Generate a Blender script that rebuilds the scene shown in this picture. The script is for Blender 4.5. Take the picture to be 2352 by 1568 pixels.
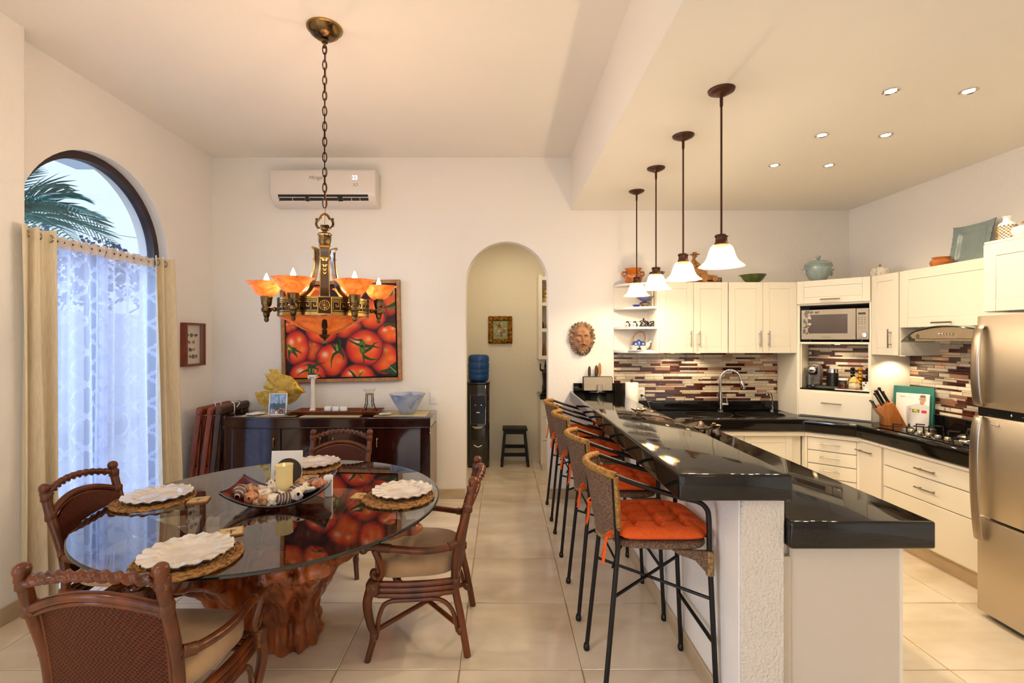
import bpy, bmesh, math, random
import numpy as np
from mathutils import Vector, Matrix
random.seed(7)
PI = math.pi
scene = bpy.context.scene
for o in list(bpy.data.objects):
    bpy.data.objects.remove(o)
COL = scene.collection

def lin(c):
    return c / 12.92 if c <= 0.04045 else ((c + 0.055) / 1.055) ** 2.4

def C(h, a=1.0):
    h = h.lstrip('#')
    return tuple(lin(int(h[i:i + 2], 16) / 255.0) for i in (0, 2, 4)) + (a,)

# ------------------------------------------------------------------ camera
cam_data = bpy.data.cameras.new('camera')
cam = bpy.data.objects.new('camera', cam_data)
COL.objects.link(cam)
cam.location = (0, 0, 1.62)
cam.rotation_euler = (PI / 2, 0, 0)
cam_data.sensor_width = 36.0
cam_data.lens = 1111.0 / 2352.0 * 36.0
cam_data.shift_x = 23.0 / 2352.0
cam_data.shift_y = -6.0 / 2352.0
cam_data.clip_start = 0.05
scene.camera = cam

# ------------------------------------------------------------------ sky, exposure
world = bpy.data.worlds.new('sky')
scene.world = world
world.use_nodes = True
wn = world.node_tree.nodes
bgn = wn['Background']
bgn.inputs[0].default_value = (0.84, 0.91, 1.0, 1)
bgn.inputs[1].default_value = 1.05
scene.view_settings.view_transform = 'Standard'
scene.view_settings.look = 'None'
scene.view_settings.exposure = 0.45
scene.view_settings.gamma = 1.0
scene.view_settings.use_curve_mapping = False
scene.cycles.use_denoising = True
scene.cycles.max_bounces = 7
scene.cycles.diffuse_bounces = 4
scene.cycles.glossy_bounces = 4
scene.cycles.transmission_bounces = 4
scene.cycles.transparent_max_bounces = 10
scene.cycles.use_adaptive_sampling = True
scene.cycles.adaptive_threshold = 0.10
scene.cycles.adaptive_min_samples = 16
scene.cycles.caustics_reflective = False
scene.cycles.caustics_refractive = False
scene.cycles.sample_clamp_indirect = 6.0

WARM = (1.0, 0.88, 0.71)
WARM2 = (1.0, 0.84, 0.57)
DAY = (0.72, 0.82, 1.0)

def add_light(name, kind, loc, power, color, rot=(0, 0, 0), size=0.1, size_y=None, spot=None, blend=0.5, parent=None):
    d = bpy.data.lights.new(name, kind)
    d.energy = power
    d.color = color
    if kind == 'AREA':
        d.size = size
        if size_y:
            d.shape = 'RECTANGLE'
            d.size_y = size_y
    elif kind == 'SPOT':
        d.spot_size = spot
        d.spot_blend = blend
        d.shadow_soft_size = size
    else:
        d.shadow_soft_size = size
    o = bpy.data.objects.new(name, d)
    COL.objects.link(o)
    o.location = loc
    o.rotation_euler = rot
    if parent:
        o.parent = parent
    return o

# daylight fill added at an unseen wide opening behind the camera
add_light('rear_fill_light', 'AREA', (-0.6, -3.15, 1.35), 7, DAY, (-PI / 2, 0, PI), 3.2, 2.3)
# soft overcast daylight from the garden side
sun_d = bpy.data.lights.new('overcast_daylight', 'SUN'); sun_d.energy = 9.5; sun_d.angle = math.radians(70); sun_d.color = (0.66, 0.79, 1.0)
sun_o = bpy.data.objects.new('overcast_daylight', sun_d); COL.objects.link(sun_o)
sun_o.rotation_euler = (0, math.radians(-66), math.radians(8)); sun_o.location = (-9, 3, 6)
# bluish fill added in an unseen left wall opening, behind the camera
add_light('side_fill_light', 'AREA', (-2.86, -1.0, 1.35), 20, DAY, (0, -PI / 2, 0), 2.0, 1.5)
# ceiling lamp behind the camera, then a second light added as warm fill
add_light('rear_warm_light', 'AREA', (1.6, -0.9, 2.88), 5, WARM2, (0, 0, 0), 0.45)
add_light('rear_warm_light', 'AREA', (-2.1, -0.2, 3.42), 15, WARM2, (0, 0, 0), 0.45)

# ------------------------------------------------------------------ mesh helpers
class MB:
    def __init__(s):
        s.v = []; s.f = []

    def add(s, verts, faces, M=None):
        b = len(s.v)
        if M is not None:
            verts = [tuple(M @ Vector(p)) for p in verts]
        s.v.extend(tuple(p) for p in verts)
        s.f.extend(tuple(b + i for i in f) for f in faces)
        return s

    def box(s, x0, x1, y0, y1, z0, z1, bev=0.0, M=None):
        if x1 < x0: x0, x1 = x1, x0
        if y1 < y0: y0, y1 = y1, y0
        if z1 < z0: z0, z1 = z1, z0
        if bev <= 0:
            v = [(x0, y0, z0), (x1, y0, z0), (x1, y1, z0), (x0, y1, z0), (x0, y0, z1), (x1, y0, z1), (x1, y1, z1), (x0, y1, z1)]
            f = [(0, 3, 2, 1), (4, 5, 6, 7), (0, 1, 5, 4), (1, 2, 6, 5), (2, 3, 7, 6), (3, 0, 4, 7)]
            return s.add(v, f, M)
        b = min(bev, (x1 - x0) * .45, (y1 - y0) * .45, (z1 - z0) * .45)
        v = []; idx = {}
        X = (x0, x1); Y = (y0, y1); Z = (z0, z1)
        for i in (0, 1):
            for j in (0, 1):
                for k in (0, 1):
                    sx, sy, sz = (1, -1)[i] * b, (1, -1)[j] * b, (1, -1)[k] * b
                    idx[i, j, k, 0] = len(v); v.append((X[i], Y[j] + sy, Z[k] + sz))
                    idx[i, j, k, 1] = len(v); v.append((X[i] + sx, Y[j], Z[k] + sz))
                    idx[i, j, k, 2] = len(v); v.append((X[i] + sx, Y[j] + sy, Z[k]))
        f = []
        q = lambda *a: f.append(a)
        g = lambda i, j, k, a: idx[i, j, k, a]
        q(g(0, 0, 0, 0), g(0, 0, 1, 0), g(0, 1, 1, 0), g(0, 1, 0, 0)); q(g(1, 0, 0, 0), g(1, 1, 0, 0), g(1, 1, 1, 0), g(1, 0, 1, 0))
        q(g(0, 0, 0, 1), g(1, 0, 0, 1), g(1, 0, 1, 1), g(0, 0, 1, 1)); q(g(0, 1, 0, 1), g(0, 1, 1, 1), g(1, 1, 1, 1), g(1, 1, 0, 1))
        q(g(0, 0, 0, 2), g(0, 1, 0, 2), g(1, 1, 0, 2), g(1, 0, 0, 2)); q(g(0, 0, 1, 2), g(1, 0, 1, 2), g(1, 1, 1, 2), g(0, 1, 1, 2))
        for j in (0, 1):
            for k in (0, 1):
                q(g(0, j, k, 1), g(1, j, k, 1), g(1, j, k, 2), g(0, j, k, 2))
        for i in (0, 1):
            for k in (0, 1):
                q(g(i, 0, k, 0), g(i, 1, k, 0), g(i, 1, k, 2), g(i, 0, k, 2))
        for i in (0, 1):
            for j in (0, 1):
                q(g(i, j, 0, 0), g(i, j, 1, 0), g(i, j, 1, 1), g(i, j, 0, 1))
        for i in (0, 1):
            for j in (0, 1):
                for k in (0, 1):
                    q(g(i, j, k, 0), g(i, j, k, 1), g(i, j, k, 2))
        return s.add(v, f, M)

    def tube(s, pts, r, n=8, closed=False, cap=True, M=None, lobes=0, amp=0.0, twist=0.0, flat=1.0, up=None):
        P = [Vector(p) for p in pts]
        m = len(P)
        R = r if isinstance(r, (list, tuple)) else [r] * m
        T = []
        for i in range(m):
            a = P[(i - 1) % m] if (closed or i > 0) else P[i]
            b = P[(i + 1) % m] if (closed or i < m - 1) else P[i]
            t = b - a
            T.append(t.normalized() if t.length > 1e-9 else Vector((0, 0, 1)))
        ref = Vector(up) if up else (Vector((0, 0, 1)) if abs(T[0].z) < .9 else Vector((1, 0, 0)))
        N = (ref - T[0] * ref.dot(T[0])).normalized()
        v = []; dist = 0
        for i in range(m):
            if i:
                dist += (P[i] - P[i - 1]).length
                N = (N - T[i] * N.dot(T[i]))
                N = N.normalized() if N.length > 1e-9 else T[i].orthogonal().normalized()
            B = T[i].cross(N)
            for k in range(n):
                a = 2 * PI * k / n
                rr = R[i]
                if lobes:
                    rr *= 1 + amp * math.cos(lobes * (a - twist * dist))
                v.append(P[i] + N * (math.cos(a) * rr * flat) + B * (math.sin(a) * rr))
        f = []
        for i in range(m if closed else m - 1):
            for k in range(n):
                a = i * n + k; b = i * n + (k + 1) % n
                c = ((i + 1) % m) * n + (k + 1) % n; d = ((i + 1) % m) * n + k
                f.append((a, b, c, d))
        if cap and not closed:
            f.append(tuple(range(n - 1, -1, -1)))
            f.append(tuple((m - 1) * n + k for k in range(n)))
        return s.add(v, f, M)

    def lathe(s, prof, n=24, M=None, cap=True):
        v = []; f = []
        m = len(prof)
        for (r, z) in prof:
            r = max(r, 1e-4)
            for k in range(n):
                a = 2 * PI * k / n
                v.append((r * math.cos(a), r * math.sin(a), z))
        for i in range(m - 1):
            for k in range(n):
                f.append((i * n + k, i * n + (k + 1) % n, (i + 1) * n + (k + 1) % n, (i + 1) * n + k))
        if cap:
            if prof[0][0] > 1e-3: f.append(tuple(range(n - 1, -1, -1)))
            if prof[-1][0] > 1e-3: f.append(tuple((m - 1) * n + k for k in range(n)))
        return s.add(v, f, M)

    def prism(s, poly, h0, h1, axis='z', M=None):
        """poly of 2d points extruded from h0 to h1; axis z:(x,y) y:(x,z) x:(y,z)"""
        n = len(poly)
        def P(p, h):
            return {'z': (p[0], p[1], h), 'y': (p[0], h, p[1]), 'x': (h, p[0], p[1])}[axis]
        v = [P(p, h0) for p in poly] + [P(p, h1) for p in poly]
        f = [tuple(range(n - 1, -1, -1)), tuple(range(n, 2 * n))]
        f += [(i, (i + 1) % n, n + (i + 1) % n, n + i) for i in range(n)]
        return s.add(v, f, M)

    def ball(s, c, r, n=14, m=9, M=None):
        rx, ry, rz = (r, r, r) if not isinstance(r, (tuple, list)) else r
        v = [(c[0], c[1], c[2] - rz)]; f = []
        for i in range(1, m):
            t = -PI / 2 + PI * i / m
            for k in range(n):
                a = 2 * PI * k / n
                v.append((c[0] + rx * math.cos(t) * math.cos(a), c[1] + ry * math.cos(t) * math.sin(a), c[2] + rz * math.sin(t)))
        v.append((c[0], c[1], c[2] + rz))
        for k in range(n):
            f.append((0, 1 + (k + 1) % n, 1 + k))
            f.append((len(v) - 1, 1 + (m - 2) * n + k, 1 + (m - 2) * n + (k + 1) % n))
        for i in range(m - 2):
            for k in range(n):
                f.append((1 + i * n + k, 1 + i * n + (k + 1) % n, 1 + (i + 1) * n + (k + 1) % n, 1 + (i + 1) * n + k))
        return s.add(v, f, M)

    def grid(s, nu, nv, fn, cu=False, cv=False, M=None):
        v = []; f = []
        for i in range(nu):
            for j in range(nv):
                v.append(fn(i / (nu if cu else nu - 1), j / (nv if cv else nv - 1)))
        for i in range(nu if cu else nu - 1):
            for j in range(nv if cv else nv - 1):
                f.append((i * nv + j, ((i + 1) % nu) * nv + j, ((i + 1) % nu) * nv + (j + 1) % nv, i * nv + (j + 1) % nv))
        return s.add(v, f, M)

    def mesh(s, name, mat=None, smooth=True, angle=40, bevel=0, seg=2, fix=True):
        me = bpy.data.meshes.new(name)
        me.from_pydata(s.v, [], s.f)
        if bevel or fix:
            bm = bmesh.new(); bm.from_mesh(me)
            if bevel:
                bmesh.ops.remove_doubles(bm, verts=bm.verts, dist=1e-5)
                es = [e for e in bm.edges if len(e.link_faces) == 2 and e.calc_face_angle(0) > math.radians(30)]
                bmesh.ops.bevel(bm, geom=es, offset=bevel, segments=seg, profile=0.5, affect='EDGES', clamp_overlap=True)
            bmesh.ops.recalc_face_normals(bm, faces=bm.faces)
            bm.to_mesh(me); bm.free()
        if smooth and len(me.polygons):
            me.polygons.foreach_set('use_smooth', [True] * len(me.polygons))
            me.set_sharp_from_angle(angle=math.radians(angle))
        for m in (mat if isinstance(mat, (list, tuple)) else [mat]):
            if m is not None:
                me.materials.append(m)
        me.update()
        return me

    def build(s, name, mat, parent=None, loc=None, rot=None, **kw):
        me = s.mesh(name, mat, **kw)
        o = bpy.data.objects.new(name, me)
        COL.objects.link(o)
        if parent is not None: o.parent = parent
        if loc is not None: o.location = loc
        if rot is not None: o.rotation_euler = rot
        return o

def inst(name, me, parent=None, loc=(0, 0, 0), rot=(0, 0, 0), scale=None):
    o = bpy.data.objects.new(name, me)
    COL.objects.link(o)
    if parent is not None: o.parent = parent
    o.location = loc; o.rotation_euler = rot
    if scale: o.scale = scale
    return o

def tag(o, label, cat, group=None):
    o['label'] = label; o['category'] = cat
    if group: o['group'] = group
    return o

def thing(name, label, cat, loc=(0, 0, 0), rz=0.0, group=None, rx=0.0, ry=0.0):
    o = bpy.data.objects.new(name, None)
    o.empty_display_size = 0.05
    COL.objects.link(o)
    o.location = loc; o.rotation_euler = (rx, ry, rz)
    return tag(o, label, cat, group)

def struct(o, label=None):
    o['kind'] = 'structure'
    if label: o['label'] = label
    return o

def dup(root, loc, rz=None, label=None, group=None):
    r = root.copy(); COL.objects.link(r); r.location = loc
    if rz is not None: r.rotation_euler = (root.rotation_euler[0], root.rotation_euler[1], rz)
    if label: r['label'] = label
    if group: r['group'] = group
    for ch in list(root.children):
        c = ch.copy(); COL.objects.link(c); c.parent = r
        for g in list(ch.children):
            d = g.copy(); COL.objects.link(d); d.parent = c
    return r

def cr(pts, n=6, closed=False):
    """Catmull-Rom through the points"""
    P = [Vector(p) for p in pts]; out = []
    m = len(P)
    for i in range(m if closed else m - 1):
        p0 = P[(i - 1) % m] if (closed or i > 0) else P[0] * 2 - P[1]
        p1 = P[i]; p2 = P[(i + 1) % m]
        p3 = P[(i + 2) % m] if (closed or i + 2 < m) else P[-1] * 2 - P[-2]
        for k in range(n):
            t = k / n
            out.append(0.5 * ((2 * p1) + (p2 - p0) * t + (2 * p0 - 5 * p1 + 4 * p2 - p3) * t * t + (3 * p1 - p0 - 3 * p2 + p3) * t ** 3))
    if not closed: out.append(P[-1])
    return out

def arc(cx, cy, r, a0, a1, n):
    return [(cx + r * math.cos(math.radians(a0 + (a1 - a0) * i / (n - 1))), cy + r * math.sin(math.radians(a0 + (a1 - a0) * i / (n - 1)))) for i in range(n)]

def rrect(x0, x1, y0, y1, r, n=5):
    return (arc(x1 - r, y1 - r, r, 0, 90, n) + arc(x0 + r, y1 - r, r, 90, 180, n) + arc(x0 + r, y0 + r, r, 180, 270, n) + arc(x1 - r, y0 + r, r, 270, 360, n))

def T(x=0, y=0, z=0): return Matrix.Translation((x, y, z))
def RX(a): return Matrix.Rotation(a, 4, 'X')
def RY(a): return Matrix.Rotation(a, 4, 'Y')
def RZ(a): return Matrix.Rotation(a, 4, 'Z')

# ------------------------------------------------------------------ materials
MATS = {}
def new_mat(name):
    m = bpy.data.materials.new(name); m.use_nodes = True
    return m, m.node_tree.nodes, m.node_tree.links, m.node_tree.nodes['Principled BSDF']

def pm(name, col, rough=0.5, metal=0.0, spec=0.5, col2=None, cscale=8.0, cmix=1.0, cstretch=(1, 1, 1), bump=None, coat=0.0,
       trans=0.0, emit=None, estr=0.0, sss=0.0, kind='noise', alpha=1.0, detail=4.0, rnd=0.0, lo=0.35, hi=0.65, sheen=0.0, ior=None):
    """procedural principled material; bump=(kind, scale, strength, distance[, stretch])"""
    if name in MATS: return MATS[name]
    m, n, l, b = new_mat(name)
    col = C(col) if isinstance(col, str) else col
    b.inputs['Base Color'].default_value = col
    b.inputs['Roughness'].default_value = rough
    b.inputs['Metallic'].default_value = metal
    b.inputs['Specular IOR Level'].default_value = spec
    b.inputs['Coat Weight'].default_value = coat
    b.inputs['Coat Roughness'].default_value = 0.06
    b.inputs['Transmission Weight'].default_value = trans
    b.inputs['Alpha'].default_value = alpha
    if sheen: b.inputs['Sheen Weight'].default_value = sheen
    if ior: b.inputs['IOR'].default_value = ior
    if sss:
        b.inputs['Subsurface Weight'].default_value = sss
        b.inputs['Subsurface Radius'].default_value = (0.02, 0.012, 0.006)
    if emit:
        b.inputs['Emission Color'].default_value = C(emit) if isinstance(emit, str) else emit
        b.inputs['Emission Strength'].default_value = estr
    tc = n.new('ShaderNodeTexCoord')
    vec = tc.outputs['Object']
    if rnd:
        oi = n.new('ShaderNodeObjectInfo'); mu = n.new('ShaderNodeMath'); mu.operation = 'MULTIPLY'
        mu.inputs[1].default_value = 37.0 * rnd
        l.new(oi.outputs['Random'], mu.inputs[0])
        va = n.new('ShaderNodeVectorMath'); va.operation = 'ADD'
        l.new(vec, va.inputs[0]); l.new(mu.outputs[0], va.inputs[1])
        vec = va.outputs[0]
    def tex(kind, scale, stretch, det=4.0):
        mp = n.new('ShaderNodeMapping'); mp.inputs['Scale'].default_value = stretch
        l.new(vec, mp.inputs['Vector'])
        if kind == 'wave':
            t = n.new('ShaderNodeTexWave'); t.inputs['Scale'].default_value = scale
            t.inputs['Distortion'].default_value = 6.0; t.inputs['Detail'].default_value = 2.5
            t.inputs['Detail Scale'].default_value = 1.2
            out = t.outputs['Fac']
        elif kind == 'bands':
            t = n.new('ShaderNodeTexWave'); t.inputs['Scale'].default_value = scale
            t.inputs['Distortion'].default_value = 0.0
            out = t.outputs['Fac']
        elif kind == 'voronoi':
            t = n.new('ShaderNodeTexVoronoi'); t.inputs['Scale'].default_value = scale
            out = t.outputs['Distance']
        elif kind == 'checker':
            t = n.new('ShaderNodeTexChecker'); t.inputs['Scale'].default_value = scale
            out = t.outputs['Fac']
        else:
            t = n.new('ShaderNodeTexNoise'); t.inputs['Scale'].default_value = scale
            t.inputs['Detail'].default_value = det
            out = t.outputs['Fac']
        l.new(mp.outputs[0], t.inputs['Vector'])
        return out
    if col2:
        f = tex(kind, cscale, cstretch, detail)
        rp = n.new('ShaderNodeMapRange')
        rp.inputs['From Min'].default_value = lo; rp.inputs['From Max'].default_value = hi
        rp.inputs['To Max'].default_value = cmix
        l.new(f, rp.inputs['Value'])
        mx = n.new('ShaderNodeMix'); mx.data_type = 'RGBA'
        mx.inputs['A'].default_value = col; mx.inputs['B'].default_value = C(col2)
        l.new(rp.outputs[0], mx.inputs['Factor'])
        l.new(mx.outputs['Result'], b.inputs['Base Color'])
    if bump:
        k, sc, st, di = bump[:4]
        f = tex(k, sc, bump[4] if len(bump) > 4 else (1, 1, 1), 5.0)
        bn = n.new('ShaderNodeBump'); bn.inputs['Strength'].default_value = st; bn.inputs['Distance'].default_value = di
        l.new(f, bn.inputs['Height']); l.new(bn.outputs[0], b.inputs['Normal'])
    MATS[name] = m
    return m

def thin_glass(name, tint='#ffffff', rough=0.0, dens=0.06, frost=None, fac=0.5, refl=None):
    """pane glass: fresnel mix of mirror reflection and tinted see-through (lets lamp light pass)"""
    if name in MATS: return MATS[name]
    m, n, l, b = new_mat(name)
    n.remove(b)
    out = n['Material Output']
    tr = n.new('ShaderNodeBsdfTransparent'); tr.inputs[0].default_value = C(tint)
    gl = n.new('ShaderNodeBsdfGlossy'); gl.inputs['Roughness'].default_value = rough
    # Schlick reflectance of a thin pane, the same from both sides
    geo = n.new('ShaderNodeNewGeometry'); dt = n.new('ShaderNodeVectorMath'); dt.operation = 'DOT_PRODUCT'
    l.new(geo.outputs['Normal'], dt.inputs[0]); l.new(geo.outputs['Incoming'], dt.inputs[1])
    ab = n.new('ShaderNodeMath'); ab.operation = 'ABSOLUTE'; l.new(dt.outputs['Value'], ab.inputs[0])
    om = n.new('ShaderNodeMath'); om.operation = 'SUBTRACT'; om.inputs[0].default_value = 1.0; l.new(ab.outputs[0], om.inputs[1])
    pw = n.new('ShaderNodeMath'); pw.operation = 'POWER'; pw.inputs[1].default_value = 5.0; l.new(om.outputs[0], pw.inputs[0])
    ad = n.new('ShaderNodeMath'); ad.operation = 'MULTIPLY_ADD'; ad.use_clamp = True
    ad.inputs[1].default_value = .95 if refl is None else refl; ad.inputs[2].default_value = .05 + dens
    l.new(pw.outputs[0], ad.inputs[0])
    mx = n.new('ShaderNodeMixShader')
    l.new(ad.outputs[0], mx.inputs[0]); l.new(tr.outputs[0], mx.inputs[1]); l.new(gl.outputs[0], mx.inputs[2])
    last = mx
    if frost:
        df = n.new('ShaderNodeBsdfDiffuse'); df.inputs[0].default_value = C(frost)
        m2 = n.new('ShaderNodeMixShader'); m2.inputs[0].default_value = fac
        l.new(mx.outputs[0], m2.inputs[1]); l.new(df.outputs[0], m2.inputs[2]); last = m2
    l.new(last.outputs[0], out.inputs[0])
    MATS[name] = m
    return m

def lamp_glass(name, col, col2, emit, estr, scale=9.0, clear=0.0):
    """marbled translucent lamp glass, glowing from the bulb inside"""
    if name in MATS: return MATS[name]
    m, n, l, b = new_mat(name)
    tc = n.new('ShaderNodeTexCoord')
    t = n.new('ShaderNodeTexNoise'); t.inputs['Scale'].default_value = scale; t.inputs['Detail'].default_value = 6
    t.inputs['Distortion'].default_value = 1.6
    l.new(tc.outputs['Object'], t.inputs['Vector'])
    r = n.new('ShaderNodeMapRange'); r.inputs['From Min'].default_value = .38; r.inputs['From Max'].default_value = .62
    l.new(t.outputs['Fac'], r.inputs['Value'])
    mx = n.new('ShaderNodeMix'); mx.data_type = 'RGBA'
    mx.inputs['A'].default_value = C(col); mx.inputs['B'].default_value = C(col2)
    l.new(r.outputs[0], mx.inputs['Factor'])
    l.new(mx.outputs['Result'], b.inputs['Base Color'])
    b.inputs['Roughness'].default_value = .25
    m2 = n.new('ShaderNodeMix'); m2.data_type = 'RGBA'; m2.blend_type = 'MULTIPLY'; m2.inputs['Factor'].default_value = 1
    m2.inputs['B'].default_value = C(emit)
    l.new(mx.outputs['Result'], m2.inputs['A'])
    l.new(m2.outputs['Result'], b.inputs['Emission Color'])
    b.inputs['Emission Strength'].default_value = estr
    b.inputs['Alpha'].default_value = 1.0 - clear
    MATS[name] = m
    return m

def emis(name, col, s):
    return pm(name, col, 0.4, emit=col, estr=s)

def print_mat(name, rough=0.5, spec=0.4, coat=0.0):
    if name in MATS: return MATS[name]
    m, n, l, b = new_mat(name)
    a = n.new('ShaderNodeVertexColor'); a.layer_name = 'Col'
    l.new(a.outputs['Color'], b.inputs['Base Color'])
    b.inputs['Roughness'].default_value = rough
    b.inputs['Specular IOR Level'].default_value = spec
    b.inputs['Coat Weight'].default_value = coat
    MATS[name] = m
    return m

def printed(name, w, h, nx, ny, fn, mat, parent=None, loc=(0, 0, 0), rot=(0, 0, 0), thick=0.0):
    """flat print in local xz plane facing -y, colour from fn(u, v) (u right, v down, arrays in 0..1) -> sRGB"""
    u, v = np.meshgrid(np.linspace(0, 1, nx), np.linspace(0, 1, ny))
    rgb = np.clip(fn(u, v), 0, 1)
    rgb = np.where(rgb <= .04045, rgb / 12.92, ((rgb + .055) / 1.055) ** 2.4)
    co = np.stack([(u - .5) * w, np.zeros_like(u), (1 - v) * h], -1).reshape(-1, 3)
    i = np.arange(nx * ny).reshape(ny, nx)
    q = np.stack([i[1:, :-1], i[1:, 1:], i[:-1, 1:], i[:-1, :-1]], -1).reshape(-1, 4)
    me = bpy.data.meshes.new(name)
    me.from_pydata(co.tolist(), [], q.tolist())
    ca = me.color_attributes.new('Col', 'FLOAT_COLOR', 'POINT')
    ca.data.foreach_set('color', np.concatenate([rgb.reshape(-1, 3), np.ones((nx * ny, 1))], 1).astype(np.float32).ravel())
    me.materials.append(mat); me.update()
    return inst(name, me, parent, loc, rot)

def text(name, body, size, mat, parent, loc, rot=(PI / 2, 0, 0), ext=0.0006, align='CENTER', shear=0.0):
    c = bpy.data.curves.new(name, 'FONT'); c.body = body; c.size = size; c.extrude = ext
    c.align_x = align; c.align_y = 'CENTER'; c.shear = shear
    c.materials.append(mat)
    tmp = bpy.data.objects.new(name + '_curve', c); COL.objects.link(tmp)
    dg = bpy.context.evaluated_depsgraph_get()
    me = bpy.data.meshes.new_from_object(tmp.evaluated_get(dg))
    bpy.data.objects.remove(tmp)
    me.materials.clear(); me.materials.append(mat)
    return inst(name, me, parent, loc, rot)
# ------------------------------------------------------------------ shared materials
M_WALL = pm('wall_plaster', '#f5eee5', .85, spec=.25, bump=('noise', 55, .35, .006))
M_STUCCO = pm('rough_stucco', '#e2d6c8', .9, spec=.2, bump=('noise', 75, 1.0, .014))
M_CEIL = pm('ceiling_paint', '#f3ece1', .9, spec=.15)
M_PANTRY = pm('pantry_paint', '#e6dcc4', .85, spec=.25, bump=('noise', 30, .25, .01))
M_TILE = pm('floor_tile', '#efdfc9', .09, spec=.55, col2='#d9c4a4', cscale=2.2, cstretch=(1, 2.4, 1), lo=.4, hi=.75, rnd=1.0, detail=6)
M_GROUT = pm('tile_grout', '#b39770', .8)
M_BASE = pm('stone_baseboard', '#c9b495', .3, col2='#b79f7d', cscale=3, cstretch=(1, 1, 3))
M_CAB = pm('cream_cabinet_paint', '#e9dfcd', .42, spec=.4, bump=('noise', 60, .05, .004, (1, 1, 8)))
M_CABIN = pm('cabinet_interior', '#efe7da', .5)
M_GRAN = pm('black_granite', '#110e0c', .055, spec=.48, col2='#2b2420', cscale=260, lo=.62, hi=.75, detail=2)
M_STEEL = pm('brushed_steel', '#a89a88', .3, 1.0, bump=('noise', 120, .03, .002, (1, 1, 40)))
M_FRIDGE = pm('fridge_steel', '#cfc2ae', .4, 1.0, bump=('noise', 150, .035, .002, (1, 60, 1)))
M_NICKEL = pm('nickel', '#a89c8e', .28, 1.0)
M_CHROME = pm('chrome', '#d9d5cf', .06, 1.0)
M_BLACKIRON = pm('black_iron', '#14100e', .42, .3)
M_RATTAN = pm('rattan_pole', '#783a12', .3, spec=.4, col2='#421c08', cscale=14, cstretch=(1, 1, .25), coat=.25, lo=.3, hi=.7)
M_RATBIND = pm('rattan_binding', '#5a2d12', .4, col2='#a8742c', cscale=30, lo=.55, hi=.8, bump=('bands', 60, .8, .004, (0, 0, 1)))
M_CANE = pm('woven_cane', '#642808', .5, col2='#2c0f05', kind='checker', cscale=130, lo=0, hi=1, bump=('checker', 130, .8, .004), spec=.3)
M_SEATFAB = pm('tan_suede', '#b08a62', .9, spec=.15, col2='#c7a680', cscale=5, sheen=.4)
M_DARKWOOD = pm('espresso_lacquer', '#1c0807', .1, spec=.6, col2='#2e100c', cscale=3, cstretch=(6, 6, .6), coat=.6)
M_TEAK = pm('teak_red', '#8a3d1a', .45, col2='#642508', cscale=9, cstretch=(4, 4, .5))
M_TEAK2 = pm('walnut_brown', '#503020', .5, col2='#33201a', cscale=9, cstretch=(4, 4, .5))
M_ROOT = pm('root_wood', '#a35220', .32, spec=.5, col2='#4e1e0b', cscale=3.5, cstretch=(3, 3, .6), kind='noise', lo=.42, hi=.68, coat=.35, detail=7, bump=('wave', 7, .5, .014, (1, 1, .12)))
M_BRASS = pm('antique_brass', '#7d6340', .3, 1.0, col2='#33261a', cscale=26, lo=.45, hi=.65)
M_BRASSHI = pm('bright_brass', '#b08a48', .24, 1.0)
M_BRONZE = pm('dark_bronze', '#3a2417', .35, .7)
M_PBRONZE = pm('pendant_bronze', '#4c2c1d', .4, .6)
M_GOLD = pm('gold_leaf', '#d0a84c', .42, .7, col2='#b58b34', cscale=24, bump=('noise', 30, .5, .01))
M_WHITE = pm('white_plastic', '#ece8e2', .35)
M_CERAM = pm('white_ceramic', '#f1ebe2', .16, coat=.4)
M_PEARL = pm('pearl_plate', '#ece5de', .22, coat=.5, col2='#d9cdbf', cscale=10, bump=('noise', 26, .35, .006))
M_BLACKPL = pm('black_plastic', '#0f0d0c', .25, spec=.5)
M_PAPER = pm('paper_white', '#f2eee8', .8)
M_LINEN = pm('linen_drape', '#d6c4a2', .85, spec=.15, col2='#e2d3b6', cscale=30, cstretch=(6, 6, .4), sheen=.2)
M_STONEBOX = pm('terracotta_mask', '#a07a58', .8, col2='#463a30', cscale=18, lo=.42, hi=.62, bump=('noise', 60, .6, .006))
M_CLAY = pm('clay_pot', '#c8773c', .6, col2='#b5652c', cscale=9)
M_WOODLT = pm('maple_wood', '#b5793b', .45, col2='#96602a', cscale=7, cstretch=(5, 5, .6))
M_ROPE = pm('seagrass_rope', '#a88656', .8, col2='#7b5733', cscale=60, lo=.4, hi=.6, bump=('noise', 90, 1.0, .008))
M_SEAGRASS = pm('seagrass_weave', '#93745a', .85, col2='#5b4030', cscale=170, lo=.4, hi=.62, bump=('noise', 150, 1.0, .010, (1, 1, 1.8)))
M_ROPEG = pm('golden_rope', '#b4853c', .75, col2='#8a5d24', cscale=70, bump=('noise', 110, .9, .006))
M_ORANGE = pm('orange_canvas', '#e0561f', .8, spec=.2, col2='#e6632c', cscale=90, bump=('noise', 300, .1, .001))
# ------------------------------------------------------------------ the room shell
ZC, ZK, ZCU = 3.462, 2.926, 3.62
XL, XR, YB, YF = -2.95, 3.53, 4.92, -3.0

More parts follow.
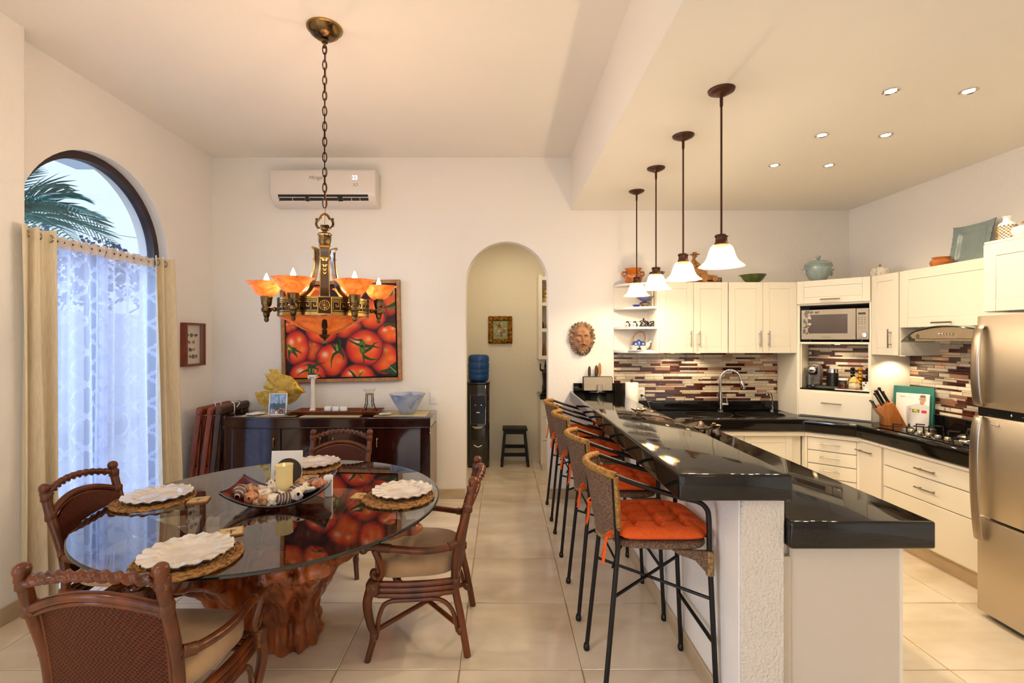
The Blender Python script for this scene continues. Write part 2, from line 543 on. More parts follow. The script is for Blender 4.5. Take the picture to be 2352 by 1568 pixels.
fl = struct(MB().box(-3.25, 3.80, -3.4, 6.7, -.08, -.004).build('floor', M_GROUT, smooth=False))
tile_cache = {}
def tile_mesh(w, d):
    k = (round(w, 3), round(d, 3))
    if k not in tile_cache:
        tile_cache[k] = MB().box(0, w, 0, d, -.012, 0, .0025).mesh('tile', M_TILE)
    return tile_cache[k]
G = .005
for i in range(-5, 7):
    x0 = max(-.208 + .6 * i, -3.2); x1 = min(-.208 + .6 * (i + 1), 3.6)
    if x1 - x0 < .05: continue
    for j in range(0, 8):
        y0 = 1.77 + .6 * j; y1 = y0 + .6
        if y0 >= 4.8 and not (-.9 < (x0 + x1) / 2 < 1.3): continue
        inst('tile', tile_mesh(x1 - x0 - G, y1 - y0 - G), fl, (x0 + G / 2, y0 + G / 2, 0))
st = MB().box(-3.2, 3.6, -3.2, 1.765, -.012, 0).build('tile_field', M_TILE, fl, smooth=False)
st['kind'] = 'stuff'

# left wall with the arched opening
WC, WR, WZ = 3.60, .668, 2.31
OPN = [(YF, -.05), (-1.75, -.05), (-1.75, 2.35), (-.25, 2.35), (-.25, -.05)]  # out-of-view opening added for the side fill light
poly = OPN + [(WC - WR, -.05), (WC - WR, WZ)] + arc(WC, WZ, WR, 180, 0, 33)[1:-1] + [(WC + WR, WZ), (WC + WR, -.05), (YB + .2, -.05), (YB + .2, ZCU), (YF, ZCU)]
struct(MB().prism(poly, XL - .25, XL, 'x').build('wall_left', M_WALL, smooth=False))
struct(MB().prism(OPN + [(2.87, -.05), (2.87, ZCU), (YF, ZCU)], XL - .25, -2.83, 'x').build('wall_left_pilaster', M_WALL, smooth=False, bevel=.006))
# back wall with the arched doorway
AC, AR, AZ = .051, .418, 2.19
poly = [(XL - .25, -.05), (AC - AR, -.05), (AC - AR, AZ)] + arc(AC, AZ, AR, 180, 0, 33)[1:-1] + [(AC + AR, AZ), (AC + AR, -.05), (XR + .2, -.05), (XR + .2, ZCU), (XL - .25, ZCU)]
struct(MB().prism(poly, YB, YB + .18, 'y').build('wall_back', M_WALL, smooth=True, bevel=.008, angle=30))
struct(MB().box(XR, XR + .2, YF, YB + .2, -.05, ZCU).build('wall_right', M_WALL, smooth=False))
# wall behind the camera with a wide opening added for the rear fill
poly = [(XL - .25, -.05), (-2.4, -.05), (-2.4, 2.5), (1.2, 2.5), (1.2, -.05), (XR + .2, -.05), (XR + .2, ZCU), (XL - .25, ZCU)]
struct(MB().prism(poly, YF - .2, YF, 'y').build('wall_front', M_WALL, smooth=False))
struct(MB().box(XL - .25, .70, YF - .2, YB + .2, ZC, ZCU + .1).build('ceiling', M_CEIL, smooth=False))
struct(MB().box(.70, XR + .2, YF - .2, YB + .2, ZK, ZCU + .1).build('ceiling_kitchen', M_CEIL, smooth=False))
# pantry behind the arch
PB = 6.45
struct(MB().box(-.9, 1.4, PB, PB + .1, -.05, 3.0).build('wall_pantry_back', M_PANTRY, smooth=False))
struct(MB().box(-.72, -.62, YB + .18, PB, -.05, 3.0).build('wall_pantry_left', M_PANTRY, smooth=False))
struct(MB().box(1.05, 1.15, YB + .18, PB, -.05, 3.0).build('wall_pantry_right', M_PANTRY, smooth=False))
struct(MB().box(-.9, 1.4, YB + .1, PB + .1, 2.95, 3.05).build('ceiling_pantry', M_CEIL, smooth=False))
add_light('pantry_ceiling_lamp', 'AREA', (.1, 5.55, 2.9), 6.5, (1.0, .84, .62), (0, 0, 0), .18)
# bar pony wall
struct(MB().box(.955, 1.135, 1.95, YB, -.05, .985).build('wall_bar', M_WALL, smooth=False, bevel=.004))
MB().box(.957, 1.133, 1.936, 1.951, 0, .985, .006).build('stucco_end', M_STUCCO, bpy.data.objects['wall_bar'])
# baseboards
def bb(name, *b):
    struct(MB().box(*b, .003).build(name, M_BASE))
bb('baseboard_left', XL, XL + .014, WC + WR, YB, 0, .097)
bb('baseboard_pilaster', -2.83, -2.816, -.25, 2.87, 0, .097)
bb('baseboard_pilaster_end', -2.95, -2.83, 2.87, 2.884, 0, .097)
bb('baseboard_back', XL, AC - AR - .004, YB - .014, YB, 0, .097)
bb('baseboard_arch', AC + AR + .004, .955, YB - .014, YB, 0, .097)
bb('baseboard_bar', .941, .955, 1.95, YB, 0, .097)

# ------------------------------------------------------------------ arched window (full height)
M_FRAME = pm('dark_window_frame', '#3b2626', .45, col2='#2a1a1c', cscale=10)
M_PANE = thin_glass('window_pane', '#eef5ff', dens=.0)
w = thing('window_1', 'arched full-height window with dark frame on the left wall', 'window'); w['kind'] = 'structure'; del w['category']
FX0, FX1 = XL - .14, XL - .075
outer = [(WC - WR, 0), (WC - WR, WZ)] + arc(WC, WZ, WR, 180, 0, 33)[1:-1] + [(WC + WR, WZ), (WC + WR, 0)]
t = .055
inner = [(WC - WR + t, t), (WC - WR + t, WZ)] + arc(WC, WZ, WR - t, 180, 0, 33)[1:-1] + [(WC + WR - t, WZ), (WC + WR - t, t)]
mb = MB(); n = len(outer)
v = [(FX0, *p) for p in outer] + [(FX0, *p) for p in inner] + [(FX1, *p) for p in outer] + [(FX1, *p) for p in inner]
f = []
for i in range(n):
    j = (i + 1) % n
    f += [(i, j, n + j, n + i), (2 * n + i, 3 * n + i, 3 * n + j, 2 * n + j), (i, 2 * n + i, 2 * n + j, j), (n + i, n + j, 3 * n + j, 3 * n + i)]
mb.add(v, f); mb.build('window_frame', M_FRAME, w)
MB().prism(inner, FX0 + .025, FX0 + .032, 'x').build('pane', M_PANE, w, smooth=False)
MB().box(FX0, FX1, WC - .03, WC + .03, .05, WZ - .03, .004).build('mullion', M_FRAME, w)
MB().box(FX0, FX1, WC - WR + .05, WC + WR - .05, WZ - .06, WZ - .005, .004).build('transom', M_FRAME, w)
# ------------------------------------------------------------------ outside the arched window
M_GND = pm('yard_paving', '#c8c4bc', .9, col2='#a9a59c', cscale=3)
struct(MB().box(-30, -3.2, -10, 40, -.3, -.12).build('ground_yard', M_GND, smooth=False))
M_OWALL = pm('garden_wall_paint', '#e4e6ea', .9)
struct(MB().box(-8.3, -8.1, -4, 24, -.2, 2.15).build('wall_garden', M_OWALL, smooth=False))
M_SOFF = pm('soffit_paint', '#c9d4de', .9)
struct(MB().box(-4.22, -3.2, 1.2, 4.80, 3.30, 3.42).build('roof_eave', M_SOFF, smooth=False))
# palm: arching fronds with narrow leaflets
M_PALM = pm('palm_green', '#3f8a78', .5, col2='#1f5a52', cscale=5)
M_TRUNK = pm('palm_trunk', '#7c6a58', .9, bump=('bands', 18, .8, .02, (0, 0, 1)))
pt = thing('palm_tree', 'tall fan of green palm fronds outside the arched window', 'palm', (-5.75, 5.55, -.15))
MB().tube(cr([(0, 0, 0), (.08, .02, 1.3), (.02, 0, 2.5), (0, 0, 3.2)], 5), [.16] * 6 + [.12] * 10, 10).build('trunk', M_TRUNK, pt)
rnd = random.Random(3)
for k in range(22):
    a = 2 * PI * k / 22 + rnd.uniform(-.15, .15); el = rnd.uniform(-.1, 1.15); L = rnd.uniform(1.15, 1.5)
    d = Vector((math.cos(a), math.sin(a), 0)); pts = []
    for i in range(9):
        s_ = i / 8
        pts.append(d * (L * s_ * math.cos(el) * 1.05) + Vector((0, 0, 3.15 + L * s_ * math.sin(el) - .55 * s_ * s_ * L)))
    mb = MB().tube(pts, [.014 * (1 - .8 * i / 8) for i in range(9)], 4)
    side = d.cross(Vector((0, 0, 1)))
    for i in range(1, 26):
        s_ = i / 26 * 8; i0 = int(s_); q = pts[i0].lerp(pts[min(i0 + 1, 8)], s_ - i0)
        tn = (pts[min(i0 + 1, 8)] - pts[i0]).normalized()
        ll = .42 * math.sin(PI * min(1, (i / 26) * .82 + .15)) + .06
        for sg in (-1, 1):
            e = q + (side * sg * .8 + tn * .75).normalized() * ll + Vector((0, 0, -.12 * ll))
            m_ = q.lerp(e, .45) + Vector((0, 0, .02))
            wv = tn * .011
            mb.add([q - wv, q + wv, m_ + wv, e, m_ - wv], [(0, 1, 2, 3, 4)])
    mb.build('frond', M_PALM, pt, smooth=False, fix=False)

def leafy(name, label, loc, blobs, mat, seed, n=900, ls=.07, k=1.3):
    blobs = [(a * k, b * k, (c - 1.77) * k + 1.77, d * k) for (a, b, c, d) in blobs]
    r = random.Random(seed)
    t_ = thing(name, label, 'tree', loc)
    mb = MB(); tk = MB()
    for (bx, by, bz, br) in blobs:
        tk.tube(cr([(0, 0, 0), (bx * .3, by * .3, bz * .55), (bx, by, bz)], 4), [.06] * 5 + [.02] * 4, 6)
        for _ in range(n // len(blobs)):
            u = Vector((r.gauss(0, 1), r.gauss(0, 1), r.gauss(0, 1))).normalized() * br * r.uniform(.35, 1.0)
            c = Vector((bx, by, bz)) + u
            ax = Vector((r.uniform(-1, 1), r.uniform(-1, 1), r.uniform(-1, .4))).normalized()
            sd = ax.orthogonal().normalized() * ls * .33
            mb.add([c, c + ax * ls * .5 + sd, c + ax * ls, c + ax * ls * .5 - sd], [(0, 1, 2, 3)])
    o = mb.build('foliage', mat, t_, smooth=False, fix=False); o['kind'] = 'stuff'
    tk.build('trunk', M_TRUNK, t_)
leafy('garden_tree', 'dark purplish leafy tree beyond the palm fronds', (-9.6, 9.9, -.15),
      [(.2, -.3, 3.0, .62), (.7, .35, 2.95, .55), (1.2, .8, 2.8, .5), (1.0, -.4, 2.6, .6), (-.3, .2, 3.2, .5), (1.5, 1.4, 2.8, .45)],
      pm('purple_leaf', '#3d4f78', .6, col2='#28365c', cscale=3), 5, 2400, .12)
leafy('garden_tree', 'pale green leafy tree at the window arch right edge', (-9.25, 13.0, -.15),
      [(.1, 0, 3.2, .5), (.25, .25, 3.75, .38), (.3, -.1, 2.7, .5), (.35, .3, 3.45, .35)],
      pm('pale_leaf', '#5c9478', .6, col2='#3d7562', cscale=3), 9, 1300, .12)
tag(MB().tube(cr([(-9.2, 9.9, 4.0), (-9.0, 10.5, 4.06), (-9.4, 11.8, 4.16), (-9.35, 12.95, 4.26)], 6), .006, 5).build('utility_cable', M_BLACKPL), 'thin dark cable crossing the sky outside the window', 'cable')

# ------------------------------------------------------------------ curtains
def drape(name, y0t, y1t, y0b, y1b, x, ztop, zbot, folds, amp, mat, parent, ph=0.0, nu=90, nv=24, xb=0.0, thick=.0):
    def fn(u, v):
        yt = y0t + (y1t - y0t) * u; yb_ = y0b + (y1b - y0b) * u
        y = yt + (yb_ - yt) * v ** 1.3
        a = amp * (.75 + .35 * v)
        xx = x + xb * v + a * math.sin(2 * PI * folds * u + ph + .35 * math.sin(2.2 * v + u * 5)) + .25 * a * math.sin(4.7 * PI * folds * u + 1.3)
        return (xx, y + .012 * math.sin(3 * v + 9 * u), ztop + (zbot - ztop) * v + .006 * math.sin(2 * PI * folds * u))
    return MB().grid(nu, nv, fn).build(name, mat, parent, fix=False, angle=80)

CX = -2.785
ROD = thing('curtain_rod', 'dark thin curtain rod across the arched window', 'curtain rod', (CX - .03, 2.88, 2.235))
MB().tube([(0, 0, 0), (0, 1.245, 0)], .011, 10).build('rod', M_BRONZE, ROD)
for yy in (.03, 1.235):
    MB().tube([(0, yy, 0), (-.12, yy, 0)], .008, 8).build('bracket', M_BRONZE, ROD)
for (a, b, lab, y0t, y1t, y0b, y1b, ph) in (
        (0, 0, 'beige linen drape hanging beside the left pilaster', 2.79, 3.02, 2.79, 3.05, .4),
        (0, 0, 'beige linen drape hanging next to the shell picture', 3.855, 4.135, 3.925, 4.27, 1.2)):
    d = thing('drape', lab, 'curtain', (0, 0, 0), group='beige linen drapes')
    drape('cloth', y0t, y1t, y0b, y1b, CX, 2.285, .012, 2.6 if y0t < 3.5 else 2.8, .031, M_LINEN, d, ph, 70, 26)
    for k in range(3):
        yy = y0t + (y1t - y0t) * (.18 + .32 * k)
        MB().tube([(CX + .022 * math.cos(q * PI / 6), yy, 2.235 + .022 * math.sin(q * PI / 6)) for q in range(12)], .004, 6, closed=True).build('grommet', M_NICKEL, d)

def sheer_mat():
    m, n, l, b = new_mat('sheer_voile'); n.remove(b)
    out = n['Material Output']
    tc = n.new('ShaderNodeTexCoord'); sp = n.new('ShaderNodeSeparateXYZ'); l.new(tc.outputs['Object'], sp.inputs[0])
    def mth(op, a, b_=None, c=None):
        q = n.new('ShaderNodeMath'); q.operation = op
        for i, s_ in enumerate((a, b_, c)):
            if s_ is None: continue
            if isinstance(s_, (int, float)): q.inputs[i].default_value = s_
            else: l.new(s_, q.inputs[i])
        return q.outputs[0]
    # stepped diamond lattice embroidered into the voile
    qy = mth('DIVIDE', mth('FLOOR', mth('MULTIPLY', sp.outputs['Y'], 110.0)), 110.0)
    qz = mth('DIVIDE', mth('FLOOR', mth('MULTIPLY', sp.outputs['Z'], 110.0)), 110.0)
    a = mth('ABSOLUTE', mth('SUBTRACT', mth('FRACT', mth('MULTIPLY', mth('ADD', mth('MULTIPLY', qy, 1.35), qz), 4.6)), .5))
    b2 = mth('ABSOLUTE', mth('SUBTRACT', mth('FRACT', mth('MULTIPLY', mth('SUBTRACT', mth('MULTIPLY', qy, 1.35), qz), 4.6)), .5))
    mn = mth('MINIMUM', a, b2)
    lat = mth('LESS_THAN', mn, .075)
    wv = n.new('ShaderNodeTexNoise'); wv.inputs['Scale'].default_value = 500; l.new(tc.outputs['Object'], wv.inputs[0])
    fac = mth('ADD', mth('MULTIPLY', lat, .26), .60)
    tr = n.new('ShaderNodeBsdfTransparent')
    df = n.new('ShaderNodeBsdfDiffuse'); df.inputs[0].default_value = (.74, .77, .88, 1)
    tl = n.new('ShaderNodeBsdfTranslucent'); tl.inputs[0].default_value = (.66, .73, .92, 1)
    m1 = n.new('ShaderNodeMixShader'); m1.inputs[0].default_value = .55
    l.new(df.outputs[0], m1.inputs[1]); l.new(tl.outputs[0], m1.inputs[2])
    m2 = n.new('ShaderNodeMixShader'); l.new(fac, m2.inputs[0]); l.new(tr.outputs[0], m2.inputs[1]); l.new(m1.outputs[0], m2.inputs[2])
    l.new(m2.outputs[0], out.inputs[0])
    return m
M_SHEER = sheer_mat()
M_SHEERTOP = pm('sheer_heading', '#d9cbc0', .9, alpha=.85)
for (lab, y0, y1, x, ph, fo) in (('white patterned sheer curtain next to the left drape', 3.00, 3.50, CX - .075, .2, 3.6),
                             ('white patterned sheer curtain next to the right drape', 3.40, 4.12, CX - .085, 1.9, 4.9)):
    d = thing('sheer_curtain', lab, 'curtain', (0, 0, 0), group='white sheer curtains')
    drape('cloth', y0, y1, y0 - .01, y1 + .03, x, 2.235, .012, fo, .034, M_SHEER, d, ph, 110, 20)
    drape('heading', y0, y1, y0, y1, CX - .014, 2.268, 2.195, fo * 2.2, .008, M_SHEERTOP, d, ph, 110, 4)
# ------------------------------------------------------------------ round glass dining table on a root base
TX, TY, TZ, TR = -1.21, 2.62, .75, .862
M_TGLASS = thin_glass('table_glass', '#b5b0a8', dens=.07, refl=1.7)
M_TRIM = pm('glass_edge', '#0c1a18', .1, spec=.8, trans=.3)
tb = thing('dining_table', 'round glass dining table on a carved root base', 'table', (TX, TY, 0))
g = MB().lathe([(0, TZ), (TR - .006, TZ)], 96, cap=False).build('glass_top', M_TGLASS, tb, fix=False)
MB().lathe([(TR - .006, TZ), (TR, TZ - .004), (TR, TZ - .012), (TR - .006, TZ - .016)], 96, cap=False).build('glass_edge', M_TRIM, tb)

def eval_mods(o):
    dg = bpy.context.evaluated_depsgraph_get()
    me = bpy.data.meshes.new_from_object(o.evaluated_get(dg))
    old = o.data; o.modifiers.clear(); o.data = me
    bpy.data.meshes.remove(old)

rr = random.Random(11)
mb = MB()
def limb(pts, r0, r1, n=10, ridge=.12, lob=5, tw=1.2):
    p = cr(pts, 6); m = len(p)
    R = [(r0 + (r1 - r0) * i / (m - 1)) * (1 + .10 * math.sin(i * 1.7 + r0 * 50)) for i in range(m)]
    mb.tube(p, R, 20, lobes=lob, amp=ridge, twist=tw)
# trunk: bundle of vertical strands
for (x, y, r, tx, ty) in ((-.02, .03, .10, -.02, .03), (.12, .03, .09, .15, .02), (-.15, .03, .11, -.2, .02), (.05, .15, .10, .07, .2), (-.1, .15, .10, -.15, .2), (-.22, .08, .06, -.3, .1)):
    limb([(x * 1.1, y * 1.1, .0), (x, y, .12), (x * .92, y * .92, .3), (tx, ty, .5), (tx * 1.15, ty * 1.15, .64)], r, r * .8, ridge=.16, lob=4, tw=2.0)
# front fan of fused roots flaring out to the rim of the glass
limb([(-.13, -.02, .0), (-.14, -.12, .28), (-.12, -.40, .53), (-.06, -.70, .665)], .105, .055, ridge=.2, lob=4, tw=1.0)
limb([(-.2, .0, .1), (-.26, -.14, .34), (-.34, -.40, .56), (-.42, -.62, .68)], .09, .05, ridge=.2, lob=4)
limb([(.0, .02, .0), (.01, -.06, .3), (.06, -.32, .57), (.12, -.6, .69)], .075, .05, ridge=.2, lob=4)
limb([(.06, -.07, .0), (.085, -.15, .28), (.18, -.40, .55), (.27, -.64, .695)], .090, .07, ridge=.22, lob=5, tw=.8)
limb([(.135, -.05, .0), (.16, -.12, .28), (.30, -.38, .55), (.42, -.62, .69)], .085, .062, ridge=.22, lob=5, tw=.8)
limb([(.10, -.02, .12), (.20, -.06, .33), (.36, -.13, .53), (.6, -.21, .655), (.79, -.25, .70)], .095, .035)
limb([(.03, -.06, .02), (.045, -.13, .3), (.12, -.36, .57), (.19, -.62, .70)], .05, .045, ridge=.2, lob=4)
# back and side branches
limb([(-.2, .0, .2), (-.36, -.06, .42), (-.52, -.1, .58), (-.68, -.14, .69)], .10, .045)
limb([(.1, .12, .2), (.22, .28, .42), (.34, .42, .58), (.42, .5, .69)], .09, .045)
limb([(-.1, .15, .2), (-.18, .34, .45), (-.24, .48, .6), (-.3, .56, .69)], .09, .045)
limb([(.14, .05, .3), (.32, .1, .48), (.48, .12, .6), (.62, .16, .69)], .07, .04)
mb.ball((.455, -.64, .672), (.055, .05, .04)); mb.ball((.30, -.66, .68), (.05, .045, .035)); mb.ball((.78, -.25, .695), (.045, .035, .025))
root = mb.build('root_base', M_ROOT, tb, fix=False)
md = root.modifiers.new('remesh', 'REMESH'); md.mode = 'VOXEL'; md.voxel_size = .009; md.use_smooth_shade = True
sm = root.modifiers.new('smooth', 'SMOOTH'); sm.iterations = 2; sm.factor = .5
bpy.context.view_layer.update()
eval_mods(root)
me = root.data
co = np.empty(len(me.vertices) * 3, np.float32); me.vertices.foreach_get('co', co); co = co.reshape(-1, 3)
no = np.empty(len(me.vertices) * 3, np.float32); me.vertices.foreach_get('normal', no); no = no.reshape(-1, 3)
ang = np.arctan2(co[:, 1], co[:, 0]); rad = np.hypot(co[:, 0], co[:, 1])
# long grooves following the grain
gr = np.sin(ang * 17 + 3 * np.sin(co[:, 2] * 5) + rad * 6) + .6 * np.sin(ang * 31 - co[:, 2] * 9)
co = co - no * (.014 * np.clip(gr - .7, 0, .8) ** .8)[:, None]
co[:, 2] = np.clip(co[:, 2], 0, .733)
me.vertices.foreach_set('co', co.ravel())
me.materials.clear(); me.materials.append(M_ROOT); me.update()

# ------------------------------------------------------------------ rattan armchairs
def make_chair(label):
    t = thing('dining_armchair', label, 'chair', (0, 0, 0), 0, 'rattan dining armchairs')
    def bow(x): return -.045 * (1 - (x / .22) ** 2)
    for s in (-1, 1):
        p = cr([(s * .236, -.236, 0), (s * .222, -.20, .20), (s * .216, -.17, .36), (s * .216, -.180, .55), (s * .22, -.235, .75), (s * .22, -.262, .865)], 6)
        m = len(p)
        pl = MB().tube(p, [.0185 + .003 * (i / m) for i in range(m)], 10).build('back_post', M_RATTAN, t)
        MB().lathe([(.019, -.02), (.0215, -.016), (.021, 0), (.024, .008), (.0255, .018), (.022, .031), (.012, .039), (0, .041)], 12, T(s * .22, -.264, .872)).build('finial', M_RATTAN, pl)
        for (x, y, z, l, r) in ((s * .22, -.256, .845, .02, .0245), (s * .219, -.236, .752, .022, .0245), (s * .216, -.176, .375, .02, .0235), (s * .223, -.203, .13, .02, .0225)):
            MB().lathe([(r * .9, -l), (r, -l * .8), (r, l * .8), (r * .9, l)], 12, T(x, y, z)).build('binding', M_RATBIND, t)
        # cabriole front leg
        p = cr([(s * .268, .235, .405), (s * .283, .262, .30), (s * .272, .250, .19), (s * .262, .236, .12), (s * .278, .264, .0)], 6)
        m = len(p)
        MB().tube(p, [.026 - .011 * (i / m) for i in range(m)], 10).build('front_leg', M_RATTAN, t)
        MB().box(s * .268 - .034, s * .268 + .034, .205, .268, .335, .408, .010).build('corner_binding', M_RATBIND, t)
        MB().lathe([(.018, -.018), (.021, -.012), (.021, .012), (.018, .018)], 10, T(s * .262, .234, .12)).build('binding', M_RATBIND, t)
        # three stacked side rails, bowed outwards
        for k, z in enumerate((.383, .355, .327)):
            MB().tube(cr([(s * .262, .215, z), (s * .262, .08, z), (s * .246, -.06, z), (s * .222, -.165, z)], 4), .0155, 8).build('side_rail', M_RATTAN, t)
        MB().tube(cr([(s * .257, .222, .12), (s * .262, .205, .23), (s * .262, .16, .292), (s * .252, .03, .298), (s * .236, -.09, .292), (s * .222, -.155, .23), (s * .222, -.186, .12)], 5), .0115, 8).build('arched_brace', M_RATTAN, t)
        # arm with scroll end and scroll support
        a = cr([(s * .222, -.182, .575), (s * .262, -.13, .565), (s * .300, -.02, .566), (s * .306, .12, .578), (s * .300, .225, .585), (s * .298, .275, .578)], 6)
        ar = MB().tube(a, .0175, 10)
        ar.ball((s * .298, .278, .572), (.019, .024, .024)); ar = ar.build('armrest', M_RATTAN, t)
        MB().tube([a[1], a[3], a[5]], .0215, 10).build('arm_binding', M_RATBIND, ar)
        MB().tube([a[-12], a[-10], a[-8]], .0215, 10).build('arm_binding', M_RATBIND, ar)
        sc = [(s * .299, .222, .57), (s * .296, .205, .53), (s * .288, .19, .48), (s * .278, .19, .44), (s * .276, .215, .418), (s * .278, .238, .432), (s * .279, .236, .455), (s * .279, .220, .456)]
        MB().tube(cr(sc, 5), [.017] * 20 + [.013] * 16, 9).build('arm_support', M_RATTAN, t)
    for z in (.383, .355, .327):
        MB().tube(cr([(-.26, .225, z), (-.1, .245, z), (.1, .245, z), (.26, .225, z)], 4), .0155, 8).build('front_rail', M_RATTAN, t)
        MB().tube([(-.216, -.17, z), (.216, -.17, z)], .0135, 8).build('rear_rail', M_RATTAN, t)
    for s in (-1, 1):
        MB().tube(cr([(s * .26, .23, .145), (0, .012 * s, .165), (-s * .222, -.195, .145)], 6), .0125, 8).build('cross_stretcher', M_RATTAN, t)
    # twisted top rail
    p = [(x, -.258 + bow(x), .848 + .042 * (1 - (x / .215) ** 2)) for x in [-.212 + .424 * i / 200 for i in range(201)]]
    MB().tube(p, .0165, 14, lobes=2, amp=.26, twist=85).build('twisted_rail', M_RATTAN, t)
    p = [(x, -.238 + bow(x) * .9, .752 + .062 * (1 - (x / .215) ** 2)) for x in [-.212 + .424 * i / 20 for i in range(21)]]
    MB().tube(p, .0165, 10).build('arched_rail', M_RATTAN, t)
    p = [(x, -.236 + bow(x) * .9, .728 + .062 * (1 - (x / .215) ** 2)) for x in [-.200 + .40 * i / 20 for i in range(21)]]
    MB().tube(p, .008, 8).build('panel_trim', M_RATTAN, t)
    def py(x, z):
        zt = max(0, (z - .42) / .36)
        return -.176 - .055 * zt ** 1.5 + bow(x) * (.55 + .35 * zt)
    def fn(u, v):
        x = -.200 + .40 * u; zt = .728 + .062 * (1 - (x / .215) ** 2)
        z = .40 + (zt - .40) * v
        return (x, py(x, z), z)
    pn = MB().grid(25, 18, fn)
    pn.grid(25, 18, lambda u, v: (fn(u, v)[0], fn(u, v)[1] + .012, fn(u, v)[2]))
    pn.build('woven_back', M_CANE, t, fix=False, angle=80)
    for s in (-1, 1):
        MB().tube([(s * .198, py(s * .198, z) + .004, z) for z in (.40, .5, .6, .7, .735)], .0075, 8).build('panel_trim', M_RATTAN, t)
    # seat cushion
    def foot(a):
        c, s_ = math.cos(a), math.sin(a)
        e = .55
        x = abs(c) ** e * (1 if c >= 0 else -1); y = abs(s_) ** e * (1 if s_ >= 0 else -1)
        hw = .238 + .028 * y
        return x * hw, .045 + y * .222
    prof = [(.90, .398), (.985, .405), (1.0, .425), (1.0, .452), (.975, .472), (.9, .484), (.7, .495), (.4, .502), (.1, .504)]
    cb = MB(); N = 48
    vs = []; fs = []
    for (k, z) in prof:
        for i in range(N):
            x, y = foot(2 * PI * i / N); vs.append((x * k, .045 + (y - .045) * k, z))
    for j in range(len(prof) - 1):
        for i in range(N):
            fs.append((j * N + i, j * N + (i + 1) % N, (j + 1) * N + (i + 1) % N, (j + 1) * N + i))
    fs.append(tuple(range(N - 1, -1, -1))); fs.append(tuple((len(prof) - 1) * N + i for i in range(N)))
    cb.add(vs, fs); cb.build('seat_cushion', M_SEATFAB, t, angle=60)
    return t
CH = make_chair('rattan armchair in the foreground with its woven back to the camera')
CH.location = (-1.30, 1.795, 0)
dup(CH, (-1.985, 2.60, 0), -PI / 2 + .05, 'rattan armchair in front of the curtained window, left of the table')
dup(CH, (-.412, 2.705, 0), PI / 2, 'rattan armchair seen from the side, right of the table')
dup(CH, (-1.256, 3.525, 0), PI, 'rattan armchair between the table and the dark sideboard')

# ------------------------------------------------------------------ place settings
M_MAT = pm('woven_placemat', '#b07f43', .75, col2='#70461f', cscale=55, lo=.45, hi=.6, bump=('voronoi', 75, 1.0, .01))
def make_mat(label, x, y):
    t = thing('placemat', label, 'placemat', (x, y, TZ), 0, 'round woven placemats')
    mb = MB()
    def fn(u, v):
        a = 2 * PI * u; r = .012 + .176 * v
        return (r * math.cos(a), r * math.sin(a), .009 + .0035 * abs(math.sin(v * PI * 10.5)) * (.6 + .4 * math.sin(a * 40 * (.3 + v))))
    mb.grid(120, 64, fn, cu=True); mb.lathe([(0, .001), (.188, .001), (.191, .006), (.188, .010)], 60, cap=False)
    mb.build('weave', M_MAT, t, fix=False, angle=70)
    p = [(.188 * math.cos(2 * PI * i / 60), .188 * math.sin(2 * PI * i / 60), .0075) for i in range(60)]
    MB().tube(p, .0065, 8, closed=True, lobes=2, amp=.2, twist=120).build('braided_rim', M_MAT, t)
    return t
def make_plate(label, x, y, z):
    t = thing('charger_plate', label, 'plate', (x, y, z), 0, 'pearl charger plates')
    def rim(a): return .165 * (1 + .018 * math.sin(a * 18) + .010 * math.sin(a * 31 + 1) + .008 * math.sin(a * 7))
    prof = [(0, .0035), (.3, .0035), (.56, .004), (.60, .006), (.66, .016), (.72, .019), (.85, .0195), (1.0, .022)]
    def fn(u, v):
        a = 2 * PI * u; q = v * (len(prof) - 1); i = min(int(q), len(prof) - 2); f_ = q - i
        r = prof[i][0] + (prof[i + 1][0] - prof[i][0]) * f_; z_ = prof[i][1] + (prof[i + 1][1] - prof[i][1]) * f_
        k = max(0, (r - .6) / .4)
        z_ += .0035 * k * math.sin(a * 18 + 1) + .0010 * math.sin(a * 60) * min(1, r * 3)
        rr_ = rim(a) * r
        return (rr_ * math.cos(a), rr_ * math.sin(a), z_)
    mb = MB().grid(144, 22, fn, cu=True)
    mb.grid(144, 8, lambda u, v: (fn(u, v)[0], fn(u, v)[1], fn(u, v)[2] - .004), cu=True)
    mb.build('plate', M_PEARL, t, fix=False, angle=80)
    return t
make_mat('round woven placemat nearest the camera', -1.235, 1.905)
make_mat('round woven placemat beside the curtain-side chair', -1.87, 2.60)
make_mat('round woven placemat at the far side of the table', -1.29, 3.27)
make_mat('round woven placemat on the doorway side of the table', -.565, 2.645)
make_plate('pearl scalloped charger plate nearest the camera', -1.25, 1.925, TZ + .0125)
make_plate('pearl scalloped charger plate beside the curtain-side chair', -1.865, 2.625, TZ + .0125)
make_plate('pearl scalloped charger plate at the far side of the table', -1.28, 3.31, TZ + .0125)
make_plate('pearl scalloped charger plate on the doorway side of the table', -.555, 2.70, TZ + .0125)
def coaster_fn(u, v):
    base = np.stack([.80 + 0 * u, .70 + 0 * u, .50 + 0 * u], -1)
    d = (np.abs(u - .5) < .04) & (v > .25) & (v < .8) | (np.abs(v - .42) < .05) & (u > .3) & (u < .7)
    base[d] = (.35, .2, .12)
    e = (u < .06) | (u > .94) | (v < .06) | (v > .94); base[e] = (.70, .52, .3)
    return base
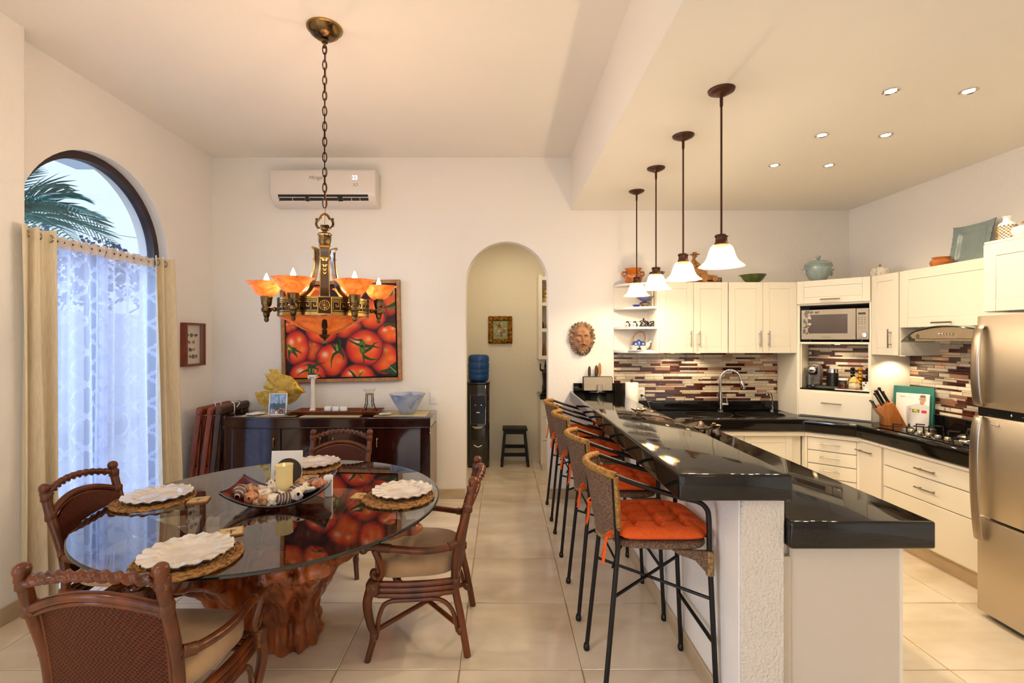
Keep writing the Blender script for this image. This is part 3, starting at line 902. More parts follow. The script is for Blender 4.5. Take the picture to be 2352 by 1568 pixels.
for lab, x, y, rz in (('cork coaster between the nearest plate and the shell tray', -1.215, 2.17, .5), ('cork coaster beside the curtain-side plate', -1.63, 2.60, .35),
                      ('cork coaster beside the doorway-side plate', -.775, 2.665, -.1), ('cork coaster behind the shell tray', -1.20, 3.02, .2)):
    t = thing('coaster', lab, 'coaster', (x, y, TZ), rz, 'cork coasters')
    MB().prism(rrect(-.05, .05, -.05, .05, .008), .0006, .007).build('body', M_WOODLT, t)
    printed('printed_face', .096, .096, 30, 30, coaster_fn, print_mat('coaster_print', .4), t, (0, -.048, .0074), (-PI / 2, 0, 0))
# ------------------------------------------------------------------ centrepiece
M_TRAY = pm('purple_glass_tray', '#2d1016', .08, spec=.6, col2='#5a1f3c', cscale=5, coat=.7)
M_TRAYIN = pm('tray_red_enamel', '#5c1512', .15, col2='#2a1d5a', cscale=4.5, lo=.4, hi=.6, coat=.6)
tr = thing('glass_tray', 'curved purple glass tray holding seashells and candle', 'tray', (-1.185, 2.61, TZ + .001), .16)
def trz(x, y): return .006 + .085 * (abs(x) / .25) ** 2.3 + .012 * (abs(y) / .16) ** 2
trf = lambda u, v: (-.25 + .5 * u, (-.165 + .33 * v), trz(-.25 + .5 * u, -.165 + .33 * v))
MB().grid(30, 14, trf).build('inner_face', M_TRAYIN, tr, fix=False, angle=80)
MB().grid(30, 14, lambda u, v: (trf(u, v)[0] * 1.02, trf(u, v)[1] * 1.02, trf(u, v)[2] - .006)).build('underside', M_TRAY, tr, fix=False, angle=80)
ring = [trf(i / 20, 0) for i in range(21)] + [trf(1, j / 10) for j in range(1, 11)] + [trf(1 - i / 20, 1) for i in range(1, 21)] + [trf(0, 1 - j / 10) for j in range(1, 10)]
MB().tube(ring, .0055, 8, closed=True).build('rim', pm('tray_rim_glass', '#26282a', .05, spec=.8, coat=.8), tr)
M_WAX = pm('ivory_wax', '#e8cf8a', .5, sss=.15, col2='#efdca8', cscale=3)
ca = thing('pillar_candle', 'ivory pillar candle standing among the seashells', 'candle', (-1.19, 2.64, TZ + .02))
def wax(u, v):
    a = 2 * PI * u
    return ((.044 + .003 * v ** 8 + .001 * math.sin(3 * a)) * math.cos(a), (.044 + .003 * v ** 8) * math.sin(a), .165 * v + .0012 * math.sin(a + 2) * v ** 4)
mb = MB().grid(28, 12, wax, cu=True)
mb.grid(28, 5, lambda u, v: ((.047 - .044 * v) * math.cos(2 * PI * u), (.047 - .044 * v) * math.sin(2 * PI * u), .165 + .0012 * math.sin(2 * PI * u + 2) * (1 - v) - .018 * v ** .4), cu=True)
mb.build('wax', M_WAX, ca, fix=False, angle=50)
MB().lathe([(.001, 0), (.006, .006), (.007, .012), (.004, .022), (.0005, .03)], 10, T(0, 0, .146)).build('flame_tip', pm('flameless_tip', '#f6e6b0', .3, emit='#ffdf9a', estr=.4), ca)

# shells: whelk (spiral), olive (smooth), murex (spiky)
def whelk(L=.05, spikes=False, seed=0):
    r = random.Random(seed); mb = MB()
    n = 20
    def fn(u, v):
        a = 2 * PI * v; q = u
        rad = L * (.42 * math.sin(PI * min(1, q * .9 + .06)) ** .8) * (1 - .25 * q)
        wob = 1 + .14 * math.cos(a - q * 16) + (.30 * max(0, math.cos(a * 5 + q * 14)) ** 4 * math.sin(PI * q) if spikes else 0)
        return ((q - .45) * L * 1.25, rad * wob * math.cos(a), rad * wob * math.sin(a))
    mb.grid(26, n, fn, cv=True)
    return mb
def olive(L=.06):
    return MB().grid(18, 16, lambda u, v: ((u - .5) * L, L * .24 * math.sin(PI * u) ** .6 * math.cos(2 * PI * v), L * .24 * math.sin(PI * u) ** .6 * math.sin(2 * PI * v)), cv=True)
def snail(L=.045):
    pts = []; R = []
    for i in range(44):
        a = i / 43 * 2 * PI * 2.4; rr_ = L * .5 * math.exp(-.17 * (2 * PI * 2.4 - a)) 
        pts.append((rr_ * math.cos(a), rr_ * math.sin(a), -.12 * L * (1 - i / 43) + L * .12)); R.append(max(.002, rr_ * .52))
    return MB().tube(pts, R, 10)
SM = [pm('shell_tan', '#c79a6e', .4, col2='#8a5c40', cscale=30, lo=.45, hi=.6), pm('shell_white', '#e9dccb', .5, col2='#c2a78d', cscale=40, lo=.5, hi=.7),
      pm('shell_striped', '#4d3b36', .35, col2='#b9a390', kind='bands', cscale=24, lo=.6, hi=.8), pm('shell_brown', '#8d5a33', .25, col2='#5d3218', cscale=22, coat=.4),
      pm('shell_pink', '#d79a74', .4, col2='#b56f4c', cscale=20), pm('shell_black_white', '#e6ddcf', .5, col2='#2a211d', cscale=45, lo=.5, hi=.58)]
kinds = [('whelk_shell', whelk(.085).mesh('shell', SM[0])), ('murex_shell', whelk(.08, True, 1).mesh('shell', SM[5])), ('olive_shell', olive(.095).mesh('shell', SM[3])),
         ('snail_shell', snail(.075).mesh('shell', SM[1])), ('striped_shell', whelk(.085).mesh('shell', SM[2])), ('conch_shell', whelk(.085, True, 4).mesh('shell', SM[4])), ('murex_shell', whelk(.08, True, 3).mesh('shell', SM[1]))]
shells = [  # kind, x, y (tray frame), z lift, label
    (2, -.155, .02, 0, 'brown glossy olive shell at the tray left end'), (3, -.105, .0, 0, 'round amber snail shell left of the candle'), (1, -.085, .10, .012, 'black and white spiky shell behind the candle left'),
    (6, -.045, .03, .018, 'pale spiky shell in front of the candle'), (4, -.185, -.07, 0, 'dark banded shell at the tray near left corner'), (5, -.125, -.10, 0, 'pink spiky shell at the tray front edge'),
    (3, -.075, -.07, .01, 'white snail shell near the tray front edge'), (1, .0, -.08, .006, 'black and white spiky shell at the tray front'), (6, -.02, -.115, 0, 'cream spiky shell at the tray front middle'),
    (4, .07, -.01, .012, 'dark striped shell right of the candle'), (1, .115, .0, .014, 'black and white spiky shell right of the candle'), (0, .07, .10, .01, 'yellow tan shell just behind the candle'),
    (5, .11, .065, 0, 'pink shell right behind the candle'), (4, .14, .105, .004, 'dark banded shell at the tray far side'), (2, .205, .06, 0, 'brown mottled olive shell at the tray right end'),
    (2, .165, .03, 0, 'smooth brown olive shell right of centre'), (5, .19, .005, 0, 'orange spiky shell at the tray right end'), (3, .15, -.06, .004, 'striped round shell at the tray right front'),
    (6, .095, -.085, .008, 'cream spiky shell at the tray right front'), (4, .04, -.105, 0, 'dark curled shell at the tray front right'), (0, -.16, -.03, .006, 'small brown shell beside the olive shell'),
    (0, -.03, .12, 0, 'tan shell behind the candle'), (0, -.06, -.125, .0, 'brown shell on the tray front lip')]
ct, st_ = math.cos(.16), math.sin(.16)
rs = random.Random(5)
for (k, x, y, dz, lab) in shells:
    nm, me = kinds[k]
    o = inst(nm, me, None, (-1.185 + ct * x - st_ * y, 2.61 + st_ * x + ct * y, TZ + .026 + dz + trz(x, y)), (rs.uniform(-.5, .5), rs.uniform(-.35, .35), rs.uniform(0, 6.28)))
    sc = rs.uniform(.85, 1.1); o.scale = (sc, sc, sc)
    tag(o, lab, 'seashell', 'seashells in the glass tray')
# white square stand with dark round inset, and white shaker
sq = thing('picture_stand', 'white square stand with dark round inset behind the candle', 'stand', (-1.275, 2.86, TZ + .001), .10)
MB().box(-.088, .088, -.012, .0, 0, .205, .002, RX(-.12)).build('board', M_WHITE, sq)
MB().lathe([(0, 0), (.075, 0), (.077, .003), (.075, .006)], 40, RX(-.12) @ T(.012, -.0125, .085) @ RX(PI / 2), cap=False).build('round_inset', pm('dark_felt', '#4b4038', .9), sq)
MB().box(-.05, .05, 0, .08, 0, .006, .002).build('foot', M_WHITE, sq)
sh = thing('salt_shaker', 'tall white rectangular shaker standing on the glass table', 'shaker', (-.958, 2.67, TZ + .001), .12)
MB().box(-.022, .022, -.014, .014, 0, .118, .004).build('body', M_WHITE, sh)
MB().box(-.0225, .0225, -.0145, .0145, .092, .094, .0).build('seam', pm('seam_grey', '#cfc8bd', .5), sh)
MB().box(-.023, .023, -.0152, -.0143, .097, .112, .0).build('face_plate', pm('shaker_plate', '#f4e9dc', .4), sh)
# ------------------------------------------------------------------ chandelier
CHX, CHY = -1.052, 2.87
M_AMBER = lamp_glass('amber_alabaster', '#c97b35', '#e8a95c', '#ff9a3c', .6, 14)
M_BOWL = lamp_glass('amber_bowl_glass', '#a85f26', '#c98238', '#ff8a30', .45, 9, .1)
M_FLAME = emis('flame_bulb', '#ffdca8', 26.0)
ch = thing('chandelier', 'antique brass six-light chandelier with amber glass shades over the table', 'chandelier', (CHX, CHY, 0))
MB().lathe([(.003, 3.372), (.018, 3.376), (.022, 3.388), (.014, 3.396), (.05, 3.404), (.082, 3.428), (.095, 3.452), (.1, 3.462)], 32).build('canopy', M_BRASS, ch)
MB().lathe([(.094, 3.452), (.103, 3.455), (.104, 3.4615), (.094, 3.462)], 32, cap=False).build('canopy_rim', M_BRASSHI, ch)
MB().tube([(0, 0, 3.375), (0, 0, 3.345)], .008, 8).build('canopy_loop', M_BRASS, ch)
lk = MB().tube([(.0115 * math.cos(a) * 1.0, 0, .0295 * math.sin(a) if abs(math.sin(a)) > .0 else 0) for a in [2 * PI * i / 14 for i in range(14)]], .0033, 6, closed=True).mesh('chain_link', M_BRONZE)
z = 3.335; k = 0
while z > 2.385:
    inst('chain_link', lk, ch, (0, 0, z), (0, 0, (PI / 2 if k % 2 else 0) + .25 + .1 * math.sin(k)))
    z -= .0455; k += 1
MB().tube(cr([(.004, .004, 3.37), (.008, -.006, 3.1), (-.006, .006, 2.8), (.006, .002, 2.5), (0, 0, 2.30)], 8), .0022, 5).build('lamp_cord', M_WOODLT, ch)
# scrolled hanging loop
lp = MB()
for s in (-1, 1):
    lp.tube(cr([(0, 0, 2.362), (s * .018, 0, 2.350), (s * .03, 0, 2.33), (s * .043, 0, 2.322), (s * .05, 0, 2.30), (s * .04, 0, 2.28), (s * .02, 0, 2.272), (s * .012, 0, 2.284)], 5), .0075, 8)
    lp.ball((s * .047, 0, 2.328), .009, 8, 6); lp.ball((s * .016, 0, 2.286), .012, 8, 6)
lp.lathe([(.008, 2.258), (.022, 2.264), (.024, 2.275), (.014, 2.285), (.01, 2.295)], 14)
lp.build('hanging_loop', M_BRASS, ch)
def urn(u, v):
    pr = [(.012, 2.262), (.014, 2.25), (.036, 2.245), (.040, 2.238), (.036, 2.23), (.035, 2.20), (.030, 2.176), (.033, 2.168), (.024, 2.158), (.012, 2.150)]
    q = v * (len(pr) - 1); i = min(int(q), len(pr) - 2); f_ = q - i
    r = pr[i][0] + (pr[i + 1][0] - pr[i][0]) * f_; zz = pr[i][1] + (pr[i + 1][1] - pr[i][1]) * f_
    a = 2 * PI * u
    if 2.172 < zz < 2.242: r *= 1 + .05 * abs(math.sin(a * 6)) ** .5
    return (r * math.cos(a), r * math.sin(a), zz)
MB().grid(48, 28, urn, cu=True).build('leaf_urn', M_BRASS, ch)
MB().lathe([(.012, 2.155), (.034, 2.148), (.036, 2.135), (.03, 2.118), (.036, 2.10), (.03, 2.085), (.01, 2.075)], 20).build('hub', M_BRASS, ch)
# three flat curved straps, from hub to ring
for q in range(3):
    A = math.radians(-70) + q * 2 * PI / 3
    pts = [(.055, 0, 2.155), (.052, 0, 2.12), (.055, 0, 2.06), (.068, 0, 1.99), (.10, 0, 1.915), (.165, 0, 1.868), (.245, 0, 1.848)]
    p = cr(pts, 5)
    mb = MB(); v = []; f = []
    for i, c in enumerate(p):
        w = .026 - .004 * math.sin(PI * i / (len(p) - 1)); tdir = (p[min(i + 1, len(p) - 1)] - p[max(i - 1, 0)]).normalized()
        nn = Vector((tdir.z, 0, -tdir.x)) * .005
        for (sy, sn) in ((-1, -1), (1, -1), (1, 1), (-1, 1)):
            v.append(c + Vector((0, sy * w, 0)) + nn * sn)
    for i in range(len(p) - 1):
        for e in range(4):
            f.append((i * 4 + e, i * 4 + (e + 1) % 4, (i + 1) * 4 + (e + 1) % 4, (i + 1) * 4 + e))
    f += [(3, 2, 1, 0), tuple((len(p) - 1) * 4 + e for e in range(4))]
    mb.add(v, f, RZ(A))
    sp = mb.build('strap', pm('strap_bronze', '#6e5c50', .25, 1.0), ch, angle=30, bevel=.0015, seg=1)
    ed = MB()
    for sy in (-1, 1):
        ed.tube([RZ(A) @ (c + Vector((0, sy * .0235, 0))) for c in p], .0045, 6)
    ed.tube([RZ(A) @ Vector((.06, y_, 2.158)) for y_ in (-.028, .028)], .009, 8)
    ed.build('strap_edge', M_BRASSHI, sp)
    orn = MB()
    for zz, s_ in ((2.045, .010), (2.02, .008), (1.998, .007), (2.085, .015)):
        x_ = .062 + (2.06 - zz) * .25 if zz < 2.06 else .061
        orn.ball((x_, 0, zz), (.004, s_, s_), 10, 6, RZ(A)); orn.ball((x_, s_ * .9, zz + .006), (.004, s_ * .6, s_ * .5), 8, 5, RZ(A)); orn.ball((x_, -s_ * .9, zz + .006), (.004, s_ * .6, s_ * .5), 8, 5, RZ(A))
    orn.build('strap_ornament', M_BRASSHI, sp)
    # square rosette block on the ring
    B = RZ(A)
    MB().box(.243, .262, -.036, .036, 1.760, 1.846, .003, B).build('rosette_block', M_BRONZE, ch)
    ro = MB()
    ro.tube([(B @ Vector((.263, .0265 * math.cos(a), 1.803 + .0265 * math.sin(a)))) for a in [2 * PI * i / 24 for i in range(24)]], .003, 6, closed=True)
    for i in range(12):
        a = 2 * PI * i / 12
        ro.tube([B @ Vector((.263, .010 * math.cos(a), 1.803 + .010 * math.sin(a))), B @ Vector((.264, .026 * math.cos(a), 1.803 + .026 * math.sin(a)))], .0022, 5)
    ro.ball((.264, 0, 1.803), (.004, .008, .008), 10, 6, B)
    for sy in (-1, 1):
        ro.tube([B @ Vector((.262, sy * .035, 1.761)), B @ Vector((.262, sy * .035, 1.845))], .0025, 5)
    ro.build('rosette', M_BRASSHI, ch)
    # dark strap under the bowl
    ub = MB(); p2 = cr([(.25, 0, 1.752), (.20, 0, 1.728), (.14, 0, 1.690), (.08, 0, 1.662), (.02, 0, 1.645)], 4)
    ub.tube([B @ c for c in p2], .018, 8, flat=.25, up=(0, 0, 1)); ub.build('under_strap', M_BRONZE, ch)
R0 = .254
MB().lathe([(R0 - .012, 1.752), (R0 - .001, 1.752), (R0 - .001, 1.850), (R0 - .012, 1.850)], 72, cap=False).build('ring_band', M_BRONZE, ch)
rm = MB()
for (z0, z1) in ((1.838, 1.852), (1.829, 1.834), (1.773, 1.778), (1.750, 1.768)):
    rm.lathe([(R0 - .002, z0), (R0 + .004, z0), (R0 + .004, z1), (R0 - .002, z1)], 72, cap=False)
rm.build('ring_mouldings', M_BRASSHI, ch)
# raised greek key meander around the ring
gk = MB(); NK = 42
key = [(0, 0), (0, 1), (.8, 1), (.8, .33), (.4, .33), (.4, .62)]
def seg(a0, z0, a1, z1, hw_a, hw_z):
    aa0, aa1 = min(a0, a1) - hw_a, max(a0, a1) + hw_a; zz0, zz1 = min(z0, z1) - hw_z, max(z0, z1) + hw_z
    vs = []
    for r_ in (R0 - .001, R0 + .003):
        for (a_, z_) in ((aa0, zz0), (aa1, zz0), (aa1, zz1), (aa0, zz1)):
            vs.append((r_ * math.cos(a_), r_ * math.sin(a_), z_))
    gk.add(vs, [(4, 5, 6, 7), (0, 1, 5, 4), (1, 2, 6, 5), (2, 3, 7, 6), (3, 0, 4, 7)])
for i in range(NK):
    a0 = 2 * PI * i / NK; da = 2 * PI / NK
    K = [(a0 + x * da * .96, 1.785 + y * .038) for (x, y) in key]
    for j in range(len(K) - 1):
        seg(*K[j], *K[j + 1], da * .055, .0028)
    seg(a0 - .04 * da, 1.785, a0 + .0, 1.785, da * .055, .0028)
gk.build('greek_key', M_BRASSHI, ch, fix=False, smooth=False)
MB().lathe([(.012, 1.640), (.07, 1.655), (.12, 1.675), (.165, 1.703), (.20, 1.724), (.24, 1.742), (.252, 1.748)], 56, cap=False).build('bowl', M_BOWL, ch, angle=60)
MB().lathe([(0, 1.575), (.008, 1.582), (.016, 1.600), (.013, 1.614), (.008, 1.620), (.02, 1.626), (.03, 1.638), (.034, 1.645), (.02, 1.652)], 18).build('finial', M_BRASS, ch)
LR = .312
cup_prof = [(.006, 1.716), (.011, 1.722), (.013, 1.732), (.010, 1.742), (.015, 1.748), (.017, 1.765), (.020, 1.772), (.0275, 1.776), (.0285, 1.786), (.0285, 1.797), (.022, 1.802), (.022, 1.810), (.025, 1.815), (.029, 1.85), (.032, 1.86), (.028, 1.864)]
shade_prof = [(.028, 1.862), (.044, 1.868), (.060, 1.882), (.072, 1.900), (.084, 1.920), (.098, 1.936), (.112, 1.943)]
me_arm = MB().tube([(.25, 0, 1.79), (.30, 0, 1.79)], .007, 8).ball((.27, 0, 1.79), .014, 10, 7).mesh('lamp_arm', M_BRASS)
def fl(u, v):
    prs = cup_prof; q = v * (len(prs) - 1); i = min(int(q), len(prs) - 2); f_ = q - i
    r = prs[i][0] + (prs[i + 1][0] - prs[i][0]) * f_; zz = prs[i][1] + (prs[i + 1][1] - prs[i][1]) * f_
    a = 2 * PI * u
    if zz > 1.812 or zz < 1.77: r *= 1 + .06 * math.sin(a * 8)
    return (LR + r * math.cos(a), r * math.sin(a), zz)
me_cup = MB().grid(32, 40, fl, cu=True).mesh('lamp_cup', M_BRASS, angle=60)
sb = MB().lathe(shade_prof, 36, T(LR, 0, 0), cap=False)
me_shade = sb.mesh('glass_shade', M_AMBER, angle=60)
me_bulb = MB().lathe([(.012, 1.885), (.0165, 1.91), (.0175, 1.935), (.013, 1.965), (.006, 1.985), (.001, 1.995)], 12, T(LR, 0, 0)).mesh('bulb', M_FLAME)
for q in range(6):
    A = math.radians(20 + 60 * q)
    arm = inst('lamp_arm', me_arm, ch, (0, 0, 0), (0, 0, A))
    inst('lamp_cup', me_cup, arm); inst('glass_shade', me_shade, arm); inst('bulb', me_bulb, arm)
    add_light('chandelier_bulb', 'POINT', (CHX + LR * math.cos(A), CHY + LR * math.sin(A), 2.03), 3.5, WARM, size=.022)
add_light('chandelier_bowl', 'POINT', (CHX, CHY, 1.80), 2.0, WARM, size=.05)

# ------------------------------------------------------------------ air conditioner
ac = thing('air_conditioner', 'white wall-mounted split air conditioner above the tomato painting', 'air conditioner', (-1.75, YB, 2.935))
M_AC = pm('ac_plastic', '#e9dfd6', .3)
prof = [(-.001, .0), (-.09, .0), (-.15, .03), (-.195, .095), (-.205, .13), (-.205, .31), (-.195, .338), (-.17, .347), (-.001, .347)]
MB().prism([(y, z_) for (y, z_) in prof], -.515, .515, 'x').build('casing', M_AC, ac, bevel=.012, seg=3, angle=50)
# outlet slot with louvres
slot = RX(0)
nrm = Vector((0, -.075, -.055)).normalized()
def onlower(x, t_, off):
    a, b = Vector((0, -.148, .027)), Vector((0, -.1965, .097))
    d = a.lerp(b, t_); nn = Vector((0, -(b - a).z, (b - a).y)).normalized()
    return Vector((x, d.y, d.z)) + nn * off
mb = MB(); v = []
for x in (-.44, .44):
    for (t_, o_) in ((.12, .002), (.98, .002)):
        v.append(onlower(x, t_, o_))
mb.add(v, [(0, 1, 3, 2)]); mb.build('outlet', pm('ac_dark', '#2a211c', .6), ac, fix=False)
for (xa, xb, divs) in ((-.43, -.18, 1), (-.14, .14, 1), (.19, .44, 2)):
    lv = MB().tube([onlower(xa, .22, .006), onlower(xa, .66, .006), onlower(xb, .66, .006), onlower(xb, .22, .006)], .004, 6, closed=True)
    for i in range(1, divs + 1):
        x_ = xa + (xb - xa) * i / (divs + 1); lv.tube([onlower(x_, .22, .006), onlower(x_, .66, .006)], .003, 5)
    lv.build('louvre', M_AC, ac)
MB().tube([onlower(-.445, .14, .008), onlower(.445, .14, .008)], .005, 6).build('flap_edge', M_AC, ac)
text('display', '23', .058, emis('led_white', '#cfe0ff', 1.6), ac, (.315, -.2065, .255))
M_GREYTXT = pm('grey_print', '#9b8f86', .5)
text('badge', 'X2', .042, M_GREYTXT, ac, (.318, -.2065, .185), shear=.3)
text('logo', 'Mirage', .05, M_GREYTXT, ac, (-.07, -.2065, .255), shear=.4)

# ------------------------------------------------------------------ tomato painting
def seg_d(u, v, pts, w0, w1):
    """distance mask to tapered poly-line"""
    best = np.full(u.shape, 9.0)
    n = len(pts) - 1
    for i in range(n):
        ax, ay = pts[i]; bx, by = pts[i + 1]
        dx, dy = bx - ax, by - ay
        t = np.clip(((u - ax) * dx + (v - ay) * dy) / (dx * dx + dy * dy + 1e-9), 0, 1)
        d = np.hypot(u - ax - t * dx, v - ay - t * dy)
        w = w0 + (w1 - w0) * (i + t) / n
        best = np.minimum(best, d / np.maximum(w, 1e-4))
    return best
def tomato_fn(u, v):
    # work in picture pixels of a 1870 x 1580 canvas
    x = u * 1870; y = v * 1580
    img = np.zeros(u.shape + (3,)); img[:] = (.20, .05, .07)
    img += (.10 * np.sin(x * .01 + 2) * np.sin(y * .013))[..., None] * np.array([.6, .1, .1])
    O = (-118, 100)   # shift from crop coordinates
    toms = [(180, 30, 300, 210, 0), (640, 40, 230, 190, 0), (1250, -30, 260, 200, 0), (1900, 150, 230, 310, .2), (180, 590, 140, 120, 0), (1120, 520, 330, 300, 0),
            (560, 990, 190, 230, 0), (720, 680, 290, 230, .1), (1600, 400, 250, 290, 0), (1890, 740, 230, 190, 0), (1780, 1170, 270, 290, -.3), (1500, 1580, 200, 180, 0),
            (290, 960, 225, 320, 0), (885, 1180, 285, 295, 0), (1450, 985, 335, 335, 0), (470, 1440, 325, 262, 0), (1325, 1500, 310, 250, 0)]
    for i, (cx, cy, rx, ry, ro) in enumerate(toms):
        cx += O[0]; cy += O[1]
        X = (x - cx); Y = (y - cy)
        xr = X * math.cos(ro) + Y * math.sin(ro); yr = -X * math.sin(ro) + Y * math.cos(ro)
        d = np.hypot(xr / rx, yr / ry)
        m = np.clip((1.0 - d) * 26, 0, 1)
        th = np.arctan2(yr, xr)
        base = np.stack([.93 - .33 * np.clip(d - .62, 0, 1) * 2.2, .23 + .16 * (1 - d) - .33 * np.clip(d - .62, 0, 1), .12 - .06 * (1 - d) + .05 * np.clip(d - .8, 0, 1)], -1)
        lob = .06 * np.cos(th * 5 + i)
        base[..., 1] += lob * d; base[..., 0] += .3 * lob * d
        for (hx, hy, hs, hc) in ((-.38, -.32, .20, (1., .86, .74)), (.22, -.45, .17, (1., .72, .45)), (.42, .1, .22, (1., .62, .35)), (-.1, .3, .3, (1., .5, .22))):
            g_ = np.exp(-(((xr / rx - hx) / hs) ** 2 + ((yr / ry - hy) / (hs * .9)) ** 2)) * (.85 if hs < .21 else .5)
            base += (np.array(hc) - base) * g_[..., None]
        base *= (1 - .55 * np.clip((d - .86) / .14, 0, 1))[..., None]
        if i < 5: base *= .92
        sh = np.exp(-np.clip(d - 1, 0, 9) * 9) * (d > 1) * .35
        img *= (1 - sh)[..., None]
        img += (base - img) * m[..., None]
    G1, G2, G3 = (.13, .24, .10), (.30, .42, .12), (.06, .13, .08)
    def leaf(pts, w0, w1, c):
        P = [(a + O[0], b + O[1]) for a, b in pts]
        dd = seg_d(x, y, P, w0, w1)
        m = np.clip((1 - dd) * 3, 0, 1)
        col = np.array(c)[None, None, :] * (1.25 - .45 * dd)[..., None]
        img[:] = img + (np.clip(col, 0, 1) - img) * m[..., None]
    for pts in ([(1420, 950), (1330, 920), (1230, 870), (1140, 820)], [(1430, 930), (1400, 850), (1300, 840), (1180, 770)], [(1470, 950), (1600, 960), (1740, 995)],
                [(1450, 1050), (1560, 990), (1620, 910), (1690, 890)], [(1410, 1020), (1430, 1120), (1440, 1320)], [(1450, 1140), (1560, 1190), (1680, 1180)]):
        leaf(pts, 34, 4, G1)
    leaf([(1415, 915), (1415, 1040)], 62, 52, G2); leaf([(1405, 950), (1420, 965)], 28, 20, G3)
    for pts in ([(1000, 1030), (920, 1090), (880, 1190), (876, 1320)], [(1040, 1040), (1090, 1110), (1095, 1190)], [(960, 1000), (900, 920), (890, 880)], [(1030, 1000), (1040, 870), (1000, 800)]):
        leaf(pts, 34, 4, G1)
    leaf([(1000, 1020), (985, 900)], 48, 20, G1); leaf([(985, 1010), (978, 920)], 22, 10, (.45, .58, .16))
    for pts in ([(180, 960), (300, 1010), (390, 1060)], [(220, 1010), (280, 1080), (300, 1130)], [(170, 1000), (160, 1100), (180, 1240)], [(180, 970), (300, 965)]):
        leaf(pts, 34, 4, G1)
    leaf([(150, 940), (200, 1000)], 50, 40, G2); leaf([(155, 970), (170, 975)], 26, 22, (.86, .55, .12))
    for pts in ([(530, 1290), (640, 1260), (780, 1220)], [(500, 1340), (400, 1370), (280, 1440)], [(560, 1280), (480, 1250), (390, 1280)], [(580, 1300), (650, 1340), (640, 1400)], [(620, 1260), (630, 1180), (680, 1110)], [(560, 1420), (680, 1450), (720, 1500)]):
        leaf(pts, 26, 4, G1)
    leaf([(530, 1300), (530, 1420)], 62, 55, G1); leaf([(510, 1330), (505, 1400)], 16, 10, (.42, .5, .3)); leaf([(560, 1330), (556, 1400)], 14, 9, (.42, .5, .3))
    leaf([(1180, 1360), (1240, 1420), (1300, 1520)], 10, 34, G1); leaf([(1420, 1390), (1370, 1440), (1330, 1520)], 8, 26, G2)
    leaf([(1700, 170), (1690, 330)], 50, 20, G1); leaf([(1700, 300), (1700, 340)], 26, 18, G2); leaf([(1740, 300), (1800, 380), (1810, 480)], 18, 8, G1)
    leaf([(1680, 1400), (1850, 1390), (1990, 1400)], 6, 90, G1); leaf([(1880, 1330), (1990, 1300)], 30, 70, G1); leaf([(1820, 1270), (1900, 1340), (1990, 1420)], 5, 12, (.5, .6, .42))
    leaf([(1780, 300), (1900, 270), (1990, 230)], 10, 40, G1); leaf([(1800, 610), (1900, 575), (1990, 620)], 20, 34, G1); leaf([(560, 150), (640, 110), (740, 140)], 8, 30, G1)
    leaf([(1750, 10), (1900, 30)], 60, 70, (.28, .4, .16)); leaf([(1850, 340), (1960, 300)], 8, 30, G2)
    return img
pa = thing('tomato_painting', 'large framed painting of red tomatoes above the sideboard', 'painting', (-1.612, YB - .003, 1.185), 0, ry=-math.radians(1.2))
M_OAKF = pm('light_wood_frame', '#b47f4d', .45, col2='#98663a', cscale=6, cstretch=(4, 4, 4))
w_, h_ = 1.205, 1.02; fw = .036
fr = MB()
fr.box(-w_ / 2, -w_ / 2 + fw, -.055, 0, 0, h_, .004); fr.box(w_ / 2 - fw, w_ / 2, -.055, 0, 0, h_, .004)
fr.box(-w_ / 2 + fw, w_ / 2 - fw, -.055, 0, 0, fw, .004); fr.box(-w_ / 2 + fw, w_ / 2 - fw, -.055, 0, h_ - fw, h_, .004)
fr.build('frame', M_OAKF, pa)
MB().box(-w_ / 2 + .02, w_ / 2 - .02, -.018, -.004, .02, h_ - .02).build('backing', pm('frame_gap_black', '#080606', .7), pa, smooth=False)
iw, ih = w_ - 2 * fw - .03, h_ - 2 * fw - .03
printed('canvas', iw, ih, 340, 290, tomato_fn, print_mat('tomato_print', .5, .3), pa, (0, -.045, fw + .015))

# ------------------------------------------------------------------ shell picture box on the left wall
sbx = thing('shell_shadow_box', 'small reddish wood shadow box of shells on the left wall', 'picture', (XL, 4.575, 1.365), PI / 2)
M_CHERRY = pm('cherry_wood', '#8a3b10', .4, col2='#702c0a', cscale=8, cstretch=(4, 4, 1))
fr = MB(); w_, h_, fw, dp = .29, .405, .02, .062
for b in ((-w_ / 2, -w_ / 2 + fw, 0, h_), (w_ / 2 - fw, w_ / 2, 0, h_), (-w_ / 2 + fw, w_ / 2 - fw, 0, fw), (-w_ / 2 + fw, w_ / 2 - fw, h_ - fw, h_)):
    fr.box(b[0], b[1], -dp, 0, b[2], b[3], .002)
fr.build('frame', M_CHERRY, sbx)
MB().box(-w_ / 2 + .01, w_ / 2 - .01, -.012, -.002, .01, h_ - .01).build('mount_board', pm('cream_board', '#e9dcc6', .8), sbx, smooth=False)
shp = whelk(.03).mesh('mounted_shell', SM[0]); shp2 = whelk(.034).mesh('mounted_shell', pm('shell_grey', '#6d625a', .5, col2='#3f3833', cscale=30))
for (x, z_, m_, r_) in ((-.075, .29, shp2, 0), (-.01, .29, shp2, 1.57), (.055, .29, shp2, 3.1), (-.045, .225, shp, 1.0), (.02, .225, shp, -1.3), (-.03, .155, shp2, .9), (.02, .155, shp, -.6), (-.085, .09, shp, 1.6), (-.03, .09, shp, .7), (.015, .09, shp2, 1.5), (.06, .09, shp, 1.5)):
    inst('mounted_shell', m_, sbx, (x, -.02, z_), (0, r_, 0))
MB().box(-w_ / 2 + fw, w_ / 2 - fw, -.056, -.054, fw, h_ - fw).build('pane', thin_glass('picture_glass', '#ffffff', dens=0), sbx, smooth=False)

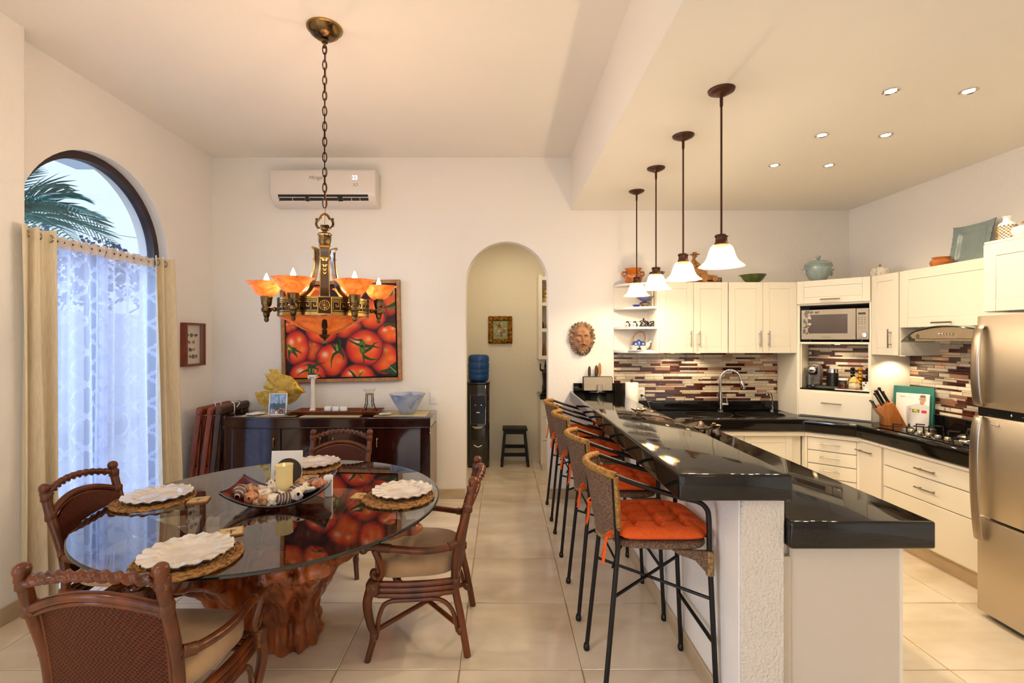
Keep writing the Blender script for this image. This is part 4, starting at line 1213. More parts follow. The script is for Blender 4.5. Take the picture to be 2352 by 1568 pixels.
# ------------------------------------------------------------------ sideboard
SBX0, SBX1, SBF, SBT = -2.54, -.655, 4.40, .907
sd = thing('sideboard', 'dark espresso serpentine-front sideboard under the painting', 'sideboard', ((SBX0 + SBX1) / 2, 4.64, 0))
W2 = (SBX1 - SBX0) / 2
def wave(x):   # front profile (local y)
    q = (x + W2) / (2 * W2)
    return -.225 - .028 * (1 - math.cos(2 * PI * q * 2)) * .5 - .012 * math.sin(PI * q)
xs = [-W2 + 2 * W2 * i / 80 for i in range(81)]
def serp(x0, x1, off, back, z0, z1, name, mat, parent, bev=0):
    X = [x0] + [x for x in xs if x0 < x < x1] + [x1]
    pl = [(x, wave(x) - off) for x in X] + [(x1, back), (x0, back)]
    return MB().prism(pl, z0, z1).build(name, mat, parent, angle=25, bevel=bev, seg=2)
serp(-W2, W2, .0, .215, .885, SBT, 'top', M_DARKWOOD, sd, .003)
serp(-W2, W2, -.004, .215, .815, .885, 'frieze', M_DARKWOOD, sd)
serp(-W2, W2, .004, .215, .808, .816, 'frieze_moulding', M_DARKWOOD, sd, .002)
serp(-W2 + .004, W2 - .004, -.03, .215, .15, .808, 'carcass', M_DARKWOOD, sd)
M_SIDEREFL = pm('sideboard_side_reflection', '#8d7458', .3, col2='#7b644b', cscale=20, cstretch=(6, 6, .5))  # beige reflection on the dark side, painted in as panel colour
MB().box(W2 - .003, W2 + .001, -.20, .20, .19, .80, 0).build('side_panel', M_SIDEREFL, sd, smooth=False)
for s in (-1, 1):
    MB().box(s * W2 - (.0 if s < 0 else .085), s * W2 + (.085 if s < 0 else 0), wave(s * W2) - .0, wave(s * W2) + .05, .15, .808, .003).build('stile', M_DARKWOOD, sd)
dx = [(-W2 + .088, -W2 + .535), (-W2 + .545, -W2 + .945), (-W2 + .951, -W2 + 1.355), (-W2 + 1.365, -W2 + 1.795)]
hx = [dx[0][1] - .06, dx[1][1] - .055, dx[2][0] + .055, dx[3][0] + .045]
for (a, b), h in zip(dx, hx):
    d_ = serp(a, b, .002, -.19, .165, .803, 'door', M_DARKWOOD, sd)
    MB().lathe([(0, 0), (.008, .001), (.009, .004), (.004, .006)], 12, T(h, wave(h) - .003, .715) @ RX(PI / 2)).tube(cr([(h, wave(h) - .010, .722), (h, wave(h) - .016, .70), (h, wave(h) - .014, .66), (h, wave(h) - .009, .645)], 4), [.003] * 5 + [.005] * 5 + [.006] * 3, 8).build('drop_handle', M_BRASSHI, d_)
for sx in (-1, 1):
    for sy in (-.19, .19):
        MB().lathe([(.020, 0), (.034, .15)], 4, T(sx * (W2 - .04), sy, 0) @ RZ(PI / 4)).build('leg', M_DARKWOOD, sd, smooth=False)

ST = SBT
# placemats on the sideboard
M_BAMBOO = pm('bamboo_mat', '#d6c89c', .7, col2='#b8a672', kind='bands', cscale=40, lo=.3, hi=.7)
for lab, x0, x1, y0, y1 in (('cream bamboo mat under the gold fish', -2.40, -1.90, 4.43, 4.78), ('cream bamboo mat under the blue bowl', -1.18, -.70, 4.43, 4.76), ('cream bamboo mat under the wooden tray', -1.84, -1.30, 4.39, 4.72)):
    o = MB().box(-(x1 - x0) / 2, (x1 - x0) / 2, -(y1 - y0) / 2, (y1 - y0) / 2, .0008, .005, .001).build('bamboo_mat', M_BAMBOO, None, ((x0 + x1) / 2, (y0 + y1) / 2, ST), smooth=False)
    tag(o, lab, 'placemat', 'bamboo mats on the sideboard')
# gold fish sculpture
fs = thing('fish_sculpture', 'hammered gold angelfish sculpture on the sideboard', 'sculpture', (-2.14, 4.68, ST + .005))
def px(p):  # crop pixels (1930 px = .664 m wide) -> local metres
    return ((p[0] - 900) * .000349, (1400 - p[1]) * .000349)
body = [(460, 340), (620, 325), (790, 350), (740, 280), (590, 235), (600, 215), (720, 205), (840, 240), (920, 340), (1080, 380), (1200, 420), (1300, 520), (1360, 560), (1420, 660), (1480, 710), (1565, 740), (1530, 790), (1595, 840), (1560, 860), (1480, 890), (1420, 980), (1310, 1090), (1150, 1180), (960, 1220), (820, 1240), (640, 1200), (565, 1150), (620, 1075), (540, 1130), (470, 1260), (400, 1260), (300, 1150), (220, 1010), (185, 880), (230, 835), (400, 850), (560, 890), (580, 800), (450, 750), (412, 680), (440, 630), (510, 560), (520, 470)]
bp = [px(p) for p in body]
pc = (sum(p[0] for p in bp) / len(bp), sum(p[1] for p in bp) / len(bp))
def sheet(poly, th, bulge, name, mat, yoff=0):
    mb = MB(); n = len(poly); c = (sum(p[0] for p in poly) / n, sum(p[1] for p in poly) / n)
    v = []; f = []
    for (sg) in (-1, 1):
        for k in (1.0, .75, .45, .15):
            for p in poly:
                v.append((c[0] + (p[0] - c[0]) * k, yoff + sg * (th + bulge * (1 - k * k)), c[1] + (p[1] - c[1]) * k))
    for si in (0, 1):
        b0 = si * 4 * n
        for k in range(3):
            for i in range(n):
                f.append((b0 + k * n + i, b0 + k * n + (i + 1) % n, b0 + (k + 1) * n + (i + 1) % n, b0 + (k + 1) * n + i))
        f.append(tuple(b0 + 3 * n + i for i in range(n)))
    for i in range(n):
        f.append((i, (i + 1) % n, 4 * n + (i + 1) % n, 4 * n + i))
    mb.add(v, f); return mb.build(name, mat, fs, angle=50)
smooth_poly = lambda P: [(q.x, q.y) for q in cr([(p[0], p[1], 0) for p in P], 3, closed=True)]
sheet(smooth_poly(bp), .002, .012, 'body', M_GOLD)
M_GOLD2 = pm('gold_leaf_bright', '#dcae45', .35, .8)
hd = smooth_poly([px(p) for p in [(1260, 560), (1340, 545), (1400, 650), (1480, 712), (1562, 742), (1528, 790), (1590, 842), (1480, 870), (1330, 880), (1220, 800), (1205, 760), (1240, 640)]])
sheet(hd, .002, .010, 'head', M_GOLD2, -.012)
fin = smooth_poly([px(p) for p in [(835, 820), (920, 795), (1090, 830), (1130, 900), (1060, 1010), (950, 1060), (880, 1030), (840, 940)]])
sheet(fin, .002, .005, 'fin', M_GOLD2, -.02)
MB().tube([px2 for px2 in [(-.02, 0, .004), (-.01, 0, .06)]], .008, 8).build('stem', M_GOLD, fs)
MB().box(-.13, .19, -.05, .04, 0, .012, .003).build('base', M_GOLD, fs)
MB().lathe([(0, 0), (.008, 0), (.009, .003), (.004, .004)], 12, T(*([px((1320, 630))[0], -.027, px((1320, 630))[1]])) @ RX(PI / 2)).build('eye', M_GOLD, fs)
# photo frame
pf = thing('photo_frame', 'silver photo frame with a group photo in front of the fish', 'photo frame', (-2.075, 4.475, ST + .0055), .12)
def photo_fn(u, v):
    img = np.stack([.42 + .3 * v, .58 + .2 * v, .80 - .02 * v], -1)
    cl = .5 + .5 * np.sin(u * 9 + 3 * np.sin(v * 7)); img += (cl * np.clip(.45 - v, 0, 1) * .5)[..., None] * np.array([1, .95, .9])
    t = (np.abs(u - .53) < .05 + .03 * (v > .25)) & (v > .08) & (v < .5); img[t] = (.48, .52, .58)
    t = (np.abs(u - .75) < .03) & (v > .3) & (v < .5); img[t] = (.25, .33, .42)
    t = v > .45 + .03 * np.sin(u * 20); img[t] = (.12, .30, .36)
    t = (v > .5) & (u < .16); img[t] = (.2, .42, .66)
    for i, (cx, cy, c) in enumerate(((.1, .75, (.75, .68, .85)), (.25, .78, (.45, .45, .65)), (.4, .85, (.8, .85, .92)), (.55, .82, (.42, .3, .24)), (.65, .72, (.25, .2, .22)), (.76, .74, (.2, .16, .18)), (.9, .76, (.5, .42, .42)), (.15, .92, (.75, .5, .5)), (.72, .92, (.12, .1, .12)), (.5, .95, (.4, .28, .2)))):
        t = (np.abs(u - cx) < .065) & (v > cy); img[t] = c
        t = np.hypot(u - cx, (v - cy) * 1.4) < .045; img[t] = (.85, .62, .5)
    return img
M_SILV = pm('silver_frame', '#cdc9cc', .3, .7)
tl = RX(-.16)
w_, h_, fw = .165, .205, .014; fr = MB()
for b in ((-w_ / 2, -w_ / 2 + fw, 0, h_), (w_ / 2 - fw, w_ / 2, 0, h_), (-w_ / 2 + fw, w_ / 2 - fw, 0, fw), (-w_ / 2 + fw, w_ / 2 - fw, h_ - fw, h_)):
    fr.box(b[0], b[1], -.014, 0, b[2], b[3], .003, tl)
fr.build('frame', M_SILV, pf)
printed('photo', w_ - 2 * fw, h_ - 2 * fw, 90, 110, photo_fn, print_mat('photo_print', .2, .5, .4), pf, (0, -.006 + math.sin(.16) * fw, fw), (-.16, 0, 0))
MB().box(-.02, .02, 0, .075, 0, .004).build('easel_foot', M_BLACKPL, pf)
# dishes
def dish(name, label, loc, r, mat, h=.018, wob=.08, seed=0, cat='dish', sx=1.0):
    r_ = random.Random(seed); ph = [r_.uniform(0, 6) for _ in range(3)]
    def fn(u, v):
        a = 2 * PI * u; k = 1 + wob * (math.sin(3 * a + ph[0]) + .6 * math.sin(7 * a + ph[1]))
        return (r * v * k * math.cos(a) * sx, r * v * k * math.sin(a), .002 + h * v ** 2.2 + .15 * h * math.sin(5 * a + ph[2]) * v ** 2)
    mb = MB().grid(48, 8, fn, cu=True); mb.grid(48, 8, lambda u, v: (fn(u, v)[0], fn(u, v)[1], max(.0005, fn(u, v)[2] - .003)), cu=True)
    return tag(mb.build(name, mat, None, loc, fix=False, angle=70), label, cat)
dish('shell_dish', 'flat white shell-shaped dish left of the photo frame', (-2.30, 4.50, ST + .005), .08, M_CERAM, .012, .05, 1)
dish('leaf_dish', 'curled dark brown leaf dish beside the photo frame', (-1.95, 4.47, ST + .005), .062, pm('brown_leaf_glass', '#6b2e12', .2, col2='#35120a', cscale=16, coat=.5), .022, .10, 2)
dish('shell_dish', 'flat white shell-shaped dish beside the blue bowl', (-1.09, 4.49, ST + .005), .062, M_CERAM, .012, .06, 3)
# column candlestick
co_ = thing('column_candlestick', 'tall white classical column candlestick on the sideboard', 'candlestick', (-1.845, 4.72, ST))
M_ALAB = pm('alabaster_white', '#e9dfd3', .4)
MB().box(-.045, .045, -.045, .045, 0, .012, .003).build('plinth', M_ALAB, co_)
MB().box(-.068, .068, -.062, .062, -.0, .006, .002).build('plinth', M_ALAB, co_)
MB().grid(40, 2, lambda u, v: ((.0215 - .004 * v) * (1 + .05 * math.cos(2 * PI * u * 14)) * math.cos(2 * PI * u), (.0215 - .004 * v) * (1 + .05 * math.cos(2 * PI * u * 14)) * math.sin(2 * PI * u), .03 + .29 * v), cu=True).build('shaft', M_ALAB, co_, fix=False)
MB().lathe([(.034, .012), (.036, .018), (.03, .024), (.033, .028), (.024, .036)], 24).build('base_moulding', M_ALAB, co_)
cap = MB().lathe([(.017, .305), (.021, .312), (.018, .318), (.026, .338), (.03, .345)], 24).box(-.038, .038, -.038, .038, .343, .362, .004)
for sx in (-1, 1):
    cap.lathe([(.0, -.028), (.012, -.028), (.012, .028), (0, .028)], 12, T(sx * .03, 0, .338) @ RX(PI / 2))
cap.build('capital', M_ALAB, co_)
# wooden tray with tealight pack
M_TRAYW = pm('brown_tray_wood', '#7a3a1c', .4, col2='#64290f', cscale=10, cstretch=(2, 6, 6))
ty = thing('wooden_tray', 'long brown wooden tray on the sideboard', 'tray', (-1.555, 4.60, ST + .0055))
MB().box(-.37, .37, -.09, .09, .0, .012, .003).build('tray_bottom', M_TRAYW, ty)
for (x0, x1, y0, y1, dx_, dy_) in ((-.37, .37, -.09, -.09, 0, -1), (-.37, .37, .09, .09, 0, 1), (-.37, -.37, -.09, .09, -1, 0), (.37, .37, -.09, .09, 1, 0)):
    o_ = .035
    if dy_:
        v = [(x0, y0, .002), (x1, y0, .002), (x1 + o_, y0 + dy_ * o_, .035), (x0 - o_, y0 + dy_ * o_, .035)]
    else:
        v = [(x0, y0, .002), (x0, y1, .002), (x0 + dx_ * o_, y1 + o_, .035), (x0 + dx_ * o_, y0 - o_, .035)]
    th = Vector((dx_, dy_, -.6)).normalized() * .008
    v2 = [tuple(Vector(p) + th) for p in v]
    MB().add(v + v2, [(0, 1, 2, 3), (7, 6, 5, 4), (0, 4, 5, 1), (1, 5, 6, 2), (2, 6, 7, 3), (3, 7, 4, 0)]).build('tray_side', M_TRAYW, ty, smooth=False)
tp = thing('tealight_pack', 'clear pack of three white tealight candles on the wooden tray', 'candle pack', (-1.565, 4.555, ST + .0195))
for i in (-1, 0, 1):
    MB().lathe([(.0, .0), (.031, .0), (.034, .004), (.034, .052), (.032, .058), (0, .058)], 28, T(i * .073, 0, 0)).build('tealight', M_WHITE, tp)
MB().box(-.112, .112, -.038, .038, .0, .022).build('sleeve', thin_glass('pack_sleeve', '#b9c3c8', dens=.1, frost='#8f9aa0', fac=.35), tp, smooth=False)
text('lettering', 'miniCandles', .021, M_WHITE, tp, (0, -.0385, .011), ext=.0003)
# glass vase with brass branch legs
va = thing('brass_vase', 'clear trumpet vase held by brass branch legs', 'vase', (-1.265, 4.62, ST))
M_CLEAR = thin_glass('clear_glass', '#f4f8f6', dens=.03)
MB().lathe([(.0, .03), (.016, .032), (.022, .05), (.03, .14), (.034, .175), (.04, .20), (.052, .225), (.06, .235)], 32, cap=False).build('glass', M_CLEAR, va, fix=False, angle=70)
MB().tube([(.036 * math.cos(2 * PI * i / 24), .036 * math.sin(2 * PI * i / 24), .186) for i in range(24)], .005, 8, closed=True).build('collar', M_BRASSHI, va)
for q in range(4):
    a = PI / 4 + q * PI / 2; c, s_ = math.cos(a), math.sin(a)
    lg = MB().tube(cr([(c * .037, s_ * .037, .186), (c * .041, s_ * .041, .13), (c * .045, s_ * .045, .09), (c * .066, s_ * .066, .04), (c * .085, s_ * .085, .006)], 4), .0048, 7)
    lg.ball((c * .047, s_ * .047, .085), .008, 8, 6).ball((c * .067, s_ * .067, .04), .008, 8, 6).build('branch_leg', M_BRASS, va)
# blue swirl bowl
M_BLUEB = None
def blue_bowl_mat():
    m, n, l, b = new_mat('blue_swirl_glass')
    tc = n.new('ShaderNodeTexCoord'); t = n.new('ShaderNodeTexNoise'); t.inputs['Scale'].default_value = 3.2; t.inputs['Distortion'].default_value = 1.6; t.inputs['Detail'].default_value = 2
    mp = n.new('ShaderNodeMapping'); mp.inputs['Scale'].default_value = (1, 1, 2.6); l.new(tc.outputs['Object'], mp.inputs[0]); l.new(mp.outputs[0], t.inputs[0])
    r = n.new('ShaderNodeMapRange'); r.inputs['From Min'].default_value = .46; r.inputs['From Max'].default_value = .66; l.new(t.outputs['Fac'], r.inputs[0])
    mx = n.new('ShaderNodeMix'); mx.data_type = 'RGBA'; mx.inputs['A'].default_value = C('#bcc6dc'); mx.inputs['B'].default_value = C('#7186c2'); l.new(r.outputs[0], mx.inputs['Factor'])
    l.new(mx.outputs['Result'], b.inputs['Base Color']); b.inputs['Roughness'].default_value = .18; b.inputs['Alpha'].default_value = .8
    return m
bw = MB().lathe([(.0, .001), (.05, .001), (.062, .004), (.09, .05), (.125, .105), (.150, .15), (.168, .188), (.171, .19), (.164, .188), (.12, .105), (.085, .053), (.055, .010), (0, .008)], 56, cap=False)
tag(bw.build('glass_bowl', blue_bowl_mat(), None, (-.895, 4.58, ST + .0055), fix=False, angle=60), 'frosted blue swirled glass bowl on the sideboard', 'bowl')
sw = thing('light_switch', 'white wall switch plate right of the blue bowl', 'light switch', (-.69, YB, 1.02))
MB().prism(rrect(-.04, .04, -.058, .058, .006), -.009, 0, 'y').build('plate', M_WHITE, sw, bevel=.002)
MB().box(-.018, .018, -.013, -.009, -.012, .012, .002).build('rocker', M_WHITE, sw)

# ------------------------------------------------------------------ folded wooden chairs leaning in the corner
def folded_chair(label, loc, rz, lean, mat, cord):
    t = thing('folding_chair', label, 'folding chair', loc, rz, 'folded wooden chairs', rx=lean)
    for x in (-.235, .235):
        MB().box(x - .012, x + .012, -.022, .022, 0, .95, .004).build('long_leg', mat, t)
        MB().box(x * .90 - .012, x * .90 + .012, -.022, .022, 0, .84, .004, T(0, -.052, 0) @ RX(-.06)).build('short_leg', mat, t)
        MB().box(x * .80 - .01, x * .80 + .01, -.02, .02, .34, .92, .004, T(0, .012, 0) @ RX(.04)).build('seat_frame', mat, t)
        for zz, yy in ((.12, -.045), (.46, -.024)):
            MB().lathe([(0, 0), (.010, .0), (.009, .005), (0, .006)], 10, T(x * .90 + math.copysign(.012, x), yy, zz) @ RY(math.copysign(PI / 2, x))).build('bolt', M_BRONZE, t)
    MB().box(-.255, .255, -.03, .03, .925, 1.0, .016).build('top_rail', mat, t)
    for k in range(9):
        x = -.165 + .0412 * k
        MB().box(x - .013, x + .013, -.055, -.043, .55, .90, .003).build('slat', mat, t)
    MB().box(-.21, .21, -.06, -.035, .18, .21, .004).build('stretcher', mat, t)
    if cord:
        MB().tube(cr([(.0, -.035, .97), (.03, -.04, 1.008), (.06, .0, 1.012), (.03, .036, 1.0), (.0, .02, 1.016), (-.04, -.02, 1.014), (-.05, -.038, .985), (-.045, -.04, .93)], 5), .004, 6).build('tie_cord', M_PAPER, t)
    return t
folded_chair('reddish folded wooden chair next to the drape', (-2.89, 4.655, .002), PI / 2, .13, M_TEAK, True)
folded_chair('reddish folded wooden chair in the middle of the leaning stack', (-2.79, 4.66, .002), PI / 2, .13, M_TEAK, False)
folded_chair('dark brown folded wooden chair leaning against the sideboard', (-2.69, 4.66, .002), PI / 2, .105, M_TEAK2, True)
# ------------------------------------------------------------------ worktops
# one continuous granite worktop: peninsula, back run, diagonal corner, right run
wp = [(1.138, 1.905), (1.712, 1.905), (1.712, 4.335), (2.70, 4.335), (2.985, 4.075), (2.985, 2.90), (3.525, 2.90), (3.525, 4.915), (1.138, 4.915)]
wt = thing('worktop', 'black granite kitchen worktop running around the kitchen', 'worktop', (0, 0, 0))
slab = MB().prism(wp, .79, .90).build('slab', M_GRAN, wt, bevel=.011, seg=3)
def cut(o, meshb):
    c = meshb.build('cutter', None); m = o.modifiers.new('cut', 'BOOLEAN'); m.object = c; m.operation = 'DIFFERENCE'; m.solver = 'EXACT'
    bpy.context.view_layer.update(); eval_mods(o); bpy.data.objects.remove(c)
SINKS = ((1.965, 4.60), (2.455, 4.60))
for (sx, sy) in SINKS:
    cut(slab, MB().prism([(sx + .215 * math.cos(2 * PI * i / 40), sy + .17 * math.sin(2 * PI * i / 40)) for i in range(40)], .70, 1.0))
slab.data.set_sharp_from_angle(angle=math.radians(40))
MB().box(1.14, 2.795, 4.895, 4.915, .901, .992, .003).build('upstand', M_GRAN, wt)
MB().box(3.505, 3.525, 2.90, 4.175, .901, 1.008, .003).build('upstand', M_GRAN, wt)
M_SINK = pm('black_composite_sink', '#15110f', .3, spec=.5)
for i, (sx, sy) in enumerate(SINKS):
    t = thing('sink', ('black oval sink bowl left of the tall tap', 'black oval sink bowl right of the tall tap')[i], 'sink', (sx, sy, .70), 0, 'oval sink bowls')
    def bowl(u, v):
        a = 2 * PI * u; pr = [(0, 0.0), (.6, .0), (.85, .012), (.95, .05), (.99, .12), (1.0, .195)]
        q = v * 5; k = min(int(q), 4); f_ = q - k
        r = pr[k][0] + (pr[k + 1][0] - pr[k][0]) * f_; zz = pr[k][1] + (pr[k + 1][1] - pr[k][1]) * f_
        return (.213 * r * math.cos(a), .168 * r * math.sin(a), zz)
    MB().grid(40, 16, bowl, cu=True).build('bowl', M_SINK, t, fix=False, angle=70)
    MB().tube([(.217 * math.cos(2 * PI * k / 48), .172 * math.sin(2 * PI * k / 48), .2015) for k in range(48)], .004, 6, closed=True).build('rim', M_SINK, t)
# raised bar top
bt = thing('breakfast_bar', 'black granite raised breakfast bar top', 'bar counter', (0, 0, 0))
MB().prism([(.690, 1.885), (1.137, 1.885), (1.137, 4.917), (.690, 4.917)], .986, 1.092).build('slab', M_GRAN, bt, bevel=.012, seg=3)
MB().box(.725, 1.137, 4.897, 4.917, 1.092, 1.172, .003).build('upstand', M_GRAN, bt)
MB().box(1.137, 1.25, 4.897, 4.917, .995, 1.172, .003).build('upstand', M_GRAN, bt)
MB().box(1.1365, 1.146, 1.955, 4.9, .902, .986, .001).build('riser', M_GRAN, bt)

# ------------------------------------------------------------------ cabinet makers (local x = width, -y = outward)
M_REVEAL = pm('door_gap', '#b39a76', .8)
def handle_v(mb, x, z0, z1, y):
    mb.tube([(x, y - .03, z0), (x, y - .03, z1)], .0058, 8)
    for z_ in (z0 + .028, z1 - .028):
        mb.tube([(x, y, z_), (x, y - .03, z_)], .0042, 6)
    return mb
def handle_h(mb, x0, x1, z, y):
    mb.tube([(x0, y - .03, z), (x1, y - .03, z)], .0058, 8)
    for x_ in (x0 + .028, x1 - .028):
        mb.tube([(x_, y, z), (x_, y - .03, z)], .0042, 6)
    return mb
def shaker(parent, x0, x1, z0, z1, y, fw=.062, handle=None, name='door'):
    t_ = .019
    mb = MB()
    mb.box(x0, x0 + fw, y - t_, y, z0, z1, .0015); mb.box(x1 - fw, x1, y - t_, y, z0, z1, .0015)
    mb.box(x0 + fw, x1 - fw, y - t_, y, z0, z0 + fw, .0015); mb.box(x0 + fw, x1 - fw, y - t_, y, z1 - fw, z1, .0015)
    d = mb.build(name, M_CAB, parent)
    MB().box(x0 + fw + .0012, x1 - fw - .0012, y - t_ + .0025, y - .002, z0 + fw + .0012, z1 - fw - .0012).build('panel', M_CAB, d, smooth=False)
    if handle:
        hb = handle(MB()); hb.build('handle', M_NICKEL, d)
    return d
def flat_front(parent, x0, x1, z0, z1, y, handle=None, name='drawer'):
    d = MB().box(x0, x1, y - .019, y, z0, z1, .002).build(name, M_CAB, parent)
    if handle: handle(MB()).build('handle', M_NICKEL, d)
    return d

# upper cabinets on the back wall
UY, UT, UB = 4.59, 2.160, 1.484
for (x0, x1, lab) in ((1.490, 2.146, 'cream two-door wall cabinet next to the open corner shelves'), (2.150, 2.800, 'cream two-door wall cabinet next to the microwave corner')):
    w = x1 - x0; t = thing('wall_cabinet', lab, 'cabinet', (x0 + w / 2, YB, UB), 0, 'upper wall cabinets')
    d = YB - UY - .019
    MB().box(-w / 2, w / 2, -d, -.001, 0, UT - UB, .001).build('body', M_CAB, t, smooth=False)
    xm = 0.0
    shaker(t, -w / 2 + .002, xm - .0015, .002, UT - UB - .002, -d, handle=lambda m: handle_v(m, -.032, .058, .212, -d - .019))
    shaker(t, xm + .0015, w / 2 - .002, .002, UT - UB - .002, -d, handle=lambda m: handle_v(m, .050, .058, .212, -d - .019))
# under-cabinet lamps
M_LED = emis('warm_led', '#ffdca0', 9.0)
for i, x in enumerate((1.68, 1.93)):
    t = thing('puck_light', ('small recessed light under the left wall cabinet', 'small recessed light under the wall cabinet nearer the tap')[i], 'light', (x, 4.76, UB), 0, 'under-cabinet puck lights')
    MB().lathe([(0, -.006), (.026, -.006), (.03, -.001), (.03, 0)], 20, cap=False).build('ring', M_CHROME, t)
    MB().lathe([(0, -.0068), (.02, -.0068), (.021, -.006)], 16, cap=False).build('lens', M_LED, t)
    add_light('puck_lamp', 'SPOT', (x, 4.76, UB - .02), 3.4, WARM2, (math.radians(14), 0, 0), .012, spot=math.radians(125), blend=.6)

# open corner shelves beside the bar end
os_ = thing('corner_shelf', 'cream open corner shelf unit at the end of the wall cabinets', 'shelf unit', (1.135, YB, UB))
sw_, sd_ = .352, .33
def quarter(z0, z1, name):
    pl = [(0, -.001), (0, -.02)] + [(0 + sw_ * (1 - math.cos(a)) , -.02 - (sd_ - .02) * math.sin(a)) for a in [PI / 2 * i / 14 for i in range(1, 15)]] + [(sw_, -.001)]
    return MB().prism(pl, z0, z1).build(name, M_CABIN, os_, angle=30)
quarter(.655, .676, 'top_shelf'); quarter(.425, .445, 'shelf'); quarter(.232, .252, 'shelf'); quarter(0, .022, 'bottom_shelf')
MB().box(0, sw_, -.008, -.001, 0, .676).build('back_panel', M_CABIN, os_, smooth=False)
MB().box(sw_ - .012, sw_ + .002, -sd_, -.001, 0, .676).build('side_panel', M_CABIN, os_, smooth=False)

# ------------------------------------------------------------------ diagonal corner unit (microwave, coffee niche, drawer)
D0 = Vector((2.80, 4.59)); D1 = Vector((3.19, 4.18)); DL = (D1 - D0).length; DA = math.atan2(D1.y - D0.y, D1.x - D0.x)
def diag(s, out=0.0, z=0.0):
    d = (D1 - D0).normalized(); n_ = Vector((d.y, -d.x))
    p = D0 + d * s + n_ * out
    return (p.x, p.y, z)
cu = thing('corner_cabinet', 'cream diagonal corner cabinet holding the microwave and coffee niche', 'cabinet', (D0.x, D0.y, .901), DA)
H_ = 2.16 - .901
inv = RZ(-DA) @ T(-D0.x, -D0.y, 0)
def pent(z0, z1, name, inset=0.0):
    pts = [(2.803, 4.91), (2.803, 4.5935), (3.1925, 4.184), (3.52, 4.184), (3.52, 4.91)]
    loc_ = [(inv @ Vector((x, y, 0))).to_2d() for (x, y) in pts]
    return MB().prism([(p.x, p.y) for p in loc_], z0, z1).build(name, M_CAB, cu, smooth=False)
pent(0, .012, 'base_board'); pent(.215, .245, 'niche_floor'); pent(.672, .69, 'microwave_shelf'); pent(1.03, H_, 'top_box')
def slab_between(a, b, z0, z1, name, th=.018):
    A = inv @ Vector((*a, 0)); B_ = inv @ Vector((*b, 0))
    d = (B_ - A).normalized(); n_ = Vector((-d.y, d.x, 0)) * th
    MB().prism([(A.x, A.y), (B_.x, B_.y), (B_.x + n_.x, B_.y + n_.y), (A.x + n_.x, A.y + n_.y)], z0, z1).build(name, M_CAB, cu, smooth=False)
slab_between((2.80, 4.915), (2.80, 4.59), 0, H_, 'side_panel'); slab_between((3.19, 4.18), (3.525, 4.18), 0, H_, 'side_panel')
MB().box(.0, .023, .0, .02, 0, 1.04).build('front_stile', M_CAB, cu, smooth=False); MB().box(DL - .012, DL, .0, .02, 0, 1.04).build('front_stile', M_CAB, cu, smooth=False)
MB().box(0, DL, .42, .43, .69, 1.03).build('microwave_back', pm('niche_dark', '#4a3a2a', .8), cu, smooth=False)
MB().box(.023, .035, .02, .25, .245, .672).build('niche_cheek', M_CAB, cu, smooth=False); MB().box(DL - .024, DL - .012, .02, .25, .245, .672).build('niche_cheek', M_CAB, cu, smooth=False)
MB().box(.023, DL - .012, .004, .25, .2455, .258, .002).build('niche_counter', M_GRAN, cu)
shaker(cu, .004, DL - .003, 1.047, H_ - .001, 0, .056, lambda m: handle_h(m, .198, .350, 1.080, -.019))
flat_front(cu, .016, DL + .006, .012, .226, .0, lambda m: handle_h(m, .205, .36, .137, -.019))

# ------------------------------------------------------------------ mosaic backsplashes
M_TD = pm('tile_brown_glass', '#42170f', .08, spec=.6, coat=.6)
M_TD2 = pm('tile_dark_plum', '#34151a', .1, spec=.6, coat=.6)
M_TC = pm('tile_cream_glass', '#d6c7b0', .12, spec=.5, coat=.4)
M_TB = pm('tile_beige_glass', '#c4ad90', .15, spec=.5, coat=.4)
M_TX = pm('tile_textured_glass', '#d9ccb6', .12, spec=.7, coat=.5, bump=('noise', 130, 1.0, .012, (1, 1, 2)))
M_TDX = pm('tile_textured_brown', '#4a1d14', .12, spec=.7, coat=.5, bump=('noise', 130, 1.0, .012, (1, 1, 2)))
M_TP = pm('tile_rose_metal', '#c99d86', .28, .85, bump=('noise', 60, .12, .004, (1, 1, 14)))
M_TGROUT = pm('mosaic_grout', '#b8824e', .85)
tcache = {}
TMATS = [M_TD, M_TD2, M_TC, M_TB, M_TX, M_TDX, M_TP]
def mosaic(name, label, w, h, loc, rz, seed):
    t = thing(name, label, 'backsplash', loc, rz); t['kind'] = 'structure'; del t['category']
    MB().box(0, w, -.004, -.0005, 0, h).build('grout_bed', M_TGROUT, t, smooth=False)
    r = random.Random(seed); z = .002; rows = 0
    pat = [.021, .013, .028, .013, .019, .028, .012, .021, .026, .013, .024, .028, .016, .012, .028, .012, .023, .021]
    while z < h - .008:
        rh = min(pat[rows % len(pat)], h - z - .002)
        if h - z - rh < .01: rh = h - z - .002
        dark_row = r.random(); x = .001 - r.uniform(0, .12)
        while x < w - .006:
            L = r.choice((.094, .094, .094, .148, .188, .188)) if rh > .014 else r.choice((.094, .188))
            xa, xb = max(x, .001), min(x + L, w - .001)
            x += L + .0025
            if xb - xa < .012: continue
            q = r.random()
            if rh < .014: k = 0 if q < .5 else (4 if q < .8 else 3)
            elif q < (.44 if dark_row < .62 else .12): k = 0 if r.random() < .7 else 1
            elif q < .58: k = 2
            elif q < .68: k = 3
            elif q < .85: k = 4
            elif q < .89: k = 5
            else: k = 6
            key_ = (round(xb - xa, 3), round(rh, 3), k)
            if key_ not in tcache:
                tcache[key_] = MB().box(0, key_[0], -.0085, -.003, 0, key_[1], .0012).mesh('tile', TMATS[k])
            inst('tile', tcache[key_], t, (xa, 0, z))
        z += rh + .0022; rows += 1
    return t
